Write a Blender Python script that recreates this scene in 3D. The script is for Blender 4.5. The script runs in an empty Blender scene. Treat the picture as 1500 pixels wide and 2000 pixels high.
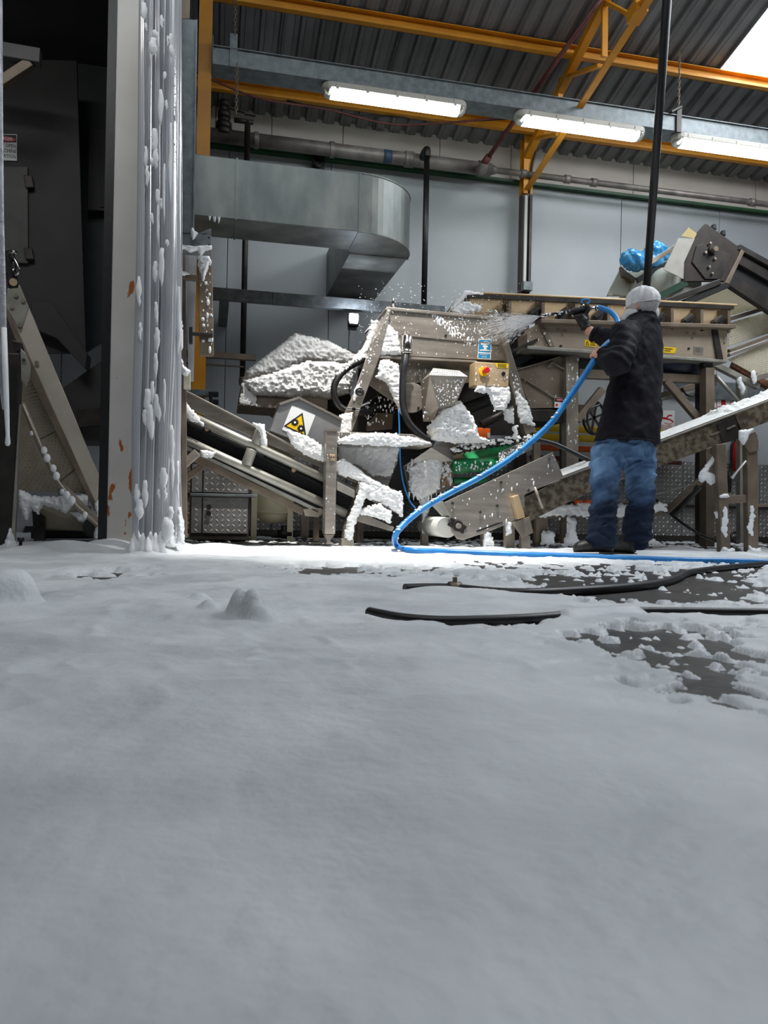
import bpy, bmesh, math, random
import numpy as np
from mathutils import Vector, Matrix
from mathutils.bvhtree import BVHTree

random.seed(7)
SC = bpy.context.scene
COL = SC.collection
rad = math.radians

# ------------------------------------------------------------------ camera
CAM_H, YAW, ROLL, FPX = 0.26, rad(12.8), rad(1.15), 1500.0
_r = Vector((math.cos(YAW), -math.sin(YAW), 0))
_f = Vector((math.sin(YAW), math.cos(YAW), 0))
_z = Vector((0, 0, 1))
_R = math.cos(ROLL) * _r + math.sin(ROLL) * _z
_U = -math.sin(ROLL) * _r + math.cos(ROLL) * _z
cam_d = bpy.data.cameras.new('camera')
cam = bpy.data.objects.new('camera', cam_d)
COL.objects.link(cam)
cam.matrix_world = Matrix(((_R.x, _U.x, -_f.x, 0), (_R.y, _U.y, -_f.y, 0), (_R.z, _U.z, -_f.z, CAM_H), (0, 0, 0, 1)))
cam_d.sensor_width = 36.0
cam_d.lens = 36.0 * FPX / 2000.0
cam_d.clip_start = 0.02
cam_d.dof.use_dof = True
cam_d.dof.focus_distance = 4.6
cam_d.dof.aperture_fstop = 9.0
SC.camera = cam

# ------------------------------------------------------------------ world, exposure, big lights
w = bpy.data.worlds.new('world')
SC.world = w
w.use_nodes = True
w.node_tree.nodes['Background'].inputs[0].default_value = (0.55, 0.62, 0.72, 1)
w.node_tree.nodes['Background'].inputs[1].default_value = 0.25
SC.view_settings.view_transform = 'Standard'
SC.view_settings.look = 'None'
SC.view_settings.exposure = 0.0
SC.view_settings.gamma = 1.0
SC.view_settings.use_curve_mapping = False


def area_light(name, loc, aim, sx, sy, watts, col=(1, 1, 1)):
    d = bpy.data.lights.new(name, 'AREA')
    d.shape = 'RECTANGLE'
    d.size, d.size_y, d.energy, d.color = sx, sy, watts, col
    o = bpy.data.objects.new(name, d)
    COL.objects.link(o)
    o.location = loc
    o.rotation_euler = (Vector(aim) - Vector(loc)).to_track_quat('-Z', 'Y').to_euler()
    return o


def spot_light(name, loc, aim, ang, blend, watts, col=(1, 1, 1), r=0.08):
    d = bpy.data.lights.new(name, 'SPOT')
    d.spot_size, d.spot_blend, d.energy, d.color, d.shadow_soft_size = rad(ang), blend, watts, col, r
    o = bpy.data.objects.new(name, d)
    COL.objects.link(o)
    o.location = loc
    o.rotation_euler = (Vector(aim) - Vector(loc)).to_track_quat('-Z', 'Y').to_euler()
    return o


# added fill lights, no such fittings seen: overhead, left and right of the hall
area_light('fill_overhead', (0.4, 1.5, 5.35), (0.9, 3.4, 0), 4.4, 1.6, 100, (0.86, 0.93, 1.0))  # unseen overhead fill, added for general brightness
area_light('fill_left', (-1.4, 2.9, 3.6), (-0.5, 4.3, 1.0), 1.3, 0.2, 15, (1.0, 0.98, 0.95))  # unseen lamp added to brighten the curtain and column
area_light('fill_right', (5.2, 3.6, 4.7), (4.4, 5.2, 0), 2.2, 2.2, 160, (0.92, 0.96, 1.0))  # added fill to brighten the right side of the hall
# bay lamp high above the machine
spot_light('bay_lamp', (1.1, 4.3, 4.55), (1.0, 5.0, 0), 45, 0.7, 1380, (1.0, 0.97, 0.93), 0.10)

# ------------------------------------------------------------------ pixel helpers (photo 1500x2000)


def ray(px, py):
    u, v = float((px - 750.0) / FPX), float((1000.0 - py) / FPX)
    return _f + u * _R + v * _U


def P(px, py, Y):
    d = ray(px, py)
    t = float(Y) / d.y
    return Vector((0, 0, CAM_H)) + d * t


def PX(px, py, X):
    d = ray(px, py)
    t = X / d.x
    return Vector((0, 0, CAM_H)) + d * t


def PZ(px, py, z=0.0):
    d = ray(px, py)
    t = (z - CAM_H) / d.z
    return Vector((0, 0, CAM_H)) + d * t


def PD(px, py, D):
    return Vector((0, 0, CAM_H)) + ray(px, py) * D


def pxm(Y, px=750):
    """metres per photo pixel at room depth Y"""
    return Y / (ray(px, 1000).y * FPX)


# ------------------------------------------------------------------ materials
def lin(c):
    out = []
    for v in c[:3]:
        v = v / 255.0
        out.append(v / 12.92 if v <= 0.04045 else ((v + 0.055) / 1.055) ** 2.4)
    return (*out, 1.0)


MATS = {}


def mat(name, c1, c2=None, rough=0.5, metal=0.0, scale=6.0, bump=0.0, bscale=40.0, stretch=(1, 1, 1), lo=0.35, hi=0.7,
        trans=0.0, alpha=1.0, emit=None, estr=0.0, spec=0.5, rvar=0.0, detail=6.0, coat=0.0):
    if name in MATS:
        return MATS[name]
    m = bpy.data.materials.new(name)
    m.use_nodes = True
    nt = m.node_tree
    b = nt.nodes['Principled BSDF']
    L = nt.links.new
    b.inputs['Roughness'].default_value = rough
    b.inputs['Metallic'].default_value = metal
    b.inputs['Transmission Weight'].default_value = trans
    b.inputs['Alpha'].default_value = alpha
    b.inputs['Specular IOR Level'].default_value = spec
    b.inputs['Coat Weight'].default_value = coat
    tc = nt.nodes.new('ShaderNodeTexCoord')
    mp = nt.nodes.new('ShaderNodeMapping')
    mp.inputs['Scale'].default_value = stretch
    L(tc.outputs['Object'], mp.inputs['Vector'])
    n = nt.nodes.new('ShaderNodeTexNoise')
    n.inputs['Scale'].default_value = scale
    n.inputs['Detail'].default_value = detail
    L(mp.outputs[0], n.inputs['Vector'])
    r = nt.nodes.new('ShaderNodeValToRGB')
    r.color_ramp.elements[0].position, r.color_ramp.elements[1].position = lo, hi
    r.color_ramp.elements[0].color = lin(c1)
    r.color_ramp.elements[1].color = lin(c2 or c1)
    L(n.outputs['Fac'], r.inputs['Fac'])
    L(r.outputs['Color'], b.inputs['Base Color'])
    if rvar:
        mr = nt.nodes.new('ShaderNodeMapRange')
        mr.inputs['To Min'].default_value, mr.inputs['To Max'].default_value = max(rough - rvar, 0.02), min(rough + rvar, 1)
        L(n.outputs['Fac'], mr.inputs['Value'])
        L(mr.outputs[0], b.inputs['Roughness'])
    if bump:
        n2 = nt.nodes.new('ShaderNodeTexNoise')
        n2.inputs['Scale'].default_value = bscale
        n2.inputs['Detail'].default_value = 4
        L(mp.outputs[0], n2.inputs['Vector'])
        bp = nt.nodes.new('ShaderNodeBump')
        bp.inputs['Strength'].default_value = bump
        bp.inputs['Distance'].default_value = 0.01
        L(n2.outputs['Fac'], bp.inputs['Height'])
        L(bp.outputs[0], b.inputs['Normal'])
    if emit:
        b.inputs['Emission Color'].default_value = lin(emit)
        b.inputs['Emission Strength'].default_value = estr
    MATS[name] = m
    return m


M_FOAM = mat('foam', (226, 228, 230), (240, 241, 242), 0.55, scale=9, bump=0.25, bscale=55)
M_FOAMW = mat('foam_lumpy', (232, 232, 230), (244, 243, 240), 0.5, scale=14, bump=0.6, bscale=70)
M_STEEL = mat('stainless', (156, 148, 138), (180, 171, 160), 0.32, 0.55, scale=5, bump=0.05, bscale=90, stretch=(1, 1, 6), rvar=0.1)
M_STEELD = mat('stainless_worn', (138, 129, 117), (168, 158, 144), 0.42, 0.5, scale=7, bump=0.08, bscale=60, rvar=0.1)
M_STEELB = mat('stainless_brown', (112, 99, 85), (138, 124, 108), 0.5, 0.4, scale=6, bump=0.08, bscale=50, rvar=0.1)
M_TAN = mat('stainless_tan', (206, 176, 134), (224, 198, 160), 0.4, 0.45, scale=6, bump=0.05, bscale=60)
M_GALV = mat('galvanised', (100, 107, 109), (130, 137, 138), 0.48, 0.4, scale=16, bump=0.08, bscale=70, rvar=0.08)
M_DUCT = mat('duct_galvanised', (104, 110, 108), (150, 154, 148), 0.45, 0.5, scale=5, bump=0.04, bscale=40, rvar=0.12, stretch=(1, 1, 0.4))
M_DARK = mat('dark_steel', (44, 41, 39), (66, 61, 57), 0.45, 0.4, scale=8, bump=0.08, bscale=50)
M_BLACK = mat('black_rubber', (18, 18, 19), (30, 30, 31), 0.45, scale=20, bump=0.06)
M_VOID = mat('near_black', (24, 24, 25), (36, 35, 34), 0.6, scale=4)  # near-black; stands in for shade on inner_void and arm_recess
M_ORANGE = mat('orange_paint', (198, 130, 14), (216, 146, 26), 0.45, scale=5, bump=0.04)
M_WHITEP = mat('white_paint', (196, 197, 193), (214, 215, 212), 0.5, scale=3, bump=0.03)
M_BLUE = mat('blue_hose', (34, 122, 196), (58, 148, 216), 0.35, scale=9)
M_GREEN = mat('green_belt', (16, 112, 62), (30, 138, 80), 0.4, scale=12, bump=0.1)
M_CHROME = mat('chrome', (190, 188, 184), (214, 212, 208), 0.18, 1.0, scale=6)
M_RED = mat('red_paint', (196, 24, 30), (214, 36, 40), 0.4)
M_YEL = mat('yellow_paint', (238, 190, 20), (246, 204, 40), 0.45)
M_WHITE = mat('white_print', (236, 236, 234), (242, 242, 240), 0.5)
M_INK = mat('black_print', (20, 20, 20), (24, 24, 24), 0.5)


# ------------------------------------------------------------------ mesh builder
class MB:
    def __init__(self):
        self.v, self.f, self.sm = [], [], []

    def add(self, vs, fs, smooth=False):
        o = len(self.v)
        self.v += [Vector(p) for p in vs]
        self.f += [[i + o for i in f] for f in fs]
        self.sm += [smooth] * len(fs)
        return self

    def box(self, a, b):
        a, b = Vector(a), Vector(b)
        x0, y0, z0 = min(a.x, b.x), min(a.y, b.y), min(a.z, b.z)
        x1, y1, z1 = max(a.x, b.x), max(a.y, b.y), max(a.z, b.z)
        return self.add([(x0, y0, z0), (x1, y0, z0), (x1, y1, z0), (x0, y1, z0), (x0, y0, z1), (x1, y0, z1), (x1, y1, z1), (x0, y1, z1)],
                        [(0, 3, 2, 1), (4, 5, 6, 7), (0, 1, 5, 4), (1, 2, 6, 5), (2, 3, 7, 6), (3, 0, 4, 7)])

    def prism(self, pts, ext):
        """closed polygon pts (3-D, coplanar) extruded by vector ext"""
        pts = [Vector(p) for p in pts]
        ext = Vector(ext)
        n = len(pts)
        nr = Vector()
        for i in range(n):
            nr += (pts[i] - pts[0]).cross(pts[(i + 1) % n] - pts[0])
        if nr.dot(ext) > 0:
            pts = pts[::-1]
        vs = pts + [p + ext for p in pts]
        fs = [tuple(range(n)), tuple(range(2 * n - 1, n - 1, -1))]
        for i in range(n):
            j = (i + 1) % n
            fs.append((i, i + n, j + n, j))
        return self.add(vs, fs)

    def plate(self, pix, Y, th=0.006):
        """plate facing the hall: outline given by photo pixels on room plane Y, th metres thick backwards"""
        return self.prism([P(x, y, Y) for x, y in pix], (0, th, 0))

    def bar(self, a, b, w, h, up=(0, 0, 1)):
        a, b = Vector(a), Vector(b)
        d = (b - a).normalized()
        s = d.cross(Vector(up))
        if s.length < 1e-4:
            s = d.cross(Vector((0, 1, 0)))
        s.normalize()
        t = s.cross(d).normalized()
        s, t = s * (w / 2), t * (h / 2)
        vs = [a - s - t, a + s - t, a + s + t, a - s + t, b - s - t, b + s - t, b + s + t, b - s + t]
        return self.add(vs, [(0, 1, 2, 3), (7, 6, 5, 4), (0, 4, 5, 1), (1, 5, 6, 2), (2, 6, 7, 3), (3, 7, 4, 0)])

    def tube(self, pts, r, n=12, cap=True, closed=False, sm=True):
        pts = [Vector(p) for p in pts]
        m = len(pts)
        rs = r if isinstance(r, (list, tuple)) else [r] * m
        vs, fs = [], []
        prev = None
        for i, p in enumerate(pts):
            if closed:
                d = pts[(i + 1) % m] - pts[i - 1]
            else:
                d = pts[min(i + 1, m - 1)] - pts[max(i - 1, 0)]
            d.normalize()
            if prev is None:
                s = d.cross(Vector((0, 0, 1)))
                if s.length < 0.05:
                    s = d.cross(Vector((0, 1, 0)))
            else:
                s = prev - d * prev.dot(d)
            s.normalize()
            prev = s
            t = d.cross(s)
            for k in range(n):
                a = 2 * math.pi * k / n
                vs.append(p + (s * math.cos(a) + t * math.sin(a)) * rs[i])
        for i in range(m if closed else m - 1):
            j = (i + 1) % m
            for k in range(n):
                l = (k + 1) % n
                fs.append((i * n + k, i * n + l, j * n + l, j * n + k))
        o = len(self.v)
        self.add(vs, fs, sm)
        if cap and not closed:
            self.f.append([o + k for k in range(n)][::-1])
            self.f.append([o + (m - 1) * n + k for k in range(n)])
            self.sm += [False, False]
        return self

    def cyl(self, a, b, r, n=16, r2=None):
        return self.tube([a, b], [r, r if r2 is None else r2], n)

    def ball(self, c, r, n=12, m=8, sc=(1, 1, 1)):
        c = Vector(c)
        vs, fs = [], []
        for i in range(m + 1):
            t = math.pi * i / m
            for k in range(n):
                a = 2 * math.pi * k / n
                vs.append(c + Vector((math.sin(t) * math.cos(a) * r * sc[0], math.sin(t) * math.sin(a) * r * sc[1], math.cos(t) * r * sc[2])))
        for i in range(m):
            for k in range(n):
                l = (k + 1) % n
                fs.append((i * n + k, (i + 1) * n + k, (i + 1) * n + l, i * n + l))
        return self.add(vs, fs, True)

    def loft(self, rings, cap=True):
        n = len(rings[0])
        vs = [p for r in rings for p in r]
        fs = []
        for i in range(len(rings) - 1):
            for k in range(n):
                l = (k + 1) % n
                fs.append((i * n + k, i * n + l, (i + 1) * n + l, (i + 1) * n + k))
        o = len(self.v)
        self.add(vs, fs, True)
        if cap:
            self.f.append([o + k for k in range(n)][::-1])
            self.f.append([o + (len(rings) - 1) * n + k for k in range(n)])
            self.sm += [False, False]
        return self

    def raw(self, vs, fs, sm=True):
        return self.add(vs, fs, sm)


def spline(pts, n=8):
    """Catmull-Rom through pts"""
    pts = [Vector(p) for p in pts]
    q = [pts[0] * 2 - pts[1]] + pts + [pts[-1] * 2 - pts[-2]]
    out = []
    for i in range(1, len(q) - 2):
        for k in range(n):
            t = k / n
            a, b, c, d = q[i - 1], q[i], q[i + 1], q[i + 2]
            out.append(0.5 * ((2 * b) + (c - a) * t + (2 * a - 5 * b + 4 * c - d) * t * t + (3 * b - a - 3 * c + d) * t ** 3))
    out.append(pts[-1])
    return out


def root_loc(o):
    while o.parent:
        o = o.parent
    return o.location.copy()


def obj(name, mb, m, parent=None, label=None, cat=None, group=None, kind=None, bevel=0.0, recalc=False):
    vs = mb.v
    if parent is None:
        lo = Vector((min(p.x for p in vs), min(p.y for p in vs), min(p.z for p in vs)))
        hi = Vector((max(p.x for p in vs), max(p.y for p in vs), max(p.z for p in vs)))
        base = Vector(((lo.x + hi.x) / 2, (lo.y + hi.y) / 2, lo.z))
    else:
        base = root_loc(parent)
    me = bpy.data.meshes.new(name)
    me.from_pydata([tuple(p - base) for p in vs], [], mb.f)
    me.polygons.foreach_set('use_smooth', mb.sm)
    me.materials.append(m)
    if recalc:
        bm = bmesh.new()
        bm.from_mesh(me)
        bmesh.ops.recalc_face_normals(bm, faces=bm.faces)
        bm.to_mesh(me)
        bm.free()
    me.update()
    o = bpy.data.objects.new(name, me)
    COL.objects.link(o)
    if parent is None:
        o.location = base
    else:
        o.parent = parent
    if bevel:
        md = o.modifiers.new('bevel', 'BEVEL')
        md.width, md.segments, md.limit_method, md.angle_limit = bevel, 2, 'ANGLE', rad(50)
    tag(o, label, cat, group, kind)
    return o


def tag(o, label=None, cat=None, group=None, kind=None):
    if label:
        o['label'] = label
    if cat:
        o['category'] = cat
    if group:
        o['group'] = group
    if kind:
        o['kind'] = kind
    return o


def thing(name, label, cat, loc, group=None):
    o = bpy.data.objects.new(name, None)
    o.empty_display_size = 0.1
    COL.objects.link(o)
    o.location = loc
    return tag(o, label, cat, group)


def dup(root, loc, label=None, group=None):
    r = root.copy()
    COL.objects.link(r)
    r.location = loc
    if label:
        r['label'] = label
    if group:
        r['group'] = group
    for ch in list(root.children):
        c = ch.copy()
        COL.objects.link(c)
        c.parent = r
        for g in ch.children:
            d = g.copy()
            COL.objects.link(d)
            d.parent = c
    return r


# ------------------------------------------------------------------ noise (numpy value noise)
_rng = np.random.default_rng(3)
_tab = _rng.random((256, 256)).astype(np.float64)


def vnoise(x, y):
    xi, yi = np.floor(x).astype(int), np.floor(y).astype(int)
    fx, fy = x - xi, y - yi
    fx, fy = fx * fx * fx * (fx * (fx * 6 - 15) + 10), fy * fy * fy * (fy * (fy * 6 - 15) + 10)
    a = _tab[xi & 255, yi & 255]
    b = _tab[(xi + 1) & 255, yi & 255]
    c = _tab[xi & 255, (yi + 1) & 255]
    d = _tab[(xi + 1) & 255, (yi + 1) & 255]
    return (a * (1 - fx) + b * fx) * (1 - fy) + (c * (1 - fx) + d * fx) * fy


def fbm(x, y, o=4):
    s, a, t = 0, 1.0, 0
    for i in range(o):
        s = s + a * vnoise(x * 2 ** i + 17.3 * i, y * 2 ** i + 9.1 * i)
        t += a
        a *= 0.5
    return s / t


def in_poly(x, y, poly):
    ins = np.zeros(x.shape, bool)
    n = len(poly)
    for i in range(n):
        x0, y0 = poly[i]
        x1, y1 = poly[(i + 1) % n]
        c = ((y0 > y) != (y1 > y)) & (x < (x1 - x0) * (y - y0) / ((y1 - y0) if y1 != y0 else 1e-9) + x0)
        ins ^= c
    return ins


def edge_dist(x, y, poly):
    d = np.full(x.shape, 1e9)
    n = len(poly)
    for i in range(n):
        x0, y0 = poly[i]
        x1, y1 = poly[(i + 1) % n]
        dx, dy = x1 - x0, y1 - y0
        t = np.clip(((x - x0) * dx + (y - y0) * dy) / (dx * dx + dy * dy + 1e-12), 0, 1)
        d = np.minimum(d, np.hypot(x - x0 - t * dx, y - y0 - t * dy))
    return d


def foam_patch(pix, Y, th=0.03, cell=2.0, rough=0.5, seed=0, mb=None, edge=10.0, ragged=3.0, nsc=9.0, smooth=False):
    """lump of foam clinging to the front of a plate: outline in photo pixels on plane Y; closed, real thickness.
    nsc: noise cell size in px"""
    if mb is None:
        mb = MB()
    xs = np.arange(min(p[0] for p in pix) - 4, max(p[0] for p in pix) + 4 + cell, cell)
    ys = np.arange(min(p[1] for p in pix) - 4, max(p[1] for p in pix) + 4 + cell, cell)
    X, Yp = np.meshgrid(xs, ys)
    rag = (fbm(X / 6 + seed * 3.7, Yp / 6, 3) - 0.5) * 2 * ragged
    d = np.where(in_poly(X, Yp, pix), 1, -1) * edge_dist(X, Yp, pix) + rag
    t = np.clip(d / edge, 0, 1)
    prof = np.sqrt(np.clip(1 - (1 - t) ** 2, 0, 1))
    nz = fbm(X / nsc + seed * 5.1, Yp / nsc + seed, 3)
    rid = 1 - np.abs(fbm(X / (nsc * 0.8) + 31 + seed, Yp / (nsc * 0.8), 2) - 0.5) * 3
    H = th * prof * ((1 - rough) + rough * (0.9 * nz + 0.5 * np.clip(rid, 0, 1)))
    cellin = (d > 0)
    vid = {}
    vs, fs = [], []
    ny, nx = X.shape

    def gv(j, i, back):
        k = (j, i, back)
        if k not in vid:
            vid[k] = len(vs)
            p = P(X[j, i], Yp[j, i], Y)
            if not back:
                p = p + Vector((0, -max(H[j, i], 0.0008), 0))
            else:
                p = p + Vector((0, 0.002, 0))
            vs.append(p)
        return vid[k]
    use = cellin[:-1, :-1] | cellin[1:, :-1] | cellin[:-1, 1:] | cellin[1:, 1:]
    for j in range(ny - 1):
        for i in range(nx - 1):
            if use[j, i]:
                fs.append((gv(j, i, 0), gv(j + 1, i, 0), gv(j + 1, i + 1, 0), gv(j, i + 1, 0)))
                for (dj, di, a, b) in ((-1, 0, (j, i), (j, i + 1)), (1, 0, (j + 1, i + 1), (j + 1, i)), (0, -1, (j + 1, i), (j, i)), (0, 1, (j, i + 1), (j + 1, i + 1))):
                    jj, ii = j + dj, i + di
                    if jj < 0 or ii < 0 or jj >= ny - 1 or ii >= nx - 1 or not use[jj, ii]:
                        fs.append((gv(*a, 0), gv(*b, 0), gv(*b, 1), gv(*a, 1)))
    mb.raw(vs, fs, True)
    return mb


def splatter(pix, Y, n, rmin=0.003, rmax=0.009, seed=1, mb=None, drip=0.3):
    """foam flecks thrown on a plate"""
    if mb is None:
        mb = MB()
    rn = random.Random(seed)
    x0, x1 = min(p[0] for p in pix), max(p[0] for p in pix)
    y0, y1 = min(p[1] for p in pix), max(p[1] for p in pix)
    k = 0
    tries = 0
    while k < n and tries < n * 30:
        tries += 1
        x, y = rn.uniform(x0, x1), rn.uniform(y0, y1)
        if not in_poly(np.array([x]), np.array([y]), pix)[0]:
            continue
        r = rmin + (rmax - rmin) * rn.random() ** 2.5
        c = P(x, y, Y)
        el = 1 + (rn.random() * 2.2 if rn.random() < drip else 0.2)
        mb.ball(c, r, 6, 4, (1, 0.6, el))
        k += 1
    return mb


def drops(px0, px1, fy, Y, n, ln, r, seed, mb):
    """hanging foam icicles under an edge; fy(px)->py"""
    rn = random.Random(seed)
    for i in range(n):
        px = px0 + (px1 - px0) * (i + rn.random()) / n
        a = P(px, fy(px), Y)
        l = ln * (0.3 + rn.random())
        rr = r * (0.6 + 0.7 * rn.random())
        mb.tube([a + Vector((0, 0, rr * .6)), a - Vector((0, 0, l * .35)), a - Vector((0, 0, l * .75)), a - Vector((0, 0, l))], [rr, rr * .7, rr * .35, rr * .12], 7)
    return mb


def text_obj(name, body, size, loc, m, parent, rx=90, rz=0.0, align='CENTER', ext=0.0006, ry=0.0, sx=1.0):
    c = bpy.data.curves.new(name, 'FONT')
    c.body = body
    c.size = size
    c.extrude = ext
    c.align_x = align
    c.align_y = 'CENTER'
    c.resolution_u = 2
    t = bpy.data.objects.new(name, c)
    COL.objects.link(t)
    bpy.context.view_layer.update()
    me = bpy.data.meshes.new_from_object(t)
    bpy.data.objects.remove(t)
    me.materials.clear()
    me.materials.append(m)
    o = bpy.data.objects.new(name, me)
    COL.objects.link(o)
    o.parent = parent
    o.location = Vector(loc) - root_loc(parent)
    o.rotation_euler = (rad(rx), rad(ry), rad(rz))
    o.scale = (sx, 1, 1)
    return o
# ================================================================== LARGE STRUCTURE
WALL_Y = 7.4
EAVE_Z = 4.0
SLOPE = math.tan(rad(15.5))


def roof_z(y):
    return EAVE_Z + (WALL_Y + 0.1 - y) * SLOPE


M_FLOOR = mat('wet_floor', (44, 41, 40), (70, 66, 63), 0.42, scale=5, bump=0.3, bscale=30, rvar=0.12, spec=0.25)
M_PANEL = mat('cold_room_panel', (174, 178, 183), (187, 191, 195), 0.4, scale=1.2, bump=0.015, bscale=3)
M_UPPER = mat('upper_cladding', (172, 163, 154), (188, 180, 172), 0.6, scale=2, bump=0.04, bscale=10)
M_LUGS = mat('polished_lugs', (206, 204, 200), (226, 224, 220), .35, .4, scale=5)
M_CHEQ = mat('chequer_plate', (122, 120, 117), (168, 166, 163), 0.4, 0.55, scale=3.5, rvar=0.12)
M_ROOF = mat('roof_sheet', (112, 113, 113), (136, 137, 137), 0.45, 0.3, scale=2.5, bump=0.03)
M_HALL = mat('hall_wall', (120, 120, 118), (140, 140, 138), 0.7, scale=2)

fl = obj('floor', MB().box((-6, -3, -0.12), (8.5, 8, 0)), M_FLOOR, kind='structure')
wb = obj('wall_back', MB().box((-6, WALL_Y + 0.06, 0), (8.5, WALL_Y + 0.2, EAVE_Z + 0.35)), M_HALL, kind='structure')
obj('wall_right', MB().box((8.5, -3, 0), (8.7, 8, 6.9)), M_HALL, kind='structure')
obj('wall_left', MB().box((-6.2, -3, 0), (-6, 8, 6.9)), M_HALL, kind='structure')
obj('wall_front', MB().box((-6, -3.2, 0), (8.5, -3, 6.9)), M_HALL, kind='structure')

# white insulated panels of the back wall (proud of each other by a joint) and the cladding band over them
LEDGE_Z = P(830, 340, WALL_Y).z
px_j = [-200, 120, 440, 640, 830, 1022, 1208, 1400, 1600, 1800]
for i in range(len(px_j) - 1):
    xa, xb = P(px_j[i], 700, WALL_Y).x + 0.003, P(px_j[i + 1], 700, WALL_Y).x - 0.003
    obj('wall_panel', MB().box((xa, WALL_Y, 0.0), (xb, WALL_Y + 0.058, LEDGE_Z)), M_PANEL, wb, bevel=0.003)
px_u = [300, 420, 530, 670, 860, 1000, 1240, 1480, 1720]
for i in range(len(px_u) - 1):
    xa, xb = P(px_u[i], 300, WALL_Y).x + 0.003, P(px_u[i + 1], 300, WALL_Y).x - 0.003
    obj('cladding_panel', MB().box((xa, WALL_Y + 0.02, LEDGE_Z + 0.002), (xb, WALL_Y + 0.058, EAVE_Z + 0.1)), M_UPPER, wb, bevel=0.003)
# green painted ledge under the band
obj('ledge', MB().box((P(390, 300, WALL_Y).x, WALL_Y - 0.07, LEDGE_Z - 0.005), (8.4, WALL_Y + 0.0, LEDGE_Z + 0.025)), mat('green_trim', (22, 66, 36), (34, 84, 48), 0.5), wb,
    label='dark green painted ledge')

# chequer plate wainscot: sheets with raised lugs
CH_TOP = P(1330, 902, WALL_Y).z


def chequer_sheet(xa, xb, z0, z1, y, parent, lug=0.022, name='chequer_sheet', m=None):
    s = obj(name, MB().box((xa, y, z0), (xb, y + 0.008, z1)), m or M_CHEQ, parent)
    b = MB()
    nx, nz = int((xb - xa) / (lug * 1.5)), int((z1 - z0) / (lug * 1.5))
    for i in range(nx):
        for j in range(nz):
            c = Vector((xa + (i + .5) * (xb - xa) / nx, y, z0 + (j + .5) * (z1 - z0) / nz))
            a = rad(45 if (i + j) % 2 else -45)
            d = Vector((math.cos(a), 0, math.sin(a))) * lug * .72
            e = Vector((-math.sin(a), 0, math.cos(a))) * lug * .24
            t = Vector((0, -0.006, 0))
            b.add([c - d, c - e, c + d, c + e, c + t], [(0, 1, 4), (1, 2, 4), (2, 3, 4), (3, 0, 4)])
    l = obj('lugs', b, m or M_LUGS, s, kind='stuff')
    return s


for pa, pb in ((330, 398), (400, 530), (532, 790), (792, 1000), (1002, 1190), (1192, 1330), (1332, 1480), (1482, 1640)):
    chequer_sheet(P(pa, 950, WALL_Y).x + .002, P(pb, 950, WALL_Y).x - .002, 0.05, CH_TOP, WALL_Y - 0.012, wb, lug=0.03)
# rail along the wainscot
obj('wall_rail', MB().bar((P(330, 966, WALL_Y).x, WALL_Y - 0.04, P(430, 967, WALL_Y).z), (P(1600, 1000, WALL_Y).x, WALL_Y - 0.04, P(430, 967, WALL_Y).z), 0.05, 0.03), M_DARK, wb, bevel=0.004)
obj('baseboard_back', MB().prism([(-1.6, WALL_Y - 0.012, 0), (-1.6, WALL_Y - 0.1, 0), (-1.6, WALL_Y - 0.1, 0.02), (-1.6, WALL_Y - 0.012, 0.07)], (10, 0, 0)), M_DARK, kind='structure')

# ---- roof: corrugated sheets, each a piece
ceil = bpy.data.objects.new('ceiling', None)
COL.objects.link(ceil)
ceil.location = (1, WALL_Y, EAVE_Z)
tag(ceil, kind='structure')
PITCH = 0.165


def sheet_profile():
    """one rib pitch: pan, minor stiffener, trapezoid rib"""
    return [(0.0, 0.0), (0.028, 0.0), (0.034, -0.006), (0.044, -0.006), (0.050, 0.0), (0.098, 0.0), (0.112, 0.034), (0.146, 0.034), (0.160, 0.0)]


def roof_sheet(x0, n, y0, y1):
    b = MB()
    pr = []
    for k in range(n):
        pr += [(x0 + k * PITCH + a, h) for a, h in sheet_profile()]
    pr.append((x0 + n * PITCH + 0.02, 0.0))
    vs = []
    for (x, h) in pr:
        for y in (y0, y1):
            for t in (0, 0.004):
                vs.append((x, y, roof_z(y) + h + t))
    fs = []
    for i in range(len(pr) - 1):
        a, c = i * 4, (i + 1) * 4
        fs += [(a, c, c + 2, a + 2), (a + 1, a + 3, c + 3, c + 1), (a, a + 1, c + 1, c), (a + 2, c + 2, c + 3, a + 3)]
    b.raw(vs, fs, False)
    return b


# skylight position (roof plane): left lower corner pixel
def on_roof(px, py):
    d = ray(px, py)
    # z = EAVE + (WY+.1-y)*S ; cam + t d
    t = (EAVE_Z + (WALL_Y + 0.1) * SLOPE - CAM_H) / (d.z + d.y * SLOPE)
    return Vector((0, 0, CAM_H)) + d * t


sk = on_roof(1405, 137)
SKX, SKY = sk.x, sk.y
NR = 6
W_ = NR * PITCH
x = SKX - 9 * W_
k = 0
while x < 8.4:
    if abs(x - SKX) < 1e-3:
        # this sheet is translucent above the purlin, steel below
        obj('roof_sheet', roof_sheet(x, NR, SKY, WALL_Y + 0.25), M_ROOF, ceil)
        obj('roof_sheet', roof_sheet(x, NR, -3.0, SKY - 2.4), M_ROOF, ceil)
        m_sky = mat('translucent_sheet', (235, 240, 245), (240, 244, 248), 0.5, emit=(240, 246, 255), estr=9.0)
        win = obj('window_1', roof_sheet(x, NR, SKY - 2.4, SKY + 0.03), m_sky, kind='structure')
    else:
        obj('roof_sheet', roof_sheet(x, NR, -3.0, WALL_Y + 0.25), M_ROOF, ceil)
    x += W_

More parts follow.
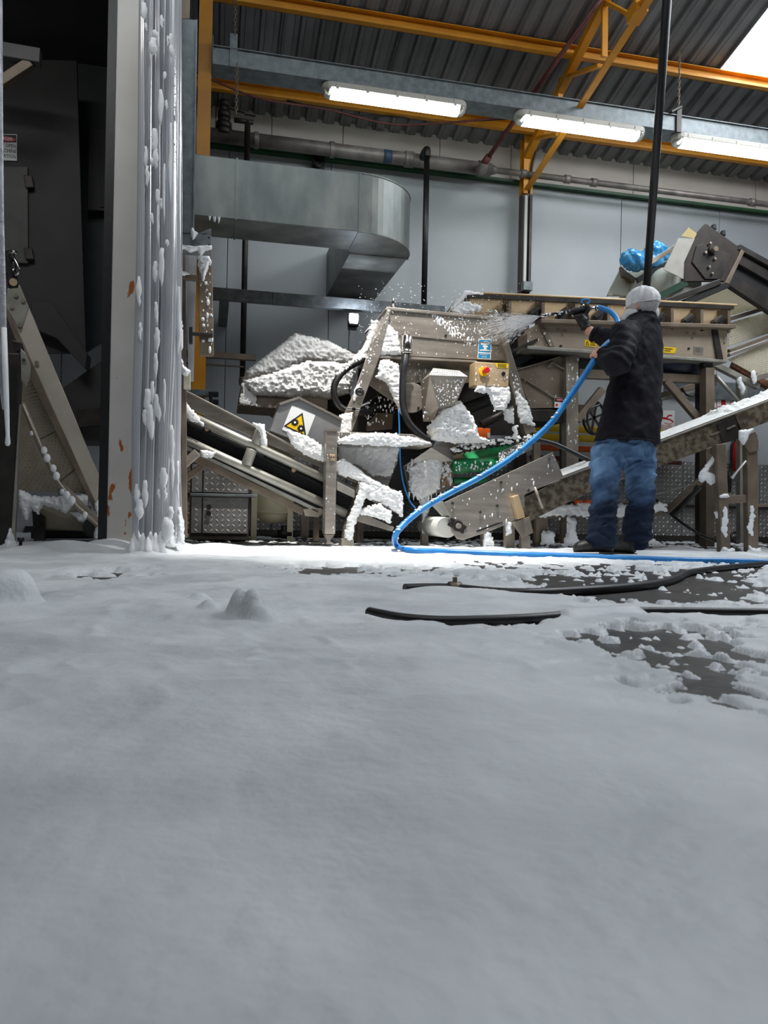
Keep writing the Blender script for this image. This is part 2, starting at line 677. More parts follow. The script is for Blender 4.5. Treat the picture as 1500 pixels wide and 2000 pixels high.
# ================================================================== ROOF STEEL
def purlin(px, py, label):
    """orange cold-formed channel under the sheets, along X"""
    c = on_roof(px, py)
    y, z = c.y, roof_z(c.y) - 0.004
    r = thing('roof_purlin', label, 'beam', (2, y, z - 0.10))
    t = 0.005
    obj('web', MB().box((-5.5, y - t / 2, z - 0.10), (8.4, y + t / 2, z)), M_ORANGE, r)
    obj('flange', MB().box((-5.5, y - 0.055, z - 0.10), (8.4, y + t / 2, z - 0.094)), M_ORANGE, r)
    obj('flange', MB().box((-5.5, y - 0.055, z - 0.006), (8.4, y + t / 2, z)), M_ORANGE, r)
    obj('lip', MB().box((-5.5, y - 0.058, z - 0.10), (8.4, y - 0.054, z - 0.078)), M_ORANGE, r)
    return c


pu = purlin(1000, 74, 'orange roof purlin crossing the picture above the light tray')
purlin(1000, 238, 'orange eaves purlin partly hidden behind the lit strip lights')
# ---- roof truss at the wall column (plane X = TX)
CLY = 7.24
TX = P(1027, 300, CLY).x
M_RUSTP = mat('red_oxide_pipe', (84, 40, 36), (112, 58, 50), 0.5, scale=14, bump=0.05)
tr = thing('roof_truss', 'orange roof truss with angled web struts rising above the lit strip lights', 'truss', (TX, 6.2, 3.9))


def tp(px, py, dx=0.0):
    p = PX(px, py, TX)
    return Vector((TX + dx, p.y, p.z))


a, b_ = tp(1065, 235), tp(1188, -10)
e = (b_ - a)
obj('top_chord', MB().bar(a - e * 0.35, b_ + e * 1.6, 0.07, 0.07), M_ORANGE, tr, bevel=0.004)
a2, b2 = tp(1020, 385), tp(1272, -8)
e2 = b2 - a2
obj('bottom_chord', MB().bar(a2, b2 + e2 * 0.5, 0.06, 0.012), M_ORANGE, tr)
for (q0, q1) in (((1095, 155), (1172, 128)), ((1181, 4), (1180, 112)), ((1095, 160), (1093, 196)), ((1180, 2), (1232, 30)), ((1040, 272), (1090, 262)), ((1240, 20), (1276, -14))):
    obj('web_strut', MB().bar(tp(*q0), tp(*q1), 0.05, 0.028), M_ORANGE, tr, bevel=0.003)
g0 = tp(1244, 24)
obj('gusset', MB().bar(g0 - e2.normalized() * 0.07, g0 + e2.normalized() * 0.07, 0.10, 0.10), M_ORANGE, tr, bevel=0.004)

# columns against the back wall
def wall_column(px, y_top, y_bot, wpx, label, Y=7.3, lower=None, name='steel_column'):
    c = thing(name, label, 'column', (P(px, 300, Y).x, Y, 0.0))
    hw = wpx / 2 * pxm(Y, px)
    x = P(px, 300, Y).x
    zt, zb = P(px, y_top, Y).z, P(px, y_bot, Y).z
    for n, (xa, xb, ya, yb) in (('flange', (x - hw, x + hw, Y - 0.05, Y - 0.044)), ('flange', (x - hw, x + hw, Y + 0.05, Y + 0.056)), ('web', (x - 0.004, x + 0.004, Y - 0.045, Y + 0.051))):
        obj(n, MB().box((xa, ya, zb), (xb, yb, zt)), M_ORANGE, c)
    return c, x, hw, zt, zb


c1, x1, hw1, zt1, zb1 = wall_column(1029, 250, 382, 19, 'orange steel column head under the truss on the back wall', Y=CLY)
obj('column_shaft', MB().box((x1 - hw1, CLY - .03, 0.0), (x1 + hw1, CLY + .06, zb1)), mat('column_brown', (58, 44, 40), (74, 58, 52), 0.5), c1)
obj('cable_trunking', MB().box((x1 - hw1 * .7, CLY - .06, P(1024, 556, CLY).z), (x1 - hw1 * .1, CLY - .032, zb1 - .02)), M_WHITEP, c1, bevel=0.003)
obj('cable_trunking', MB().box((x1 + hw1 * .35, CLY - .06, P(1024, 556, CLY).z), (x1 + hw1 * .95, CLY - .032, zb1 - .02)), M_DARK, c1, bevel=0.003)
obj('junction_box', MB().box((x1 - hw1, CLY - .10, P(1024, 572, CLY).z), (x1 + hw1, CLY - .03, P(1024, 555, CLY).z)), M_GALV, c1, bevel=0.004)
obj('cable', MB().tube(spline([(x1 + hw1 * .5, CLY - .07, P(1050, 262, CLY).z), (x1 + hw1 * 1.2, CLY - .08, P(1044, 300, CLY).z), (x1 + hw1 * .6, CLY - .07, P(1034, 330, CLY).z), (x1 + .01, CLY - .05, zb1)]), 0.012, 8), M_BLACK, c1)
c2, x2, hw2, zt2, zb2 = wall_column(397, 2, 1046, 25, 'orange steel column beyond the duct and the galvanised door post', Y=6.2)

# ---- light tray: galvanised channel with lamps below
TRY = 6.08
ta, tb = P(416, 120, TRY), P(1500, 264, TRY)
tz = P(800, 163, TRY).z + .01
tray = thing('light_tray', 'long galvanised cable tray hung on chains above the strip lights', 'tray', (2, TRY, tz))
xa, xb = ta.x, 7.2
obj('tray_side', MB().box((xa, TRY, tz - 0.075), (xb, TRY + 0.004, tz + 0.055)), M_GALV, tray)
obj('tray_side', MB().box((xa, TRY + 0.2, tz - 0.075), (xb, TRY + 0.204, tz + 0.055)), M_GALV, tray)
obj('tray_base', MB().box((xa, TRY, tz - 0.08), (xb, TRY + 0.204, tz - 0.075)), M_GALV, tray)
obj('tray_lip', MB().box((xa, TRY - 0.018, tz + 0.05), (xb, TRY + 0.004, tz + 0.056)), M_GALV, tray)
obj('end_plate', MB().box((xa - 0.004, TRY - 0.03, tz - 0.10), (xa, TRY + 0.23, tz + 0.12)), M_GALV, tray)
for px in (880, 886, 968, 985):
    c = P(px, 190, TRY)
    obj('rivet', MB().ball((c.x, TRY - 0.001, tz + 0.01 - 0.03 * (px % 2)), 0.006, 8, 5), M_CHROME, tray)
cx = P(456, 100, TRY).x
obj('hanger_bracket', MB().box((cx - 0.03, TRY - 0.012, tz - 0.09), (cx + 0.03, TRY - 0.002, tz + 0.17)), M_GALV, tray, bevel=0.003)
cx2 = P(1324, 240, TRY).x
obj('hanger_bracket', MB().bar((cx2, TRY - 0.01, tz - 0.1), (cx2 + 0.0, TRY - 0.01, tz + 0.13), 0.05, 0.02), M_DARK, tray, bevel=0.003)
obj('hanger_arm', MB().bar((cx2 - 0.09, TRY - 0.02, tz + 0.06), (cx2 + 0.01, TRY - 0.02, tz + 0.12), 0.05, 0.02), M_DARK, tray, bevel=0.003)


def chain(x, y, z0, z1, label, gap=None):
    b = MB()
    L_ = 0.036
    z, i = z0, 0
    while z < z1:
        pts = []
        for k in range(10):
            t = 2 * math.pi * k / 10
            u, v = 0.010 * math.cos(t), (L_ / 2 + 0.006) * math.sin(t)
            pts.append((x + (u if i % 2 else 0.3 * u), y + (0 if i % 2 else u), z + v))
        b.tube(pts, 0.0032, 5, closed=True)
        z += L_ * 0.82
        i += 1
    return obj('hanging_chain', b, M_STEELB, None, label, 'chain')


chain(P(459, 60, TRY).x, TRY - 0.02, tz + 0.18, roof_z(TRY) - 0.03, 'chain from the roof down to the left tray bracket')
chain(P(462, 170, TRY).x, TRY - 0.03, P(461, 222, TRY).z, tz - 0.06, 'loose chain dangling below the left end of the tray')
chain(cx2 - 0.01, TRY - 0.02, tz + 0.14, roof_z(TRY) - 0.03, 'chain hanging beside the black slanted pipe')

# ---- strip lights
M_LENS = mat('lamp_lens', (250, 252, 250), (250, 252, 250), 0.3, emit=(240, 255, 250), estr=13.5)
M_LHOUS = mat('lamp_housing', (176, 172, 162), (190, 186, 176), 0.5)
M_LCAP = mat('lamp_end_lens', (200, 198, 188), (220, 218, 208), 0.15, trans=0.6)


def strip_light(x0, x1, y, z, label):
    """z: underside of tray"""
    r = thing('strip_light', label, 'light', ((x0 + x1) / 2, y, z - 0.11), 'strip lights under the tray')
    h, wd = 0.045, 0.075
    # housing: rounded-end tray
    def stadium(w_, x0_, x1_, z_):
        pts = []
        for k in range(9):
            a = math.pi / 2 + math.pi * k / 8
            pts.append((x0_ + w_ + w_ * math.cos(a), y + w_ * math.sin(a), z_))
        for k in range(9):
            a = -math.pi / 2 + math.pi * k / 8
            pts.append((x1_ - w_ + w_ * math.cos(a), y + w_ * math.sin(a), z_))
        return [Vector(p) for p in pts]
    obj('housing', MB().prism(stadium(wd, x0, x1, z - h), (0, 0, h)), M_LHOUS, r, bevel=0.006)
    # lens: half-round trough with domed ends
    def ring(x, s):
        return [Vector((x, y + wd * .92 * s * math.cos(a), z - h - 0.058 * s * math.sin(a))) for a in [math.pi * k / 12 for k in range(13)]] + [Vector((x, y - wd * .5 * s, z - h)), Vector((x, y + wd * .5 * s, z - h))]
    obj('diffuser', MB().loft([ring(x0 + .075, .97), ring(x0 + .09, 1), ring(x1 - .09, 1), ring(x1 - .075, .97)]), M_LENS, r)
    obj('end_lens', MB().loft([ring(x0 + .012, .5), ring(x0 + .03, .82), ring(x0 + .05, .95), ring(x0 + .073, .97)]), M_LCAP, r)
    obj('end_lens', MB().loft([ring(x1 - .073, .97), ring(x1 - .05, .95), ring(x1 - .03, .82), ring(x1 - .012, .5)]), M_LCAP, r)
    for k in range(5):
        cx_ = x0 + 0.12 + (x1 - x0 - 0.24) * k / 4
        obj('clip', MB().box((cx_ - .012, y - wd - .006, z - h - .014), (cx_ + .012, y - wd + .004, z - .012)), M_LHOUS, r, bevel=0.002)
    return r


LZ = tz - .081
xl0 = P(628, 180, TRY + .05).x
Ls = P(912, 210, TRY + .05).x - xl0
strip_light(xl0, xl0 + Ls, TRY + .07, LZ, 'lit strip light nearest the duct, leftmost of the three under the tray')
xl1 = P(1006, 240, TRY + .05).x
strip_light(xl1, xl1 + Ls, TRY + .07, LZ, 'lit strip light in front of the orange truss foot, middle one of three')
xl2 = P(1315, 285, TRY + .05).x
strip_light(xl2, xl2 + Ls, TRY + .07, LZ, 'lit strip light right of the black slanted pipe, running out of frame')

# ---- pipes along the ledge
M_PIPE = mat('painted_pipe', (104, 98, 94), (150, 142, 136), 0.45, 0.35, scale=7, bump=0.06, rvar=0.1)
PYY = 7.16
mp = thing('main_pipe', 'thick grey pipe with couplings running along the back wall ledge', 'pipe', P(700, 290, PYY))
pa, pb = P(385, 258, PYY), P(958, 333, PYY)
pz = (pa.z + pb.z) / 2
pa.z = pb.z = pz
R1 = 0.062
obj('pipe', MB().cyl(pa, pb, R1, 20), M_PIPE, mp)
for px in (500, 648, 795, 803, 938):
    c = P(px, 290, PYY)
    obj('coupling', MB().cyl((c.x - .022, PYY, pz), (c.x + .022, PYY, pz), R1 + .012, 20), M_PIPE, mp, bevel=0.003)
c = P(758, 300, PYY)
obj('blue_band', MB().cyl((c.x - .05, PYY, pz), (c.x + .03, PYY, pz), R1 + .0015, 20), mat('blue_band', (44, 62, 86), (60, 80, 104), 0.5), mp, label='blue painted band on the pipe')
pc = P(960, 330, PYY)
obj('reducer', MB().cyl((pc.x - .02, PYY, pz), (pc.x + .06, PYY, pz), R1 * .9, 16, R1 * .5), M_PIPE, mp)
p2 = P(1500, 400, PYY)
obj('thin_pipe', MB().cyl((pc.x, PYY, pz), (8.3, PYY, pz), 0.03, 12), M_PIPE, mp)
for px in (1022, 1108, 1160, 1470):
    c = P(px, 340, PYY)
    obj('coupling', MB().cyl((c.x - .03, PYY, pz), (c.x + .03, PYY, pz), .042, 14), M_PIPE, mp)
# valve tree at the left end
vt = thing('pipe_valve', 'dark valve stack on the thick pipe beside the left orange column', 'valve', P(437, 270, PYY))
v0 = P(437, 262, PYY - .02)
b = MB()
zz = v0.z
for k in range(6):
    b.cyl((v0.x, v0.y, zz), (v0.x, v0.y, zz + .05), .065 - .006 * k + (.012 if k % 2 else 0), 14)
    zz += .05
obj('valve_body', b, M_DARK, vt)
obj('handle', MB().bar((v0.x + .05, v0.y - .05, zz - .08), (v0.x + .22, v0.y - .05, zz - .11), .03, .018), M_DARK, vt, bevel=0.004)
tp_ = thing('drop_pipe', 'grey drop pipe passing behind the duct, left of the floodlight', 'pipe', P(478, 730, 7.1))
q0, q1 = P(486, 238, 7.1), P(471, 742, 7.1)
q1.x = q0.x = (q0.x + q1.x) / 2
obj('pipe', MB().cyl(q0, q1, .026, 12), M_DARK, tp_)
obj('tee', MB().cyl((q0.x - .12, 7.1, q0.z), (q0.x + .05, 7.1, q0.z), .022, 10), M_DARK, tp_)
obj('tap', MB().bar((q0.x - .03, 7.06, q0.z + .05), (q0.x + .07, 7.06, q0.z + .045), .03, .014), M_DARK, tp_)
obj('elbow', MB().tube(spline([q1 + Vector((0, 0, .02)), q1 + Vector((0, -.01, -.03)), q1 + Vector((.03, -.02, -.06))]), .032, 10), M_PIPE, tp_)
tq = thing('drop_pipe', 'black drop pipe in front of the white wall, from pipe to machine hood', 'pipe', P(828, 600, 6.9))
q0, q1 = P(834, 296, 6.95), P(827, 612, 6.95)
q1.x = q0.x
obj('pipe', MB().cyl(q0, q1, .028, 12), M_BLACK, tq)
obj('elbow', MB().tube(spline([q0 + Vector((0, 0, -.05)), q0 + Vector((0, .0, .015)), q0 + Vector((0, .09, .03)), q0 + Vector((0, .16, .01))]), .034, 12), M_BLACK, tq)
# wall bracket on the panel left of the hopper
wbx = P(620, 315, 7.3)
wk = thing('pipe_bracket', 'small black pipe clamp on the white wall above the duct', 'bracket', wbx)
obj('plate', MB().box(wbx + Vector((-.04, 0, -.09)), wbx + Vector((.07, .1, .12))), M_BLACK, wk, bevel=.004)
obj('hook', MB().tube(spline([wbx + Vector((-.05, -.01, .1)), wbx + Vector((-.05, -.03, 0)), wbx + Vector((0, -.04, -.06)), wbx + Vector((.04, -.02, -.02))]), .018, 8), M_BLACK, wk)
# red oxide sprinkler branch rising to the truss
s0, s1 = P(946, 318, 7.0), P(1186, -20, 5.55)
sp = thing('branch_pipe', 'dark red pipe slanting from the wall pipe up past the truss', 'pipe', s0)
obj('pipe', MB().cyl(s0, s1, .021, 12), M_RUSTP, sp)
obj('socket', MB().cyl(s0 - (s1 - s0).normalized() * .03, s0 + (s1 - s0).normalized() * .08, .034, 12), M_RUSTP, sp)
obj('elbow', MB().tube(spline([s0, s0 + Vector((0.0, .06, -.05)), (s0.x - .02, PYY - .0, pz)]), .045, 12), M_PIPE, sp)
# slack cables under the eaves
cb = MB()
cb.tube(spline([P(380, 140, 6.9), P(500, 190, 6.95), P(640, 214, 7.0), P(760, 242, 7.0), P(870, 240, 7.0), P(1000, 228, 6.9)], 6), .010, 7)
obj('slack_cable', cb, M_RUSTP, None, 'dark red cable sagging below the leftmost strip light', 'cable')
cb = MB()
cb.tube(spline([P(560, 196, 7.05), P(680, 222, 7.08), P(790, 228, 7.08), P(900, 236, 7.05), P(1004, 232, 6.9)], 6), .007, 6)
obj('slack_cable', cb, M_BLACK, None, 'thin black cable beside the sagging red cable under the eaves', 'cable')
# black slanted pipe, ceiling to behind the person
bp = thing('slanted_pipe', 'black round pipe slanting from the roof to behind the person', 'pipe', P(1256, 560, 5.6))
k0, k1 = P(1257, 640, 5.55), P(1306, -40, 4.3)
k1 = k1 + (k1 - k0) * .36
obj('pipe', MB().cyl(k0, k1, .029, 16), M_BLACK, bp)

# ---- galvanised air duct with rounded elbow
DY, DZ0 = 5.6, P(640, 446, 5.6).z
DZ1 = P(560, 322, 5.6).z
DW = 0.42
dk = thing('air_duct', 'galvanised rectangular air duct with rounded elbow turning into the back wall', 'duct', (P(560, 430, DY).x, DY, DZ0))
xs_ = [P(300, 370, DY).x] + [P(px, 370, DY).x for px in (462, 703)]
for i in range(2):
    obj('duct_section', MB().box((xs_[i] + .001, DY, DZ0), (xs_[i + 1] - .001, DY + DW, DZ1)), M_DUCT, dk, bevel=0.004)
# elbow: quarter-ish turn, outer radius
xe = xs_[2]
RX = P(806, 400, DY + .35).x - xe
pts = []
for k in range(17):
    a = math.pi / 2 * k / 16
    pts.append((xe + RX * math.sin(a), DY + 0.0 + RX * .98 * (1 - math.cos(a))))
outer_end = pts[-1]
inner = [(xe + 0.02, outer_end[1]), (xe, DY + DW)]
poly = pts + [(outer_end[0] - 0.0, outer_end[1])] + inner
obj('duct_elbow', MB().prism([(x_, y_, DZ0) for x_, y_ in poly[:17] + inner], (0, 0, DZ1 - DZ0)), M_DUCT, dk)
sm_ = [Vector((x_, y_, DZ0 - .002)) for x_, y_ in pts]
obj('seam', MB().tube(sm_, .006, 6), M_DUCT, dk)
obj('seam', MB().tube([p + Vector((0, 0, DZ1 - DZ0 + .004)) for p in sm_], .006, 6), M_DUCT, dk)
for xq in xs_[1:]:
    obj('joint_flange', MB().box((xq - .006, DY - .006, DZ0 - .006), (xq + .006, DY + DW + .002, DZ1 + .006)), M_DUCT, dk)
obj('duct_outlet', MB().box((xe + .02, outer_end[1] + .002, DZ0), (outer_end[0], WALL_Y - .002, DZ1)), M_DUCT, dk, bevel=.004)
obj('joint_flange', MB().box((xe + .012, outer_end[1] - .006, DZ0 - .008), (outer_end[0] + .008, outer_end[1] + .008, DZ1 + .006)), M_DUCT, dk)
fo = MB()
drops(408, 432, lambda x_: 421 + (x_ - 378) * .1, DY - .004, 4, .03, .012, 3, fo)
obj('foam', fo, M_FOAM, dk, kind='stuff')

# ---- horizontal bar with floodlight
BY = 6.35
bz = P(600, 586, BY).z
hb = thing('support_rail', 'grey steel channel running level behind the hopper and under the duct', 'rail', (P(590, 590, BY).x, BY, bz))
xa, xb, xm = P(404, 580, BY).x, P(870, 600, BY).x, P(532, 580, BY).x
obj('rail_section', MB().box((xa, BY, bz - .045), (xm - .001, BY + .08, bz + .045)), M_GALV, hb, bevel=.004)
obj('rail_section', MB().box((xm + .001, BY, bz - .045), (xb, BY + .08, bz + .045)), M_GALV, hb, bevel=.004)
obj('wall_arm', MB().box((xb - .12, BY + .08, bz - .03), (xb - .04, WALL_Y, bz + .03)), M_GALV, hb)
obj('wall_arm', MB().box((xa + .1, BY + .08, bz - .03), (xa + .18, WALL_Y, bz + .03)), M_GALV, hb)
lr = obj('support_rail', MB().box((-.38, 6.6, P(400, 697, 6.6).z), (P(500, 700, 6.6).x, 6.66, P(400, 686, 6.6).z)), M_STEELB, None, 'short dark rail low behind the left door frame, above the inclined conveyor', 'rail')
lr2 = obj('support_rail', MB().box((-.38, 6.9, P(400, 713, 6.9).z), (P(480, 700, 6.6).x, 6.92, P(400, 710, 6.9).z)), M_STEELB, None, 'thin rod below the short dark rail beside the orange column', 'rail')
FYY = 6.3
fd = thing('floodlight', 'small square lit floodlight on a pole below the duct outlet', 'light', P(690, 690, FYY))
f0, f1 = P(681, 610, FYY), P(701, 637, FYY)
obj('housing', MB().box((f0.x, FYY, f1.z), (f1.x, FYY + .05, f0.z)), M_BLACK, fd, bevel=.006)
obj('lens', MB().box((f0.x + .012, FYY - .003, f1.z + .02), (f1.x - .012, FYY + .01, f0.z - .008)), mat('flood_lens', (245, 248, 255), rough=.3, emit=(225, 232, 255), estr=30.0), fd)
fp = P(683, 640, FYY + .03)
obj('pole', MB().cyl((fp.x, FYY + .03, 0.0), (fp.x, FYY + .03, fp.z + .02), .010, 8), M_GALV, fd)
obj('bracket', MB().box((fp.x - .015, FYY + .02, f1.z - .03), (fp.x + .06, FYY + .04, f1.z)), M_BLACK, fd, bevel=.003)
fl_d = bpy.data.lights.new('floodlight_beam', 'AREA')
fl_d.size, fl_d.energy, fl_d.color = .07, 9, (.82, .86, 1.0)
fl_o = bpy.data.objects.new('floodlight_beam', fl_d)
COL.objects.link(fl_o)
fl_o.location = ((f0.x + f1.x) / 2, FYY - .012, (f0.z + f1.z) / 2)
fl_o.rotation_euler = (rad(90 + 25), 0, 0)
# ================================================================== MAIN MACHINE (foam covered, under the lamp)
MY = 5.3
M_STK = mat('sticker_blue', (30, 134, 190), (44, 148, 204), 0.4)
M_STKY = mat('sticker_yellow', (240, 196, 20), (246, 204, 30), 0.45)
mc = thing('washing_machine', 'foam spattered stainless machine with slanted side legs and hood, in the middle', 'machine', (P(840, 800, MY).x, MY + .3, 0))
obj('hood', MB().plate([(757, 601), (977, 621), (1001, 705), (741, 693), (731, 665)], MY, 0.75), M_STEEL, mc, bevel=.006)
obj('hood_cap', MB().plate([(756, 599), (978, 619), (981, 625), (752, 605)], MY - .012, 0.78), M_STEEL, mc, bevel=.004)
obj('hood_strip', MB().plate([(744, 648), (989, 672), (990, 675), (744, 651)], MY - .006, 0.006), M_STEEL, mc)
obj('side_frame', MB().plate([(744, 640), (757, 603), (764, 606), (742, 695), (688, 842), (659, 843), (660, 836), (694, 765), (728, 668)], MY - .03, 0.07), M_STEEL, mc, bevel=.005)
obj('side_frame', MB().plate([(968, 622), (978, 622), (993, 666), (1047, 842), (1027, 849), (996, 748), (990, 700)], MY - .03, 0.07), M_STEELD, mc, bevel=.005)
obj('side_frame', MB().plate([(744, 640), (757, 603), (764, 606), (742, 695), (688, 842), (659, 843), (660, 836), (694, 765), (728, 668)], MY + .68, 0.07), M_STEELD, mc, bevel=.005)
obj('side_frame', MB().plate([(968, 622), (978, 622), (993, 666), (1047, 842), (1027, 849), (996, 748), (990, 700)], MY + .68, 0.07), M_STEELD, mc, bevel=.005)
obj('side_panel', MB().plate([(742, 697), (931, 706), (994, 710), (990, 740), (906, 748), (830, 744), (800, 752), (778, 790), (750, 772), (722, 752)], MY + .05, 0.02), M_STEELD, mc, bevel=.003)
obj('panel_lip', MB().plate([(741, 694), (931, 704), (931, 708), (741, 699)], MY - .01, 0.06), M_STEEL, mc, bevel=.002)
dz = P(804, 777, MY + .02)
disc = obj('bearing_disc', MB().cyl(dz + Vector((0, .02, 0)), dz - Vector((0, .004, 0)), .108, 32), M_STEEL, mc, bevel=.003)
for k in range(5):
    a = 2 * math.pi * k / 5 + .3
    q = dz + Vector((.085 * math.cos(a), -.004, .085 * math.sin(a)))
    obj('bolt', MB().cyl(q, q - Vector((0, .008, 0)), .009, 6), M_CHROME, disc)
# bolts on the panel
for (px, py) in ((817, 737), (857, 713), (863, 714), (893, 716), (785, 655), (870, 656), (965, 655), (905, 718)):
    q = P(px, py, MY + .045 if py > 700 else MY)
    obj('bolt', MB().cyl(q, q - Vector((0, .008, 0)), .010, 6), M_CHROME, mc)
# motor guard: tapered box with perforated top
gt = [P(846, 720, MY - .05), P(897, 725, MY - .05), P(913, 736, MY - .26), P(839, 733, MY - .26)]
gb = [P(846, 812, MY - .04), P(880, 800, MY - .04), P(889, 792, MY - .16), P(857, 797, MY - .16)]
gl = [P(821, 746, MY - .05), P(826, 824, MY - .05), P(845, 824, MY - .1)]
gd = obj('motor_guard', MB().raw([gt[0], gt[1], gt[2], gt[3], gb[0], gb[1], gb[2], gb[3], gl[0], gl[1], gl[2]],
                                [(3, 2, 1, 0), (3, 7, 6, 2), (2, 6, 5, 1), (8, 9, 10, 7, 3), (8, 3, 0), (8, 0, 4, 9), (9, 4, 7, 10), (4, 5, 6, 7)], False), M_STEELD, mc, bevel=.003)
obj('guard_top', MB().prism([g_ + Vector((0, 0, .0006)) for g_ in gt], (0, 0, .003)), mat('highlit_steel', (224, 221, 214), (238, 235, 229), .3, .3), gd, label='bright punched top plate')  # pale colour paints in the highlight on the guard top
pf = MB()
for i in range(13):
    for j in range(4):
        u_, v_ = (i + .5 + .3 * (j % 2)) / 14, (j + .5) / 4
        a, b_ = gt[3].lerp(gt[2], u_), gt[0].lerp(gt[1], u_)
        q = a.lerp(b_, v_)
        pf.tube([q + Vector((0, 0, .003)), q + Vector((0, 0, .0045))], .006, 8)
obj('perforation', pf, M_INK, gd, kind='stuff', label='rows of dark punched holes')
# control box
cbx = obj('control_box', MB().plate([(929, 706), (995, 711), (993, 756), (927, 753)], MY - .17, .13), M_TAN, mc, bevel=.005, label='small tan steel control box')
q = P(944, 726, MY - .171)
obj('emergency_collar', MB().cyl(q, q - Vector((0, .012, 0)), .034, 24), M_YEL, cbx, label='yellow collar')
obj('emergency_button', MB().tube([q - Vector((0, .012, 0)), q + Vector((.004, -.03, .003)), q + Vector((.008, -.034, .004)), q + Vector((.008, -.05, .004)), q + Vector((.008, -.055, .004))], [.014, .014, .022, .022, .017], 20), M_RED, cbx, label='red mushroom button')
q = P(983, 730, MY - .171)
obj('push_button', MB().cyl(q, q - Vector((0, .008, 0)), .014, 18).cyl(q, q - Vector((0, .013, 0)), .008, 14), M_INK, cbx)
lab = obj('warning_label', MB().plate([(966, 708.5), (993.5, 710), (992, 719), (970, 718)], MY - .1725, .002), M_STKY, cbx, label='yellow warning label')
for k in range(3):
    a = P(972, 711.5 + 2.4 * k, MY - .1732)
    obj('label_line', MB().box(a, a + Vector((.065, -.0004, .003))), M_INK, lab)
# emergency-stop sign
bs = obj('stop_sign', MB().plate([(935, 661.5), (960, 663.5), (958.5, 702), (933, 700.5)], MY - .004, .003), M_WHITE, mc, label='blue and white emergency stop sign')
obj('sign_field', MB().plate([(936, 663), (959, 665), (957.5, 688.5), (934.5, 687)], MY - .0048, .001), M_STK, bs)
obj('sign_field', MB().plate([(934.4, 689.5), (957.4, 691), (957, 700.7), (934, 699.3)], MY - .0048, .001), M_STK, bs)
pic = MB()
pic.plate([(939, 671), (940, 668.5), (947, 666.5), (956, 668.2), (957, 672.5), (950, 672.8), (944, 673.5), (939.5, 673)], MY - .0058, .001)
pic.plate([(942.5, 677.8), (943.5, 674.8), (948, 674), (952.5, 675.2), (953.3, 678), (950, 678.6), (945.5, 678.4)], MY - .0058, .001)
pic.plate([(945.4, 678.4), (950.2, 678.7), (950.2, 683.4), (945.2, 683)], MY - .0058, .001)
pic.plate([(937, 683), (945, 682.2), (950.4, 682.6), (956.5, 684), (956.3, 685.6), (937, 684.8)], MY - .0058, .001)
obj('pictogram', pic, M_WHITE, bs, kind='stuff', label='white hand pressing a mushroom button')
ts = P(946, 692.6, MY - .0056)
text_obj('lettering', 'EMERGENCY', .0115, ts, M_WHITE, bs)
text_obj('lettering', 'STOP', .016, P(946, 697.2, MY - .0056), M_WHITE, bs)
# eye bolts
for (px, py, ry_) in ((768, 591, 1), (964, 613, 0)):
    q = P(px, py, MY + .1)
    ring = [q + (Vector((.026 * math.cos(t), 0, .026 * math.sin(t))) if not ry_ else Vector((.008 * math.cos(t), .026 * math.cos(t), .03 * math.sin(t)))) for t in [2 * math.pi * k / 18 for k in range(18)]]
    eb = obj('eye_bolt', MB().tube(ring, .0075, 8, closed=True), M_CHROME, mc)
    obj('eye_shank', MB().cyl(q - Vector((0, 0, .028)), q - Vector((0, 0, .075)), .012, 10), M_CHROME, eb)
# cable gland and conduit hoses
q = P(794, 672, MY - .05)
gl_ = obj('cable_gland', MB().tube([q + Vector((0, .045, .035)), q + Vector((0, .01, .052)), q + Vector((0, -.012, .04)), q + Vector((0, -.012, -.03)), q + Vector((0, -.012, -.062))], [.026, .034, .037, .035, .03], 16), M_CHROME, mc)
obj('gland_nut', MB().cyl(q + Vector((0, -.012, -.045)), q + Vector((0, -.012, -.07)), .04, 6), M_CHROME, gl_)


def conduit(pts, r, name='conduit', parent=None, rib=.35):
    s = spline(pts, 14)
    # resample
    out, acc = [s[0]], 0
    for i in range(1, len(s)):
        out.append(s[i])
    dense = []
    for i in range(len(out) - 1):
        n = max(1, int((out[i + 1] - out[i]).length / .006))
        for k in range(n):
            dense.append(out[i].lerp(out[i + 1], k / n))
    dense.append(out[-1])
    rs = [r * (1 + (.1 * rib if i % 2 else -.1 * rib)) for i in range(len(dense))]
    return obj(name, MB().tube(dense, rs, 12), M_BLACK, parent)


def withY(lst):
    return [P(x, y, Y) for x, y, Y in lst]


conduit(withY([(793, 688, MY - .06), (790, 710, MY - .09), (787, 736, MY - .1), (787, 789, MY - .12), (798, 824, MY - .14), (822, 850, MY - .13), (844, 866, MY - .08)]), .025, 'conduit', mc)
cd2 = conduit(withY([(722, 700, MY + .3), (700, 707, MY + .2), (669, 727, MY + .12), (652, 759, MY + .1), (663, 793, MY + .1), (699, 807, MY + .1), (735, 795, MY + .15), (757, 772, MY + .2)]), .024, 'conduit', mc)
conduit(withY([(690, 800, MY + .2), (720, 790, MY + .2), (752, 768, MY + .22), (776, 752, MY + .25)]), .022, 'conduit', mc)
fm = MB()
sp_ = spline(withY([(716, 702, MY + .27), (700, 707, MY + .2), (678, 720, MY + .14), (661, 738, MY + .11)]), 8)
for i, p in enumerate(sp_):
    for k in range(3):
        fm.ball(p + Vector((random.uniform(-.012, .012), random.uniform(-.02, .0), .016 + random.uniform(-.006, .012))), random.uniform(.008, .016), 7, 5)
obj('foam', fm, M_FOAMW, cd2, kind='stuff')
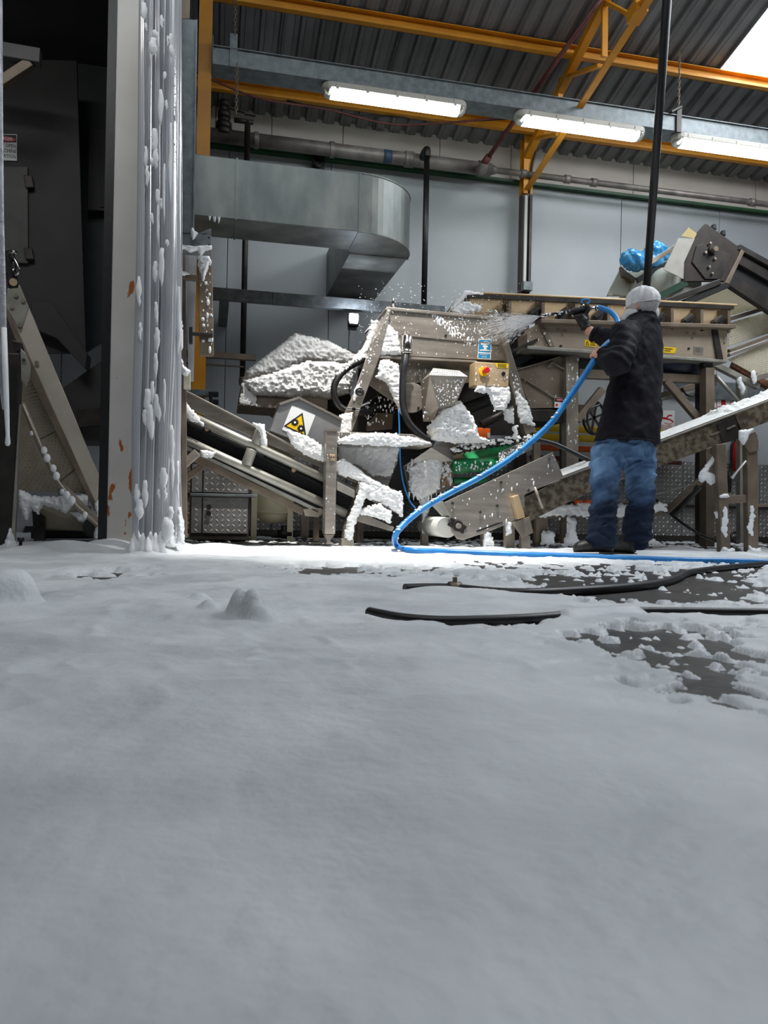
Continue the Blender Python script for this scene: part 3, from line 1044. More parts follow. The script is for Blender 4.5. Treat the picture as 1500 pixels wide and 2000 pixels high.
# hinge bolts on the left leg
q = P(702, 766, MY - .031)
obj('pivot_boss', MB().cyl(q, q - Vector((0, .012, 0)), .032, 24).cyl(q, q - Vector((0, .02, 0)), .017, 20), M_CHROME, mc, bevel=.002)
q = P(690, 800, MY - .031)
wn = obj('wing_nut', MB().cyl(q, q - Vector((0, .02, 0)), .014, 10), M_CHROME, mc)
obj('wing', MB().bar(q + Vector((-.045, -.016, .004)), q + Vector((.045, -.016, -.002)), .008, .014), M_CHROME, wn, bevel=.003)
# lower cross beam, post with foot, hinged flap, inner legs
obj('cross_beam', MB().plate([(657, 843), (806, 848), (845, 867), (843, 872), (658, 865)], MY - .25, .3), M_STEEL, mc, bevel=.004)
ps = obj('front_leg', MB().plate([(638, 841), (659, 841), (655, 1043), (634, 1043)], MY - .32, .11), M_STEEL, mc, bevel=.006)
obj('leg_cap', MB().plate([(637, 838), (660, 838), (660, 842), (637, 842)], MY - .325, .12), M_STEEL, ps)
obj('leg_foot', MB().plate([(635, 1044), (654, 1044), (645, 1055), (648, 1063), (637, 1063), (639, 1056)], MY - .31, .09), M_STEELD, ps)
q = P(649, 893, MY - .322)
pl = obj('lock_plate', MB().plate([(643.5, 887), (654.5, 888), (654, 899.5), (645, 899)], MY - .326, .007), M_TAN, ps, bevel=.002)
for dx in (-.008, .008):
    obj('screw', MB().cyl(q + Vector((dx, -.005, -.001)), q + Vector((dx, -.009, -.001)), .005, 8), M_INK, pl)
obj('flap', MB().plate([(658, 868), (781, 870), (776, 905), (771, 915), (757, 952), (701, 940), (658, 909)], MY + .0, .02), M_STEEL, mc, bevel=.003)
obj('inner_void', MB().plate([(762, 860), (846, 868), (840, 905), (800, 975), (757, 975), (765, 930)], MY + .3, .05), M_VOID, mc)  # dark sheet standing in for shade inside the machine opening
obj('side_chute', MB().plate([(884, 852), (885, 950), (857, 962), (828, 970), (798, 958), (788, 910), (840, 878)], MY + .06, .02), M_STEELD, mc, bevel=.003)
ch2 = obj('chute_fold', MB().raw([P(842, 874, MY - .04), P(884, 852, MY - .02), P(885, 900, MY - .02), P(790, 910, MY + .02), P(842, 874, MY + .05), P(884, 852, MY + .05), P(885, 900, MY + .05), P(790, 910, MY + .05)],
                                [(0, 3, 2, 1), (4, 5, 6, 7), (0, 1, 5, 4), (1, 2, 6, 5), (2, 3, 7, 6), (3, 0, 4, 7)], False), M_STEEL, mc)
obj('rear_leg', MB().plate([(824, 966), (837, 966), (837, 1066), (824, 1066)], MY + .1, .05), M_STEELD, mc, bevel=.004)
obj('rear_leg', MB().plate([(1042, 842), (1056, 842), (1056, 1066), (1044, 1066)], MY + .5, .05), M_STEELB, mc, bevel=.004)
obj('rear_leg', MB().plate([(700, 842), (712, 842), (710, 1060), (698, 1060)], MY + .62, .05), M_STEELB, mc, bevel=.004)
obj('inner_plate', MB().plate([(716, 842), (766, 838), (768, 808), (737, 806), (716, 830)], MY + .25, .02), M_STEELB, mc, bevel=.002)
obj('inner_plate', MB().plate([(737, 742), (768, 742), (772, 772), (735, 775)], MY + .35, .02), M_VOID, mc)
obj('drive_bracket', MB().plate([(745, 745), (752, 745), (752, 775), (744, 775)], MY + .2, .02), M_STEEL, mc, bevel=.002)
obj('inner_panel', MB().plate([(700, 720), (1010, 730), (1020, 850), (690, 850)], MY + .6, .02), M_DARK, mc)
obj('cross_shaft', MB().cyl(P(940, 830, MY + .12), P(1010, 795, MY + .12), .03, 12), M_DARK, mc)
obj('cross_shaft', MB().cyl(P(905, 800, MY + .22), P(1010, 760, MY + .22), .045, 12), M_BLACK, mc)
# black drive chain / belt along the top of the green conveyor bed
b = MB()
pp = spline(withY([(884, 882, MY - .06), (920, 874, MY - .06), (960, 867, MY - .06), (1000, 862, MY - .05), (1040, 858, MY - .03)]), 10)
b.tube(pp, [.026 + .007 * math.sin(i * 2.3) for i in range(len(pp))], 10)
obj('bed_edge', b, M_BLACK, mc)
fm = MB()
for i in range(150):
    p = pp[random.randrange(len(pp))]
    r_ = random.uniform(.006, .016)
    fm.ball(p + Vector((random.uniform(-.02, .02), random.uniform(-.03, .0), random.uniform(-.01, .032))), r_, 7, 5, (1.2, 1, .8))
tw = spline(withY([(1003, 858, MY - .06), (1008, 845, MY - .07), (1004, 836, MY - .07), (1012, 832, MY - .07)]), 5)
fm.tube(tw, [.02, .02, .019, .017, .016, .015, .014, .016, .018, .018, .016, .014, .012, .012, .01, .008][:len(tw)], 8)
obj('foam', fm, M_FOAMW, mc, kind='stuff')
# green belt bed
obj('belt_roller', MB().cyl(P(886, 912, MY - .03), P(976, 905, MY - .03), .05, 20), M_GREEN, mc)
obj('belt', MB().raw([P(886, 902, MY - .08), P(976, 900, MY - .08), P(1022, 872, MY - .02), P(1022, 862, MY + .1), P(886, 890, MY + .1),
                      P(886, 912, MY - .08), P(976, 910, MY - .08), P(1022, 884, MY - .02), P(1022, 874, MY + .1), P(886, 900, MY + .1)],
                     [(0, 1, 2, 3, 4), (9, 8, 7, 6, 5), (0, 5, 6, 1), (1, 6, 7, 2), (2, 7, 8, 3), (3, 8, 9, 4), (4, 9, 5, 0)], False), M_GREEN, mc)
obj('bed_panel', MB().plate([(888, 884), (1040, 862), (1040, 878), (974, 908), (888, 904)], MY + .12, .02), M_STEEL, mc)
obj('belt', MB().cyl(P(886, 938, MY + .05), P(950, 938, MY + .05), .022, 16), M_GREEN, mc)
obj('belt_cover', MB().plate([(974, 884), (1023, 862), (1023, 886), (974, 906)], MY - .09, .012), M_STEEL, mc, bevel=.002)
obj('scraper', MB().plate([(880, 850), (884, 848), (908, 898), (884, 905)], MY - .01, .01), M_TAN, mc)
ob = obj('orange_guard', MB().plate([(931, 835), (958, 837), (958, 856), (934, 856)], MY + .1, .04), mat('orange_plastic', (232, 98, 22), (244, 112, 34), .45), mc, bevel=.004, label='small orange box')
obj('sticker', MB().plate([(952, 845), (957, 845), (957, 855), (952, 855)], MY + .098, .001), M_WHITE, ob)
# rust patch plate beside the chute
obj('rust_plate', MB().plate([(861, 903), (883, 896), (884, 945), (862, 952)], MY + .04, .015), mat('rusty', (150, 110, 84), (196, 176, 156), .6, scale=40), mc)

# foam on the machine
fm = MB()
foam_patch([(752, 626), (777, 652), (782, 692), (742, 693), (742, 655)], MY - .005, 0.019, 1.6, .6, 1, fm, 8)
foam_patch([(757, 703), (778, 712), (784, 770), (787, 812), (770, 782), (757, 748), (737, 736), (744, 706)], MY - .01, 0.022, 1.6, .6, 2, fm, 8)
obj('foam_clump', fm, M_FOAMW, mc, kind='stuff')
fm = MB()
foam_patch([(872, 792), (897, 785), (922, 812), (935, 852), (955, 862), (890, 866), (840, 858), (834, 836), (846, 822), (860, 800)], MY - .1, 0.090, 1.8, .35, 3, fm, 22, nsc=6)
obj('foam_mound', fm, M_FOAMW, mc, kind='stuff')
fm = MB()
foam_patch([(1008, 764), (1030, 788), (1043, 832), (1018, 826), (1010, 800)], MY - .035, 0.017, 1.6, .6, 4, fm, 7)
foam_patch([(662, 812), (688, 806), (684, 842), (686, 858), (660, 862)], MY - .055, 0.014, 1.6, .6, 5, fm, 6)
foam_patch([(693, 764), (700, 752), (703, 758), (692, 782)], MY - .035, 0.008, 1.6, .6, 6, fm, 4)
foam_patch([(661, 858), (700, 846), (770, 848), (810, 856), (840, 866), (780, 871), (662, 866)], MY - .26, 0.017, 1.6, .7, 7, fm, 6)
foam_patch([(660, 870), (780, 872), (772, 908), (762, 930), (720, 925), (700, 905), (662, 900)], MY - .005, 0.017, 1.6, .8, 8, fm, 8, 4)
foam_patch([(929, 752), (994, 757), (998, 775), (985, 800), (966, 802), (958, 770), (930, 764)], MY - .16, 0.017, 1.6, .7, 9, fm, 6, 4)
foam_patch([(984, 800), (1002, 800), (1003, 826), (988, 822)], MY - .06, 0.017, 1.6, .7, 19, fm, 5, 4)
obj('foam_clump', fm, M_FOAMW, mc, kind='stuff')
fm = MB()
splatter([(840, 612), (955, 622), (978, 690), (930, 690), (880, 650), (840, 625)], MY, 150, .002, .007, 2, fm, .5)
splatter([(842, 607), (860, 618), (900, 652), (930, 668), (920, 672), (880, 655), (845, 625)], MY, 60, .004, .010, 3, fm, .8)
splatter([(757, 605), (975, 622), (995, 700), (760, 690)], MY, 90, .002, .006, 4, fm)
splatter([(930, 707), (994, 712), (992, 755), (928, 752)], MY - .171, 70, .002, .006, 5, fm)
splatter([(842, 738), (908, 740), (888, 788), (858, 794)], MY - .25, 110, .002, .006, 6, fm)
splatter([(822, 748), (838, 738), (856, 796), (844, 822), (827, 822)], MY - .12, 45, .002, .008, 7, fm)
splatter([(842, 876), (884, 854), (884, 945), (830, 962), (800, 950), (792, 912)], MY - .0, 260, .003, .011, 8, fm, .7)
splatter([(660, 845), (800, 850), (840, 868), (662, 868)], MY - .255, 90, .003, .008, 9, fm)
splatter([(974, 886), (1023, 864), (1023, 886), (974, 904)], MY - .092, 110, .003, .009, 10, fm)
splatter([(890, 902), (975, 899), (976, 916), (890, 920)], MY - .085, 40, .003, .010, 11, fm)
splatter([(995, 720), (1012, 740), (1035, 830), (1020, 820)], MY - .03, 60, .003, .008, 12, fm)
splatter([(640, 850), (656, 850), (654, 1040), (636, 1040)], MY - .32, 14, .002, .005, 13, fm)
splatter([(700, 790), (760, 770), (780, 800), (745, 835), (715, 830)], MY + .1, 60, .003, .010, 14, fm)
splatter([(735, 650), (760, 605), (752, 640), (700, 770), (694, 765)], MY - .03, 40, .003, .008, 15, fm)
splatter([(780, 705), (830, 712), (840, 735), (800, 750)], MY + .05, 50, .002, .007, 16, fm)
obj('foam_splatter', fm, M_FOAM, mc, kind='stuff')
fm = MB()
foam_patch([(800, 915), (815, 905), (858, 880), (862, 905), (858, 955), (835, 968), (815, 975), (800, 955)], MY - .0, 0.017, 1.6, .9, 21, fm, 5, 5)
foam_patch([(822, 960), (836, 958), (838, 1000), (830, 1010), (836, 1040), (824, 1042), (826, 1005), (820, 985)], MY + .08, 0.017, 1.6, .7, 22, fm, 4, 3)
drops(795, 875, lambda x_: 968 - abs(x_ - 830) * .2, MY + .0, 12, .05, .008, 5, fm)
obj('foam_clump', fm, M_FOAMW, mc, kind='stuff')
# blue cord
obj('cord', MB().tube(spline(withY([(779, 800, MY - .1), (781, 870, MY - .1), (782, 905, MY - .08), (788, 945, MY - .1), (800, 978, MY - .12), (812, 993, MY - .14)]), 8), .006, 8), M_BLUE, None,
    'thin blue cord hanging in front of the machine opening', 'cord')

# ================================================================== FOAM-COVERED HOPPER BEHIND
HY = 6.0
hp = thing('feed_hopper', 'sheet metal hopper buried in lumpy white foam, left of the machine', 'hopper', (P(600, 760, HY).x, HY, P(600, 800, HY).z))
ridge = [(577, 652), (642, 665), (698, 690), (726, 640)]
obj('back_plate', MB().plate([(577, 650), (584, 650), (702, 690), (698, 696), (640, 672), (560, 690), (480, 735), (478, 728)], HY + .12, .02), M_STEELD, hp)
# tilted front face
fr = [P(479, 727, HY), P(577, 651, HY + .1), P(642, 664, HY + .12), P(700, 700, HY + .05), P(684, 768, HY - .05), P(640, 781, HY - .12), P(500, 774, HY - .14), P(474, 748, HY - .05)]
obj('front_sheet', MB().raw(fr + [p + Vector((0, .03, 0)) for p in fr], [tuple(range(7, -1, -1)), tuple(range(8, 16))] + [(i, (i + 1) % 8, (i + 1) % 8 + 8, i + 8) for i in range(8)], False), M_STEELD, hp)
obj('side_plate', MB().plate([(466, 792), (472, 750), (497, 774), (640, 780), (640, 800), (530, 797), (500, 795)], HY - .15, .5), M_STEELB, hp, bevel=.003)
obj('underside', MB().plate([(500, 776), (684, 770), (690, 800), (640, 830), (560, 820)], HY + .1, .4), M_DARK, hp)
for px in (612, 690):
    obj('support_leg', MB().plate([(px, 790), (px + 12, 790), (px + 11, 1056), (px, 1056)], HY + .3, .05), M_STEELB, hp, bevel=.003)
fm = MB()
foam_patch([(577, 653), (642, 668), (696, 694), (700, 716), (640, 712), (600, 706), (530, 735), (482, 745), (480, 727)], HY - .0, 0.075, 2.0, .45, 31, fm, 14, nsc=6)
foam_patch([(480, 742), (530, 730), (600, 706), (650, 708), (702, 712), (690, 745), (680, 766), (640, 777), (600, 772), (560, 776), (497, 772), (474, 752)], HY - .13, 0.083, 2.0, .5, 32, fm, 12, nsc=6)
obj('foam_cover', fm, M_FOAMW, hp, kind='stuff')
fm = MB()
foam_patch([(726, 626), (742, 624), (738, 650), (716, 700), (700, 712), (688, 700), (706, 684), (718, 660)], MY + .25, 0.028, 1.6, .6, 33, fm, 7)
foam_patch([(474, 752), (500, 772), (500, 790), (470, 788)], HY - .155, 0.007, 1.6, .9, 34, fm, 4, 5)
obj('foam_web', fm, M_FOAMW, hp, kind='stuff')
# ================================================================== LEFT INCLINED CONVEYOR (runs down behind the strip curtain to the machine)
LY = 5.12
M_BEIGE = mat('stainless_beige', (148, 146, 136), (178, 175, 164), 0.42, 0.5, scale=8, bump=0.06, bscale=50, rvar=.1)
lc = thing('inclined_conveyor', 'stainless inclined conveyor with twin side tubes running down to the machine', 'conveyor', (P(520, 900, LY).x, LY, 0))


def ext(a, b, k):
    """extend pixel line a->b beyond a by fraction k"""
    return (a[0] - (b[0] - a[0]) * k, a[1] - (b[1] - a[1]) * k)


for j, dy in enumerate((0.0, 0.62)):
    s0, s1 = ext((334, 795), (694, 962), .25), (694, 962)
    obj('side_tube', MB().cyl(P(*s0, LY) + Vector((0, dy, 0)), P(*s1, LY) + Vector((0, dy, 0)), .029, 16), M_BEIGE, lc)
    s0, s1 = ext((341, 850), (676, 1003), .25), (676, 1003)
    obj('side_tube', MB().cyl(P(*s0, LY) + Vector((0, dy, 0)), P(*s1, LY) + Vector((0, dy, 0)), .029, 16), M_BEIGE, lc)
# guide channel (tall side guard with folded lip)
gp = [ext((334, 748), (703, 938), .25), (703, 938), (697, 944), ext((334, 783), (697, 944), .25)]
gd_ = obj('side_guard', MB().plate(gp, LY + .03, .012), M_STEEL, lc, bevel=.003)
obj('guard_lip', MB().bar(P(*ext((334, 749), (703, 938), .25), LY) + Vector((0, .02, 0)), P(703, 938, LY) + Vector((0, .02, 0)), .05, .012), M_STEEL, gd_, bevel=.003)
obj('side_guard', MB().plate(gp, LY + .58, .012), M_STEELD, lc, bevel=.003)
# belts: carrying run and return run
obj('belt', MB().bar(P(*ext((334, 812), (690, 975), .25), LY) + Vector((0, .31, 0)), P(690, 975, LY) + Vector((0, .31, 0)), .52, .015), M_BLACK, lc)
obj('return_belt', MB().bar(P(*ext((334, 858), (676, 1012), .25), LY) + Vector((0, .31, 0)), P(676, 1012, LY) + Vector((0, .31, 0)), .52, .015), M_BLACK, lc)
obj('belt_side', MB().plate([ext((334, 806), (690, 968), .25), (690, 968), (680, 1000), ext((334, 838), (680, 1000), .25)], LY + .1, .02), M_VOID, lc)
obj('under_beam', MB().bar(P(*ext((337, 872), (594, 1000), .3), LY) + Vector((0, .04, 0)), P(594, 1000, LY) + Vector((0, .04, 0)), .05, .05), M_STEELB, lc, bevel=.004)
obj('under_strip', MB().bar(P(*ext((337, 862), (622, 998), .3), LY) + Vector((0, .0, 0)), P(622, 998, LY) + Vector((0, .0, 0)), .02, .022), M_BEIGE, lc)
for (a, b_) in (((510, 838), (500, 868)), ((492, 878), (481, 908)), ((352, 800), (350, 820))):
    obj('spacer', MB().cyl(P(*a, LY - .012), P(*b_, LY - .012), .036, 14), M_BEIGE, lc, bevel=.004)
for (px, py) in ((404, 842), (573, 922)):
    q = P(px, py, LY + .06)
    r_ = obj('return_roller', MB().cyl(q, q + Vector((0, .5, 0)), .028, 14), M_DARK, lc)
    obj('roller_end', MB().cyl(q + Vector((0, -.012, .012)), q + Vector((0, .004, .012)), .014, 12), M_TAN, r_)
obj('brace', MB().bar(P(338, 926, LY), P(386, 884, LY), .06, .055), M_STEEL, lc, bevel=.005)
obj('brace', MB().bar(P(341, 950, LY + .1), P(410, 900, LY + .1), .05, .045), M_STEELB, lc, bevel=.005)
obj('support_leg', MB().plate([(338, 920), (350, 920), (350, 1052), (338, 1052)], LY + .1, .06), M_STEELB, lc, bevel=.004)
sl = obj('support_leg', MB().plate([(711, 938), (726, 942), (690, 1030), (690, 1066), (668, 1066), (672, 1030)], LY - .04, .07), M_STEELD, lc, bevel=.004)
obj('foot_block', MB().plate([(667, 1052), (691, 1052), (691, 1067), (667, 1067)], LY - .06, .10), M_STEELD, sl, bevel=.004)
obj('support_leg', MB().plate([(587, 1002), (605, 1002), (603, 1050), (589, 1050)], LY + .45, .07), M_STEELB, lc, bevel=.004)
obj('tail_plate', MB().plate([(592, 994), (628, 992), (634, 1000), (622, 1010), (596, 1008)], LY - .01, .03), M_STEELD, lc, bevel=.003)
obj('discharge_plate', MB().plate([(701, 940), (729, 939), (785, 962), (786, 1008), (722, 976), (694, 962)], LY - .03, .02), M_STEEL, lc, bevel=.003)
obj('tail_rail', MB().plate([(693, 1000), (700, 998), (770, 1030), (766, 1038), (691, 1016)], LY - .03, .04), M_STEELD, lc, bevel=.003)
obj('tail_rail', MB().plate([(658, 940), (693, 958), (693, 973), (658, 957)], LY - .05, .03), M_BEIGE, lc, bevel=.003)
fm = MB()
foam_patch([(700, 940), (729, 940), (785, 964), (785, 1008), (760, 990), (740, 978), (725, 976), (705, 968)], LY - .035, 0.019, 1.6, .7, 41, fm, 7)
foam_patch([(705, 945), (722, 948), (702, 1000), (690, 1030), (688, 1055), (672, 1052), (680, 1015), (692, 985)], LY - .06, 0.017, 1.6, .6, 42, fm, 6)
foam_patch([(695, 1000), (715, 990), (740, 985), (765, 1000), (762, 1020), (735, 1010), (715, 1008)], LY - .045, 0.014, 1.6, .8, 43, fm, 5, 5)
foam_patch([(560, 840), (600, 852), (636, 878), (640, 905), (600, 890), (570, 868)], LY - .02, 0.019, 1.6, .5, 44, fm, 8)
foam_patch([(494, 826), (516, 830), (522, 872), (512, 872), (508, 846)], LY - .05, 0.014, 1.6, .4, 45, fm, 5, 2)
foam_patch([(345, 785), (362, 786), (380, 808), (398, 830), (372, 820)], LY - .04, 0.011, 1.6, .5, 46, fm, 4, 3)
foam_patch([(392, 880), (420, 884), (412, 894), (396, 892)], LY - .04, 0.011, 1.6, .5, 47, fm, 4, 2)
foam_patch([(652, 905), (670, 895), (705, 922), (752, 950), (742, 954), (700, 938), (660, 925)], LY - .04, 0.017, 1.6, .6, 48, fm, 6)
obj('foam_clump', fm, M_FOAMW, lc, kind='stuff')
# drive guard with gear warning
gy = LY + .02
dg = obj('drive_guard', MB().plate([(547, 788), (583, 776), (668, 819), (660, 872), (637, 884), (527, 841)], gy, .28), mat('guard_grey', (128, 128, 128), (146, 146, 146), .45, .3, scale=6), lc, bevel=.004,
         label='grey five sided drive guard')
obj('guard_edge', MB().plate([(545, 787), (583, 774), (585, 778), (548, 791)], gy - .012, .30), M_STEEL, dg)
obj('guard_edge', MB().plate([(583, 774), (669, 817), (668, 821), (583, 778)], gy - .012, .30), M_STEEL, dg)
stk = obj('warning_sign', MB().plate([(570, 792), (616, 811), (597, 860), (551, 839)], gy - .003, .003), M_WHITE, dg, label='white sticker with yellow gear entanglement triangle')
obj('triangle_border', MB().plate([(591, 806), (598, 852), (554, 832)], gy - .0045, .0015), M_INK, stk)
obj('triangle', MB().plate([(589, 811), (594.5, 848), (559.5, 832)], gy - .006, .0015), M_STKY, stk)


def gear(px, py, r, m_out, m_in):
    c = P(px, py, gy - .0062)
    pts = []
    for k in range(44):
        a = 2 * math.pi * k / 44
        rr = r if (k // 2) % 2 else r * .8
        pts.append(c + Vector((rr * math.cos(a), 0, rr * math.sin(a))))
    g = obj('gear_symbol', MB().prism(pts, (0, -.001, 0)).cyl(c - Vector((0, .0002, 0)), c - Vector((0, .0018, 0)), r * .35, 16), m_out, stk)
    return g


for (px, py, r) in ((576, 825, .026), (588, 837, .026)):
    gear(px, py, r, M_INK, M_STKY)
gi = MB()
for (px, py) in ((576, 825), (588, 837)):
    c = P(px, py, gy - .0082)
    gi.cyl(c, c - Vector((0, .001, 0)), .0075, 14)
obj('gear_hubs', gi, M_WHITE, stk, kind='stuff')

# cabinet with chequer doors and cream tank behind the left conveyor
cab = thing('chequer_cabinet', 'low cabinet of chequer plate doors behind the left conveyor', 'cabinet', (P(430, 1000, 6.08).x, 6.08, 0))
cx0, cx1, cz1 = P(372, 950, 6.08).x, P(488, 950, 6.08).x, P(430, 905, 6.08).z
obj('carcass', MB().box((cx0, 6.10, .02), (cx1, 6.142, cz1)), M_DARK, cab)
obj('carcass', MB().box((cx0, 6.30, .02), (cx1, 6.75, cz1)), M_DARK, cab)
obj('cabinet_top', MB().box((cx0, 6.3, cz1), (cx1, 6.75, cz1 + .02)), M_DARK, cab)
cz_m = P(430, 967, 6.08).z
for (xa, xb) in ((cx0 + .01, P(396, 950, 6.08).x - .006), (P(396, 950, 6.08).x + .006, cx1 - .01)):
    for (za, zb) in ((.07, cz_m - .02), (cz_m + .02, cz1 - .01)):
        chequer_sheet(xa, xb, za, zb, 6.09, cab, .026, 'door_panel')
obj('rail', MB().bar((cx0, 6.065, cz_m), (P(502, 967, 6.08).x, 6.065, cz_m), .03, .022), M_GALV, cab, bevel=.003)
for dz_ in (.17, .12):
    q = Vector((P(408, 1000, 6.08).x, 6.08, dz_ + .1))
    obj('knob', MB().cyl(q, q - Vector((0, .02, 0)), .018, 14), M_INK, cab)
M_CREAM = mat('cream_paint', (216, 206, 170), (228, 219, 188), .4, scale=5)
tk = thing('pressure_tank', 'cream painted round tank in a frame behind the conveyor', 'tank', (P(532, 1000, 6.5).x, 6.5, 0))
tcx = P(532, 980, 6.5).x
tr_ = .13
zb_, zt_ = P(532, 1022, 6.5).z, P(532, 930, 6.5).z
b = MB()
b.tube([(tcx, 6.5, zb_ - .0), (tcx, 6.5, zb_ + .012), (tcx, 6.5, zb_ + .04), (tcx, 6.5, zb_ + .09), (tcx, 6.5, zt_ + .12)], [.03, .09, .12, .145, .145], 28)
obj('tank_shell', b, M_CREAM, tk)
obj('band', MB().cyl((tcx, 6.5, zb_ + .085), (tcx, 6.5, zb_ + .1), .149, 28), M_CREAM, tk)
for px in (496, 566):
    q = P(px, 960, 6.5)
    obj('frame_post', MB().box((q.x - .025, 6.42, 0), (q.x + .025, 6.5, zt_ + .2)), M_CREAM, tk, bevel=.004)
obj('frame_plate', MB().box((P(492, 900, 6.5).x, 6.66, zt_ - .1), (P(570, 900, 6.5).x, 6.68, zt_ + .35)), M_CREAM, tk)
obj('drain_valve', MB().cyl((tcx + .04, 6.45, .06), (tcx + .16, 6.45, .06), .035, 12).cyl((tcx + .1, 6.45, .02), (tcx + .1, 6.45, .13), .028, 10), M_BLACK, tk)
# small bracket left of the column, black mount
sb = thing('sensor_bracket', 'grey arm with two black knobs beside the orange column', 'bracket', P(395, 765, 6.12))
obj('arm', MB().box(P(350, 771, 6.1), P(415, 762, 6.1) + Vector((0, .06, 0))), M_GALV, sb, bevel=.003)
obj('plate', MB().box(P(408, 790, 6.08), P(415, 765, 6.08) + Vector((0, .04, 0))), M_BLACK, sb, bevel=.003)
for py in (769, 784):
    obj('knob', MB().box(P(415, py + 5, 6.07), P(427, py - 4, 6.07) + Vector((0, .05, 0))), M_BLACK, sb, bevel=.006)

# ================================================================== DISCHARGE CONVEYOR (right of machine, rising to the right behind the person)
CY = 5.0
M_SWIRL = mat('swirled_stainless', (104, 92, 76), (156, 144, 124), .38, .6, scale=22, lo=.4, hi=.62, bump=.08, bscale=30, detail=2, rvar=.1)
dc = thing('discharge_conveyor', 'long stainless belt conveyor rising to the right behind the person', 'conveyor', (P(1180, 960, CY).x, CY, 0))
top0, top1 = (1040, 945), (1560, 764)
# near and far side plates
for dy in (0.0, .5):
    obj('side_plate', MB().prism([P(x_, y_, CY) + Vector((0, dy, 0)) for x_, y_ in ((1000, 985), (1100, 935), (1433, 811), (1447, 853), (1158, 958), (1010, 1030))], (0, .02, 0)), M_SWIRL, dc, bevel=.003)
    obj('side_plate', MB().prism([P(x_, y_, CY) + Vector((0, dy - .012, 0)) for x_, y_ in ((1433, 810), (1740, 695), (1740, 733), (1448, 843))], (0, .03, 0)), M_SWIRL, dc, bevel=.003)
obj('top_rail', MB().bar(P(1095, 936, CY) + Vector((0, .0, .006)), P(1740, 695, CY) + Vector((0, .0, .006)), .03, .012), M_STEEL, dc, bevel=.002)
bl = MB().bar(P(1060, 952, CY) + Vector((0, .26, .012)), P(1740, 695, CY) + Vector((0, .26, .012)), .46, .02)
obj('belt', bl, M_WHITEP, dc)
obj('return_belt', MB().bar(P(1020, 1000, CY) + Vector((0, .26, 0)), P(1740, 733, CY) + Vector((0, .26, 0)), .46, .02), M_WHITEP, dc)
fm = MB()
b0, b1 = P(1095, 936, CY), P(1740, 695, CY)
nu, nv = 300, 16
vs_, fs_ = [], []
uu_, vv_ = np.meshgrid(np.arange(nu), np.arange(nv), indexing='ij')
hh_ = fbm(uu_ * .55 + 3, vv_ * .6 + 8, 3)
for i in range(nu):
    for j in range(nv):
        t_ = i / (nu - 1)
        e_ = math.sin(math.pi * j / (nv - 1)) ** .5
        amt = (.030 if t_ > .50 else .012) * min(1, t_ * 8)
        vs_.append(b0.lerp(b1, t_) + Vector((0, .01 + .42 * j / (nv - 1), .018 + amt * e_ * (2.4 * float(hh_[i, j]) - .25))))
for i in range(nu - 1):
    for j in range(nv - 1):
        k_ = i * nv + j
        fs_.append((k_, k_ + nv, k_ + nv + 1, k_ + 1))
fm.raw(vs_, fs_, True)
obj('foam', fm, M_FOAMW, dc, kind='stuff')
jb = obj('joint_plate', MB().plate([(1422, 812), (1434, 808), (1448, 854), (1436, 860), (1412, 866), (1402, 828)], CY - .012, .02), M_DARK, dc, bevel=.004)
obj('slot', MB().bar(P(1388, 850, CY - .004), P(1418, 838, CY - .004), .008, .012), M_STEEL, dc)
obj('slot', MB().bar(P(1420, 838, CY - .016), P(1436, 831, CY - .016), .008, .012), M_STEEL, dc)
# head plate with roller
hd = obj('head_plate', MB().plate([(868, 981), (1080, 883), (1101, 932), (1025, 966), (1024, 1010), (960, 1036), (905, 1055), (893, 1053), (882, 1038), (878, 1009)], CY - .035, .012), M_STEEL, dc, bevel=.003)
obj('head_plate', MB().plate([(868, 981), (1080, 883), (1101, 932), (1025, 966), (1024, 1010), (960, 1036), (905, 1055), (893, 1053), (882, 1038), (878, 1009)], CY + .53, .012), M_STEELD, dc, bevel=.003)
q = P(872, 1030, CY)
obj('head_roller', MB().cyl(q + Vector((0, -.025, 0)), q + Vector((0, .5, 0)), .07, 28), mat('ribbed_belt', (206, 204, 192), (222, 220, 210), .5, bump=.2, bscale=120), dc)
q2 = P(893, 1027, CY - .036)
be = obj('bearing', MB().cyl(q2, q2 - Vector((0, .02, 0)), .038, 24), M_DARK, hd, bevel=.003)
obj('shaft', MB().cyl(q2, q2 - Vector((0, .04, 0)), .018, 16), M_STEEL, be)
for dx, dz_ in ((-.06, .03), (.055, -.03)):
    obj('bolt', MB().cyl(q2 + Vector((dx, 0, dz_)), q2 + Vector((dx, -.014, dz_)), .011, 6), M_CHROME, be)
obj('bearing_flange', MB().bar(q2 + Vector((-.06, -.006, .03)), q2 + Vector((.055, -.006, -.03)), .012, .06), M_DARK, be, bevel=.006)
obj('corner_bracket', MB().plate([(843, 985), (866, 979), (880, 1007), (865, 1008)], CY - .06, .03), M_BEIGE, dc, bevel=.003)
obj('clamp_bracket', MB().plate([(1001, 971), (1013, 966), (1026, 1010), (1013, 1014)], CY - .09, .06), M_TAN, dc, bevel=.003)
for (px, py) in ((1071, 897), (883, 983), (977, 942), (937, 1000), (978, 1022), (970, 988), (1031, 958)):
    q = P(px, py, CY - .035)
    obj('bolt', MB().cyl(q, q - Vector((0, .012, 0)), .011, 6), M_CHROME, hd)
obj('slot', MB().bar(P(931, 1038, CY - .037), P(980, 1020, CY - .037), .004, .010), M_INK, hd)
obj('swing_rod', MB().cyl(P(1044, 951, CY - .06), P(1060, 993, CY - .06), .010, 8), M_STEEL, dc)
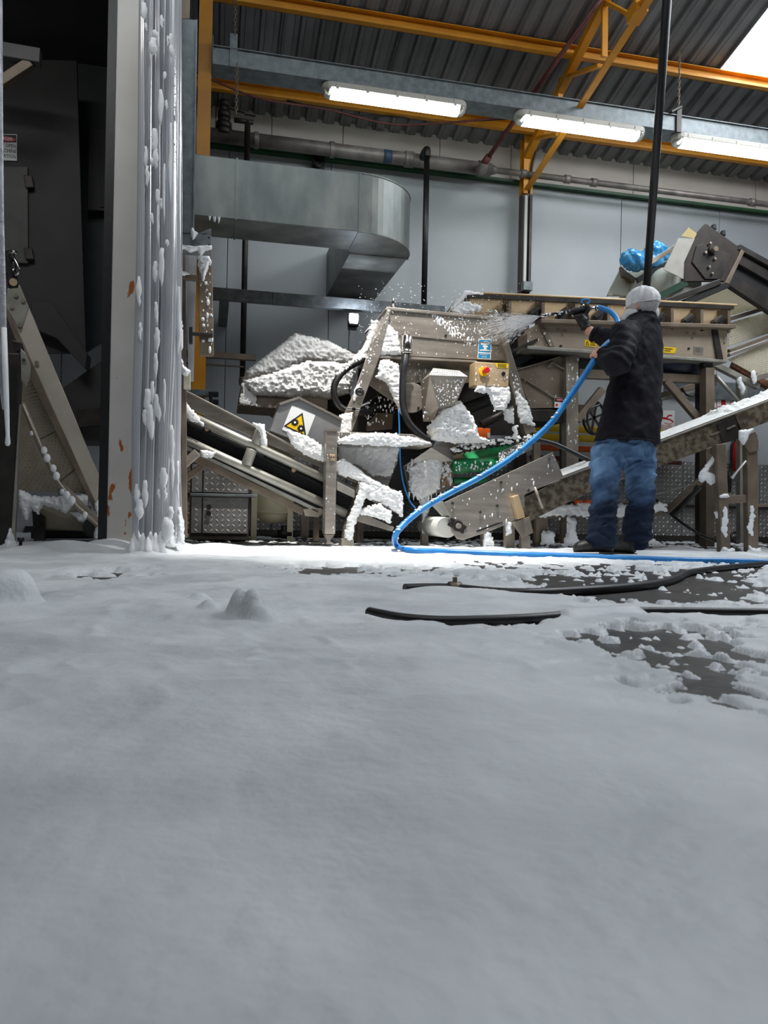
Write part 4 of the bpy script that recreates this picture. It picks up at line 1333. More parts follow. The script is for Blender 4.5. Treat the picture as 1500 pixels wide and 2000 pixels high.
# stand under the head end
for (x0, x1, y0, y1, dy) in ((988, 1006, 1016, 1074, .05), (1019, 1036, 1046, 1079, -.03), (1048, 1070, 1012, 1060, .2), (1098, 1116, 1010, 1062, .25), (1244, 1262, 1004, 1058, .3), (942, 952, 1030, 1066, .35)):
    obj('stand_leg', MB().plate([(x0, y0), (x1, y0), (x1, y1), (x0, y1)], CY + dy, .05), M_STEELD if x0 < 1040 else M_STEELB, dc, bevel=.003)
obj('stand_plate', MB().plate([(1000, 1021), (1034, 1009), (1042, 1040), (1021, 1051)], CY - .05, .012), M_STEELD, dc, bevel=.002)
lb = obj('base_beam', MB().plate([(1034, 990), (1300, 988), (1300, 1008), (1034, 1013)], CY + .22, .06), M_STEELB, dc, bevel=.004)
fm = MB()
foam_patch([(1036, 990), (1160, 984), (1300, 986), (1300, 998), (1200, 1010), (1100, 1008), (1036, 1012)], CY + .21, 0.017, 1.8, .9, 51, fm, 5, 7)
obj('foam', fm, M_FOAMW, lb, kind='stuff')
fm = MB()
splatter([(868, 984), (1080, 886), (1100, 930), (1024, 964), (1022, 1008), (900, 1050), (880, 1010)], CY - .035, 40, .003, .008, 17, fm, .6)
for pp_ in ([(1108, 1010), (1125, 1012), (1124, 1040), (1132, 1064), (1100, 1066), (1108, 1040)], [(1062, 1036), (1080, 1038), (1084, 1062), (1056, 1064)], [(988, 1018), (1000, 1020), (998, 1040), (990, 1044)],
            [(1250, 1010), (1270, 1012), (1275, 1050), (1285, 1062), (1248, 1064)], [(948, 1034), (958, 1040), (964, 1064), (944, 1068)]):
    foam_patch(pp_, CY - .02 if pp_[0][0] < 1000 else CY + .18, .03, 1.8, .5, pp_[0][0], fm, 7)
obj('foam_clump', fm, M_FOAM, dc, kind='stuff')
# right hand stand of the discharge conveyor
SY = 4.86
for (pts_, lab_) in (([(1399, 868), (1418, 866), (1428, 1086), (1410, 1086)], 0), ([(1459, 850), (1480, 848), (1482, 1088), (1462, 1088)], 1)):
    lg = obj('stand_leg', MB().plate(pts_, SY, .055), M_STEELB, dc, bevel=.004)
    fm = MB()
    bx = pts_[3][0]
    foam_patch([(bx - 4, 1088), (bx + 2, 1066), (bx + 12, 1074), (bx + 22, 1070), (bx + 26, 1089)], SY - .004, 0.017, 1.6, .4, bx, fm, 6)
    foam_patch([(bx - 1, 1030), (bx + 6, 990), (bx + 10, 1000), (bx + 8, 1050)], SY - .003, 0.003, 1.6, .8, bx + 1, fm, 3, 4)
    obj('foam', fm, M_FOAM, lg, kind='stuff')
obj('stand_bar', MB().plate([(1409, 968), (1460, 966), (1460, 982), (1410, 984)], SY + .01, .04), M_STEELB, dc, bevel=.004)
obj('stand_bar', MB().plate([(1480, 984), (1560, 984), (1560, 990), (1480, 990)], SY + .01, .04), M_STEELB, dc, bevel=.004)
obj('hinge_plate', MB().plate([(1450, 853), (1476, 842), (1482, 862), (1482, 880), (1464, 884), (1456, 872)], SY - .015, .012), M_STEELB, dc, bevel=.004)
obj('hinge_plate', MB().plate([(1380, 876), (1404, 868), (1406, 896), (1396, 898)], SY + .06, .012), M_STEELB, dc, bevel=.003)
obj('brace', MB().bar(P(1300, 1000, SY + .5), P(1372, 935, SY + .3), .05, .05), M_STEELB, dc, bevel=.004)
obj('brace', MB().bar(P(1316, 1004, SY + .5), P(1366, 950, SY + .3), .04, .04), M_DARK, dc, bevel=.004)
fm = MB()
foam_patch([(1386, 900), (1392, 890), (1397, 898), (1380, 922), (1396, 926), (1400, 940), (1388, 948), (1378, 938), (1370, 942), (1364, 932), (1370, 920)], SY + .05, 0.019, 1.4, .25, 61, fm, 5, 1.5, smooth=True)
foam_patch([(1444, 842), (1470, 838), (1462, 852), (1452, 868), (1444, 856)], SY - .02, 0.017, 1.4, .3, 62, fm, 6, 2)
foam_patch([(1396, 1000), (1404, 998), (1404, 1014), (1398, 1010)], SY + .03, 0.011, 1.4, .3, 63, fm, 4, 1)
foam_patch([(1405, 969), (1420, 964), (1424, 970), (1410, 973)], SY - .002, 0.011, 1.4, .3, 64, fm, 4, 1)
obj('foam_clump', fm, M_FOAM, dc, kind='stuff')

# ================================================================== VIBRATING FEEDER TROUGH on legs
VY = 5.75
vf = thing('feeder_trough', 'long brown stainless trough on legs with ribbed tan bays, behind the person', 'machine', (P(1170, 800, VY).x, VY, 0))
VXa, VXb = (880, 608), (1432, 600)
# upper back wall of the bays (tan), set back; ribs, rails
BYY = VY + .14
obj('bay_panel', MB().plate([(914, 575), (1430, 598), (1424, 640), (1000, 626), (905, 622)], BYY, .012), M_TAN, vf)
obj('bay_panel', MB().plate([(914, 572), (1430, 598), (1424, 640), (1000, 626), (884, 620)], BYY + .8, .012), M_TAN, vf)
obj('top_rail', MB().bar(P(910, 572, VY + .12), P(1436, 597, VY + .12), .06, .014), M_TAN, vf, bevel=.003)
obj('top_lip', MB().bar(P(912, 578, VY + .0), P(1432, 601, VY + .0), .02, .03), M_DARK, vf)
obj('end_slope', MB().plate([(910, 570), (918, 573), (916, 600), (886, 614), (880, 608)], VY + .02, .3), M_STEELD, vf)
for px in (912, 996, 1061, 1126, 1189, 1250, 1313, 1371, 1424):
    yt = 572 + (px - 912) * .05
    obj('bay_rib', MB().plate([(px - 2.5, yt + 2), (px + 3, yt + 2), (px + 3, yt + 52), (px - 2.5, yt + 52)], VY, .14), M_STEELB, vf)
    if 930 < px:
        obj('rib_gusset', MB().plate([(px - 10, yt + 18), (px - 3, yt + 14), (px - 3, yt + 50), (px - 8, yt + 50)], VY + .06, .05), M_DARK, vf)
for px in (1042, 1098, 1168, 1288, 1344, 1402):
    yb = 600 + (px - 1042) * .05
    k = obj('clamp', MB().plate([(px - 12, yb + 30), (px - 6, yb + 6), (px + 8, yb - 4), (px + 14, yb + 4), (px + 4, yb + 30)], VY + .02, .06), M_BLACK, vf, bevel=.004)
    obj('clamp_pad', MB().bar(P(px - 8, yb + 14, VY + .01), P(px + 8, yb + 2, VY + .01), .05, .03), M_DARK, k, bevel=.003)
obj('ledge_rail', MB().bar(P(1052, 629, VY - .03), P(1430, 640, VY - .03), .1, .032), M_STEELB, vf, bevel=.004)
obj('body', MB().plate([(1048, 634), (1421, 645), (1421, 706), (1030, 679), (1030, 652)], VY, .95), mat('feeder_body', (158, 143, 125), (178, 163, 145), .5, .3, scale=3, bump=.05), vf, bevel=.004)
obj('strap', MB().plate([(1050, 628), (1060, 632), (1084, 676), (1074, 678)], VY - .02, .02), M_STEELB, vf, bevel=.003)
obj('strap', MB().plate([(1391, 640), (1402, 642), (1414, 706), (1402, 706)], VY - .02, .02), M_DARK, vf, bevel=.003)
obj('bottom_flange', MB().plate([(1030, 675), (1421, 703), (1421, 708), (1030, 681)], VY - .03, .3), M_BEIGE, vf, bevel=.002)
obj('spout', MB().plate([(990, 640), (1032, 650), (1030, 690), (1010, 700), (996, 680)], VY + .2, .3), M_BLACK, vf)
obj('spout_rail', MB().bar(P(1000, 686, VY), P(1048, 664, VY), .05, .02), M_DARK, vf)
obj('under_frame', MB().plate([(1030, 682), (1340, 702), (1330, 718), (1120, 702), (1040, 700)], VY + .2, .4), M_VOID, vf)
for (px, py) in ((1090, 643), (1104, 646), (1099, 654), (1342, 650), (1356, 652), (1352, 660), (1345, 681), (1334, 700), (1379, 704), (1095, 676), (1415, 660), (1415, 668)):
    q = P(px, py, VY - .001)
    obj('bolt', MB().cyl(q, q - Vector((0, .008, 0)), .010, 8), M_STEELD if py < 670 else M_INK, vf)
rl = obj('rating_plate', MB().plate([(1355, 676), (1374, 678), (1373.5, 694), (1354.5, 692)], VY - .003, .003), M_STEEL, vf, bevel=.001)
for k in range(3):
    a = P(1358, 680 + 3.5 * k, VY - .0035)
    obj('engraved_line', MB().box(a, a + Vector((.045, -.0006, .003))), M_DARK, rl)
ws = obj('warning_label', MB().plate([(1142, 663), (1166, 666), (1165, 678), (1141.5, 675.5)], VY - .003, .003), M_STKY, vf, label='yellow warning label with black triangle')
obj('triangle', MB().plate([(1147, 665.5), (1151, 674.5), (1143.5, 674)], VY - .004, .001), M_INK, ws)
obj('triangle_field', MB().plate([(1147, 668), (1149, 673.4), (1145.2, 673.2)], VY - .005, .001), M_STKY, ws)
obj('mark', MB().plate([(1146.7, 669.2), (1147.5, 669.2), (1147.4, 671.6), (1146.8, 671.6)], VY - .006, .001), M_INK, ws)
for k in range(2):
    a = P(1153, 670 + 4 * k, VY - .004)
    obj('label_line', MB().box(a, a + Vector((.045, -.001, .006))), M_INK, ws)
w2 = obj('warning_label', MB().plate([(1297, 677), (1322, 679), (1318, 690), (1296, 689)], VY - .003, .003), M_STKY, vf, label='worn yellow label with black lettering')
for k in range(2):
    a = P(1298, 681.5 + 4 * k, VY - .004)
    obj('label_line', MB().box(a, a + Vector((.075 - .02 * k, -.001, .006))), M_INK, w2)
# legs & frame
def frame_leg(px0, px1, y0, y1, Y, m=M_STEELB):
    f_ = obj('frame_leg', MB().plate([(px0, y0), (px1, y0), (px1, y1), (px0, y1)], Y, .09), m, vf, bevel=.004)
    return f_


frame_leg(1379, 1396, 718, 1068, VY + .0)
frame_leg(1369, 1379, 720, 1062, VY + .35, M_DARK)
obj('leg_block', MB().plate([(1374, 704), (1392, 704), (1392, 719), (1374, 719)], VY + .02, .06), M_BLACK, vf)
ft = obj('leg_foot', MB().cyl(P(1376, 1066, VY + .03), P(1376, 1080, VY + .03), .018, 10), M_STEELD, vf)
obj('foot_pad', MB().cyl(P(1376, 1076, VY + .03), P(1376, 1080, VY + .03), .07, 16, .06), M_STEELD, ft)
frame_leg(1106, 1130, 697, 920, VY + .05, M_STEELD)
frame_leg(1101, 1106, 700, 1060, VY + .4, M_DARK)
fm = MB()
splatter([(1107, 700), (1129, 700), (1129, 900), (1107, 900)], VY + .05, 45, .003, .012, 18, fm, .6)
splatter([(1012, 720), (1100, 705), (1098, 790), (1036, 792)], VY + .1, 25, .002, .006, 19, fm, .3)
splatter([(1030, 650), (1060, 640), (1080, 676), (1030, 678)], VY - .02, 16, .003, .01, 20, fm, .3)
splatter([(915, 575), (1050, 585), (1050, 620), (915, 615)], BYY, 30, .002, .005, 21, fm, .3)
foam_patch([(905, 568), (925, 571), (945, 574), (942, 578), (912, 577), (886, 606), (880, 604)], VY + .0, 0.017, 1.6, .4, 65, fm, 4, 2)
foam_patch([(884, 606), (910, 588), (935, 596), (940, 606), (920, 612), (890, 614)], VY + .0, 0.017, 1.6, .9, 66, fm, 5, 6)
obj('foam_splatter', fm, M_FOAM, vf, kind='stuff')
obj('cross_beam', MB().plate([(1131, 720), (1371, 732), (1371, 748), (1131, 738)], VY + .08, .06), M_STEELB, vf, bevel=.006)
obj('brace', MB().bar(P(1300, 744, VY + .1), P(1372, 828, VY + .1), .05, .062), M_STEELB, vf, bevel=.004)
obj('brace', MB().bar(P(1176, 760, VY + .1), P(1126, 822, VY + .1), .05, .06), M_STEELB, vf, bevel=.004)
obj('cross_beam', MB().plate([(1131, 790), (1160, 792), (1160, 806), (1131, 806)], VY + .3, .05), M_STEELB, vf, bevel=.004)
hpz = obj('side_hopper', MB().plate([(1008, 722), (1094, 697), (1107, 700), (1104, 796), (1036, 798), (1016, 745)], VY + .1, .5), M_STEELB, vf, bevel=.004)
obj('hopper_edge', MB().bar(P(1020, 738, VY + .09), P(1104, 790, VY + .09), .012, .006), M_STEELD, hpz)
obj('hopper_edge', MB().bar(P(1008, 723, VY + .09), P(1094, 697, VY + .09), .012, .008), M_STEEL, hpz)
obj('hopper_rib', MB().bar(P(1070, 718, VY + .09), P(1078, 708, VY + .09), .02, .014).bar(P(1078, 708, VY + .09), P(1102, 722, VY + .09), .02, .012), M_STEELD, hpz)
obj('under_tray', MB().plate([(1030, 800), (1104, 800), (1100, 826), (1036, 822)], VY + .1, .4), M_DARK, vf, bevel=.004)
ds = obj('danger_sign', MB().plate([(1083.5, 776), (1105, 778), (1104.5, 797), (1083, 796)], VY + .085, .003), M_WHITE, vf, label='white danger sign with red oval on black')
obj('sign_header', MB().plate([(1084, 776.6), (1104.6, 778.6), (1104.4, 785.8), (1083.8, 784.6)], VY + .084, .001), M_INK, ds)
oc = P(1094.2, 781.2, VY + .083)
obj('sign_oval', MB().prism([oc + Vector((.034 * math.cos(t), 0, .0115 * math.sin(t))) for t in [2 * math.pi * k / 24 for k in range(24)]], (0, .001, 0)), M_RED, ds)
text_obj('lettering', 'DANGER', .0155, oc - Vector((0, .0012, 0)), M_WHITE, ds)
oc2 = P(1087.5, 791, VY + .083)
obj('red_disc', MB().prism([oc2 + Vector((.011 * math.cos(t), 0, .011 * math.sin(t))) for t in [2 * math.pi * k / 18 for k in range(18)]], (0, .001, 0)), M_RED, ds)
# drive wheel beside the left leg
whc = P(1160, 816, VY + .3)
ring = [whc + Vector((.10 * math.cos(t), 0, .14 * math.sin(t))) for t in [2 * math.pi * k / 28 for k in range(28)]]
wh = obj('drive_wheel', MB().tube(ring, .012, 8, closed=True), M_BLACK, vf)
for k in range(3):
    t = math.pi * k / 3 + .3
    d_ = Vector((.1 * math.cos(t), 0, .14 * math.sin(t)))
    obj('spoke', MB().bar(whc - d_, whc + d_, .012, .018), M_DARK, wh)
# dark bag under the trough at the right of the person
dbg = MB()
bc = P(1312, 718, VY + .3)
dbg.loft([[bc + Vector((sx_ * .24 * math.cos(t) + .03 * sx_, sy_ * .2 * math.sin(t), dz2)) for t in [2 * math.pi * k / 18 for k in range(18)]] for (sx_, sy_, dz2) in ((1.0, 1, .08), (1.05, 1, .02), (.95, .95, -.05), (.8, .8, -.09))])
obj('blue_guard', dbg, mat('dark_blue', (20, 26, 48), (30, 38, 66), .5), vf, label='dark blue cover below the trough')
# tray and cable at mid height on the right
tr2 = thing('cable_tray', 'narrow slotted cable tray seen through the legs on the right', 'tray', P(1300, 770, 6.4))
t0, t1 = P(1230, 790, 6.4), P(1396, 742, 6.4)
obj('tray', MB().bar(t0, t1, .08, .05), M_STEELB, tr2, bevel=.003)
obj('slotted_edge', MB().bar(t0 - Vector((0, .03, .045)), t1 - Vector((0, .03, .045)), .01, .02), M_BEIGE, tr2)
obj('cable_loop', MB().tube(spline(withY([(1332, 758, 6.35), (1340, 770, 6.34), (1352, 774, 6.34), (1360, 766, 6.34), (1362, 754, 6.36)])), .009, 7), M_BLACK, tr2)

# ================================================================== ELEVATOR AT UPPER RIGHT
EY = 5.95
M_MESH = mat('white_mesh_belt', (232, 226, 208), (244, 239, 226), .5, scale=8)


def translucent(m, f):
    nt = m.node_tree
    t = nt.nodes.new('ShaderNodeBsdfTranslucent')
    t.inputs[0].default_value = lin((244, 238, 222))
    mx = nt.nodes.new('ShaderNodeMixShader')
    mx.inputs[0].default_value = f
    nt.links.new(nt.nodes['Principled BSDF'].outputs[0], mx.inputs[1])
    nt.links.new(t.outputs[0], mx.inputs[2])
    nt.links.new(mx.outputs[0], nt.nodes['Material Output'].inputs[0])


translucent(M_MESH, .5)   # thin white plastic mesh lets light through
ev = thing('elevator_conveyor', 'dark steel elevator head and arm with white mesh belts at upper right', 'conveyor', (P(1400, 560, EY).x, EY, P(1400, 740, EY).z))
hd2 = obj('head_plate', MB().plate([(1379, 436), (1453, 489), (1421, 554), (1412, 549), (1336, 550), (1335, 512), (1361, 456)], EY, .03), mat('head_brown', (40, 33, 29), (58, 49, 43), .5, .2, scale=10, bump=.08), ev, bevel=.004)
obj('head_plate', MB().plate([(1379, 436), (1453, 489), (1421, 554), (1412, 549), (1336, 550), (1335, 512), (1361, 456)], EY + .5, .03), M_DARK, ev, bevel=.004)
obj('cover_plate', MB().plate([(1361, 480), (1372, 476), (1383, 482), (1430, 497), (1408, 545), (1378, 545), (1352, 512)], EY - .012, .012), M_DARK, hd2, bevel=.003)
obj('end_flange', MB().plate([(1449, 487), (1455, 491), (1424, 555), (1416, 552)], EY - .03, .05), M_STEELB, hd2, bevel=.004)
for (px, py, r) in ((1391, 489, .04), (1386, 476, .012), (1377, 494, .012), (1395, 506, .012), (1384, 522, .012), (1390, 535, .010)):
    q = P(px, py, EY - .012)
    obj('bolt' if r < .02 else 'bearing', MB().cyl(q, q - Vector((0, .02, 0)), r, 16), M_DARK if r > .02 else M_STEELD, hd2, bevel=.003)
q = P(1392, 489, EY - .03)
obj('shaft', MB().cyl(q, q - Vector((0, .05, 0)), .022, 14), M_STEELB, hd2)
for (px, py) in ((1396, 440), (1414, 452)):
    obj('lug', MB().plate([(px - 4, py + 4), (px - 1, py - 3), (px + 3, py - 2), (px + 4, py + 8)], EY + .05, .04), M_BLACK, ev)
obj('arm_top', MB().bar(P(1440, 484, EY + .02), P(1760, 660, EY + .02), .06, .05), M_DARK, ev, bevel=.004)
obj('arm_bottom', MB().bar(P(1424, 548, EY + .02), P(1760, 770, EY + .02), .06, .11), M_DARK, ev, bevel=.004)
obj('arm_bottom', MB().bar(P(1424, 548, EY + .5), P(1760, 770, EY + .5), .06, .11), M_DARK, ev, bevel=.004)
obj('arm_recess', MB().plate([(1440, 492), (1760, 668), (1760, 770), (1428, 550)], EY + .06, .04), M_VOID, ev)  # near-black sheet carries the shade of the arm's recess
obj('arm_channel', MB().bar(P(1440, 506, EY + .04), P(1760, 690, EY + .04), .04, .09), M_DARK, ev, bevel=.004)
# guard sheets
obj('guard_sheet', MB().plate([(1325, 465), (1357, 466), (1336, 512), (1335, 545), (1318, 536), (1296, 526)], EY - .04, .008), mat('dirty_white', (170, 165, 154), (192, 188, 178), .5, scale=7), ev, label='off-white plastic guard sheet')
obj('guard_sheet', MB().plate([(1345, 444), (1361, 456), (1356, 466), (1331, 461)], EY - .03, .008), mat('dull_yellow', (190, 170, 108), (206, 186, 126), .5), ev, label='dull yellow plastic plate')
# head roller with mesh belt, axis from near-right to far-left
r0, r1 = P(1340, 556, EY + .05), P(1236, 566, EY + .75)
obj('head_roller', MB().cyl(r0, r1, .17, 32), mat('belt_ribbed', (188, 190, 182), (206, 208, 200), .5, bump=.25, bscale=90), ev)
obj('belt_edge', MB().bar(P(1278, 583, EY + .02), P(1340, 552, EY + .02), .03, .055), mat('dark_green', (2, 50, 33), (6, 70, 46), .6), ev, label='green belt edge')
obj('end_cheek', MB().plate([(1213, 522), (1220, 533), (1237, 550), (1224, 578), (1186, 578), (1193, 561), (1201, 546)], EY + .55, .02), mat('patchy_white', (120, 108, 92), (184, 184, 172), .5, scale=6, lo=.4, hi=.5), ev, bevel=.003)
obj('scraper_plate', MB().plate([(1214, 520), (1224, 530), (1249, 548), (1240, 552), (1218, 538)], EY + .5, .05), M_STEELB, ev)
obj('guide_bar', MB().bar(P(1262, 518, EY + .1), P(1326, 478, EY + .1), .02, .04), M_STEELD, ev, bevel=.003)
obj('dark_bar', MB().bar(P(1244, 548, EY + .3), P(1310, 512, EY + .3), .03, .05), M_BLACK, ev)
obj('return_beam', MB().bar(P(1296, 592, EY - .02), P(1405, 551, EY - .02), .05, .05), M_DARK, ev, bevel=.005)
obj('return_beam', MB().bar(P(1336, 592, EY + .0), P(1420, 556, EY + .0), .05, .06), M_BLACK, ev, bevel=.005)


def mesh_panel(quad, name='mesh_panel', rows=22, cols=30):
    """sheet with raised lugs; quad of 3-D corners a,b,c,d (a-b top edge)"""
    a, b_, c, d = quad
    nrm = (b_ - a).cross(d - a).normalized()
    if nrm.y > 0:
        nrm = -nrm
    o = obj(name, MB().raw([a, b_, c, d] + [p - nrm * .01 for p in (a, b_, c, d)], [(0, 1, 2, 3), (7, 6, 5, 4), (0, 4, 5, 1), (1, 5, 6, 2), (2, 6, 7, 3), (3, 7, 4, 0)], False), M_MESH, ev, recalc=True)
    k = MB()
    for i in range(cols):
        for j in range(rows):
            u_, v_ = (i + .5 + .5 * (j % 2)) / (cols + .5), (j + .5) / rows
            p = a.lerp(b_, u_).lerp(d.lerp(c, u_), v_)
            eu, evv = (b_ - a) / cols * .34, (d - a) / rows * .34
            k.add([p - eu, p - evv, p + eu, p + evv, p + nrm * .008], [(0, 1, 4), (1, 2, 4), (2, 3, 4), (3, 0, 4)])
    obj('raised_lugs', k, M_MESH, o, kind='stuff')
    return o


mesh_panel([P(1350, 588, EY + .3), P(1421, 556, EY + .1), P(1497, 598, EY + .1), P(1428, 616, EY + .3)], rows=16, cols=16)
mesh_panel([P(1424, 631, EY + .2), P(1560, 590, EY + .2), P(1560, 632, EY + .2), P(1423, 677, EY + .2)], rows=9, cols=26)
mesh_panel([P(1422, 702, EY + .15), P(1560, 641, EY + .15), P(1560, 728, EY + .15), P(1472, 730, EY + .15)], rows=14, cols=22)
obj('divider_bar', MB().bar(P(1420, 625, EY + .16), P(1560, 582, EY + .16), .04, .035), M_STEELB, ev, bevel=.004)
obj('divider_bar', MB().bar(P(1422, 686, EY + .14), P(1560, 636, EY + .14), .05, .03), M_STEELB, ev, bevel=.004)
obj('divider_bar', MB().bar(P(1422, 694, EY + .12), P(1560, 645, EY + .12), .05, .03), M_STEEL, ev, bevel=.004)
obj('frame_beam', MB().bar(P(1392, 711, EY + .1), P(1480, 756, EY + .1), .06, .05), M_BEIGE, ev, bevel=.004)
obj('frame_beam', MB().bar(P(1430, 712, EY + .2), P(1560, 790, EY + .2), .06, .06), mat('rust_brown', (92, 52, 34), (138, 92, 64), .6, scale=30), ev, bevel=.004)
obj('tray_rail', MB().bar(P(1470, 740, EY + .05), P(1570, 712, EY + .05), .06, .05), M_STEEL, ev, bevel=.004)
obj('tray_rail', MB().bar(P(1455, 786, EY + .0), P(1560, 760, EY + .0), .05, .04), M_BEIGE, ev, bevel=.004)
obj('frame_post', MB().plate([(1445, 742), (1460, 745), (1460, 1060), (1446, 1060)], EY + .2, .06), M_BEIGE, ev, bevel=.004)
obj('frame_post', MB().plate([(1462, 800), (1470, 800), (1474, 1060), (1466, 1060)], EY + .4, .06), mat('cream_post', (176, 160, 130), (206, 194, 166), .5, scale=20), ev, bevel=.004)
obj('stay_rod', MB().cyl(P(1397, 733, EY - .1), P(1452, 794, EY - .1), .016, 10), M_BEIGE, ev)
fm = MB()
foam_patch([(1438, 736), (1446, 734), (1456, 760), (1450, 772), (1444, 758)], EY + .08, 0.017, 1.6, .4, 71, fm, 5, 2)
foam_patch([(1466, 728), (1474, 724), (1478, 744), (1472, 752)], EY + .02, 0.011, 1.6, .4, 72, fm, 4, 2)
obj('foam_clump', fm, M_FOAM, ev, kind='stuff')

# ---- crumpled blue plastic bags on the guide bar
M_BAG = mat('blue_plastic', (64, 160, 226), (110, 192, 242), .14, scale=8, trans=.2, bump=.5, bscale=22)


def crumpled(name, label, c, rx_, ry_, rz_, seed, tilt=0.0):
    n, m_ = 56, 34
    vs = []
    th = np.linspace(0, math.pi, m_)
    ph = np.linspace(0, 2 * math.pi, n, endpoint=False)
    T, Ph = np.meshgrid(th, ph, indexing='ij')
    X_, Y_, Z_ = np.sin(T) * np.cos(Ph), np.sin(T) * np.sin(Ph), np.cos(T)
    r_ = .70 + .50 * fbm(X_ * 1.3 + Z_ * .7 + 9 + seed, Y_ * 1.3 - Z_ * 1.1 + 5 + seed, 2) + .16 * (1 - np.abs(fbm(X_ * 3.2 + Z_ + seed, Z_ * 1.2 + Y_ * 2.4 + 7, 2) - .5) * 4)
    for j in range(m_):
        for i in range(n):
            v = Vector((float(X_[j, i] * r_[j, i] * rx_), float(Y_[j, i] * r_[j, i] * ry_), float(Z_[j, i] * r_[j, i] * rz_)))
            v.rotate(Matrix.Rotation(tilt, 3, 'Y'))
            vs.append(c + v)
    fs = [(j * n + i, (j + 1) * n + i, (j + 1) * n + (i + 1) % n, j * n + (i + 1) % n) for j in range(m_ - 1) for i in range(n)]
    return obj(name, MB().raw(vs, fs, True), M_BAG, None, label, 'bag', 'crumpled blue plastic bags on the elevator')


crumpled('plastic_bag', 'crumpled blue plastic bag left of the slanted pipe, lower one on the elevator', P(1237, 509, EY + .35), .125, .10, .085, 4, .3)
crumpled('plastic_bag', 'crumpled blue plastic bag right of the slanted pipe, higher one on the elevator', P(1279, 498, EY + .35), .13, .10, .12, 11, -.5)

# ================================================================== BACK WALL DETAILS AT RIGHT
WY = WALL_Y - .001
def wall_pipe(px0, px1, py, r, m, label, Y=7.2):
    a, b_ = P(px0, py, Y), P(px1, py, Y)
    b_.z = a.z
    w_ = thing('wall_pipe', label, 'pipe', a, 'coloured pipes along the back wall')
    obj('pipe', MB().cyl(a, b_, r, 14), m, w_)
    for t_ in (.25, .75):
        c = a.lerp(b_, t_)
        obj('pipe_clip', MB().box((c.x - .015, Y - r - .004, c.z - r - .004), (c.x + .015, WALL_Y, c.z + r + .004)), M_GALV, w_)
    return w_


wall_pipe(1040, 1330, 834, .036, M_YEL, 'yellow wall pipe, uppermost of the coloured pipes behind the person')
wall_pipe(1036, 1330, 852, .034, M_YEL, 'second yellow wall pipe, just above the orange one')
wall_pipe(1036, 1330, 873, .03, mat('orange_pipe', (224, 92, 30), (236, 108, 44), .45), 'orange wall pipe below the two yellow ones')
wall_pipe(1036, 1330, 893, .022, M_RUSTP, 'thin dark red wall pipe, lowest of the coloured pipes')
# safety signs on the white wall
es = thing('safety_sign', 'white sign with red fire extinguisher symbol on the wall at right', 'sign', P(1412, 795, 7.38))
obj('board', MB().plate([(1393, 764), (1448, 767), (1448, 798), (1393, 796)], WALL_Y - .008, .007), M_WHITE, es)
def frame_px(x0, y0, x1, y1, Y, m, parent, w_=1.2):
    for q_ in ([(x0, y0), (x1, y0), (x1, y0 + w_), (x0, y0 + w_)], [(x0, y1 - w_), (x1, y1 - w_), (x1, y1), (x0, y1)], [(x0, y0), (x0 + w_, y0), (x0 + w_, y1), (x0, y1)], [(x1 - w_, y0), (x1, y0), (x1, y1), (x1 - w_, y1)]):
        obj('border_line', MB().plate(q_, Y, .001), m, parent)
frame_px(1399, 765, 1428, 795, WALL_Y - .0095, M_RED, es)
frame_px(1431, 766, 1447, 796, WALL_Y - .0095, M_RED, es)
obj('extinguisher_symbol', MB().plate([(1409, 772), (1411, 770), (1411, 767.5), (1414.5, 767.5), (1414.5, 770), (1417, 772), (1417, 791), (1409, 791)], WALL_Y - .0105, .001), M_RED, es)
ss = thing('safety_sign', 'white sign with red slipping figure, right beside the person', 'sign', P(1306, 818, 7.38))
obj('board', MB().plate([(1278, 801), (1318, 802), (1317, 839), (1277, 838)], WALL_Y - .008, .007), M_WHITE, ss)
fig = MB()
for (a, b_, w_) in (((1290, 816), (1303, 817.5), .022), ((1302, 817), (1306, 811.5), .014), ((1306, 811.5), (1312.5, 811.5), .014), ((1302, 818), (1310, 820), .014), ((1310, 820), (1315.5, 824.5), .014), ((1290, 816), (1283, 811), .012), ((1292, 815), (1294, 808), .012)):
    fig.bar(P(*a, WALL_Y - .0095), P(*b_, WALL_Y - .0095), .002, w_)
hq = P(1283, 816, WALL_Y - .0095)
fig.cyl(hq, hq - Vector((0, .002, 0)), .02, 14)
fig.tube(spline(withY([(1298, 825.5, WALL_Y - .0095), (1305, 828, WALL_Y - .0095), (1313, 827, WALL_Y - .0095)])), .003, 6)
obj('slipping_figure', fig, M_RED, ss, kind='stuff', label='red slipping figure')
M_REDW = mat('red_lettering', (206, 120, 120), (210, 126, 126), .5)
text_obj('lettering', 'GLADDE VLOERE !', .028, P(1297, 831.5, WALL_Y - .0095), M_REDW, ss)
text_obj('lettering', 'SLIPPERY FLOOR !', .026, P(1297, 835.8, WALL_Y - .0095), M_REDW, ss)
fe = thing('fire_extinguisher', 'red fire extinguisher against the wall, seen between the stand legs', 'extinguisher', P(1440, 915, 7.33))
q0, q1 = P(1440, 920, 7.335), P(1440, 862, 7.335)
obj('cylinder', MB().tube([q0, q0 + Vector((0, 0, .01)), q1 - Vector((0, 0, .05)), q1 - Vector((0, 0, .02)), q1], [.05, .062, .062, .05, .025], 20), M_RED, fe)
obj('valve', MB().box(q1 + Vector((-.03, -.02, 0)), q1 + Vector((.04, .02, .05))), M_BLACK, fe, bevel=.006)
obj('hose', MB().tube(spline([q1 + Vector((-.03, -.01, .03)), q1 + Vector((-.09, -.03, -.05)), q1 + Vector((-.09, -.03, -.25)), q1 + Vector((-.10, -.03, -.42))]), .014, 8), M_BLACK, fe)
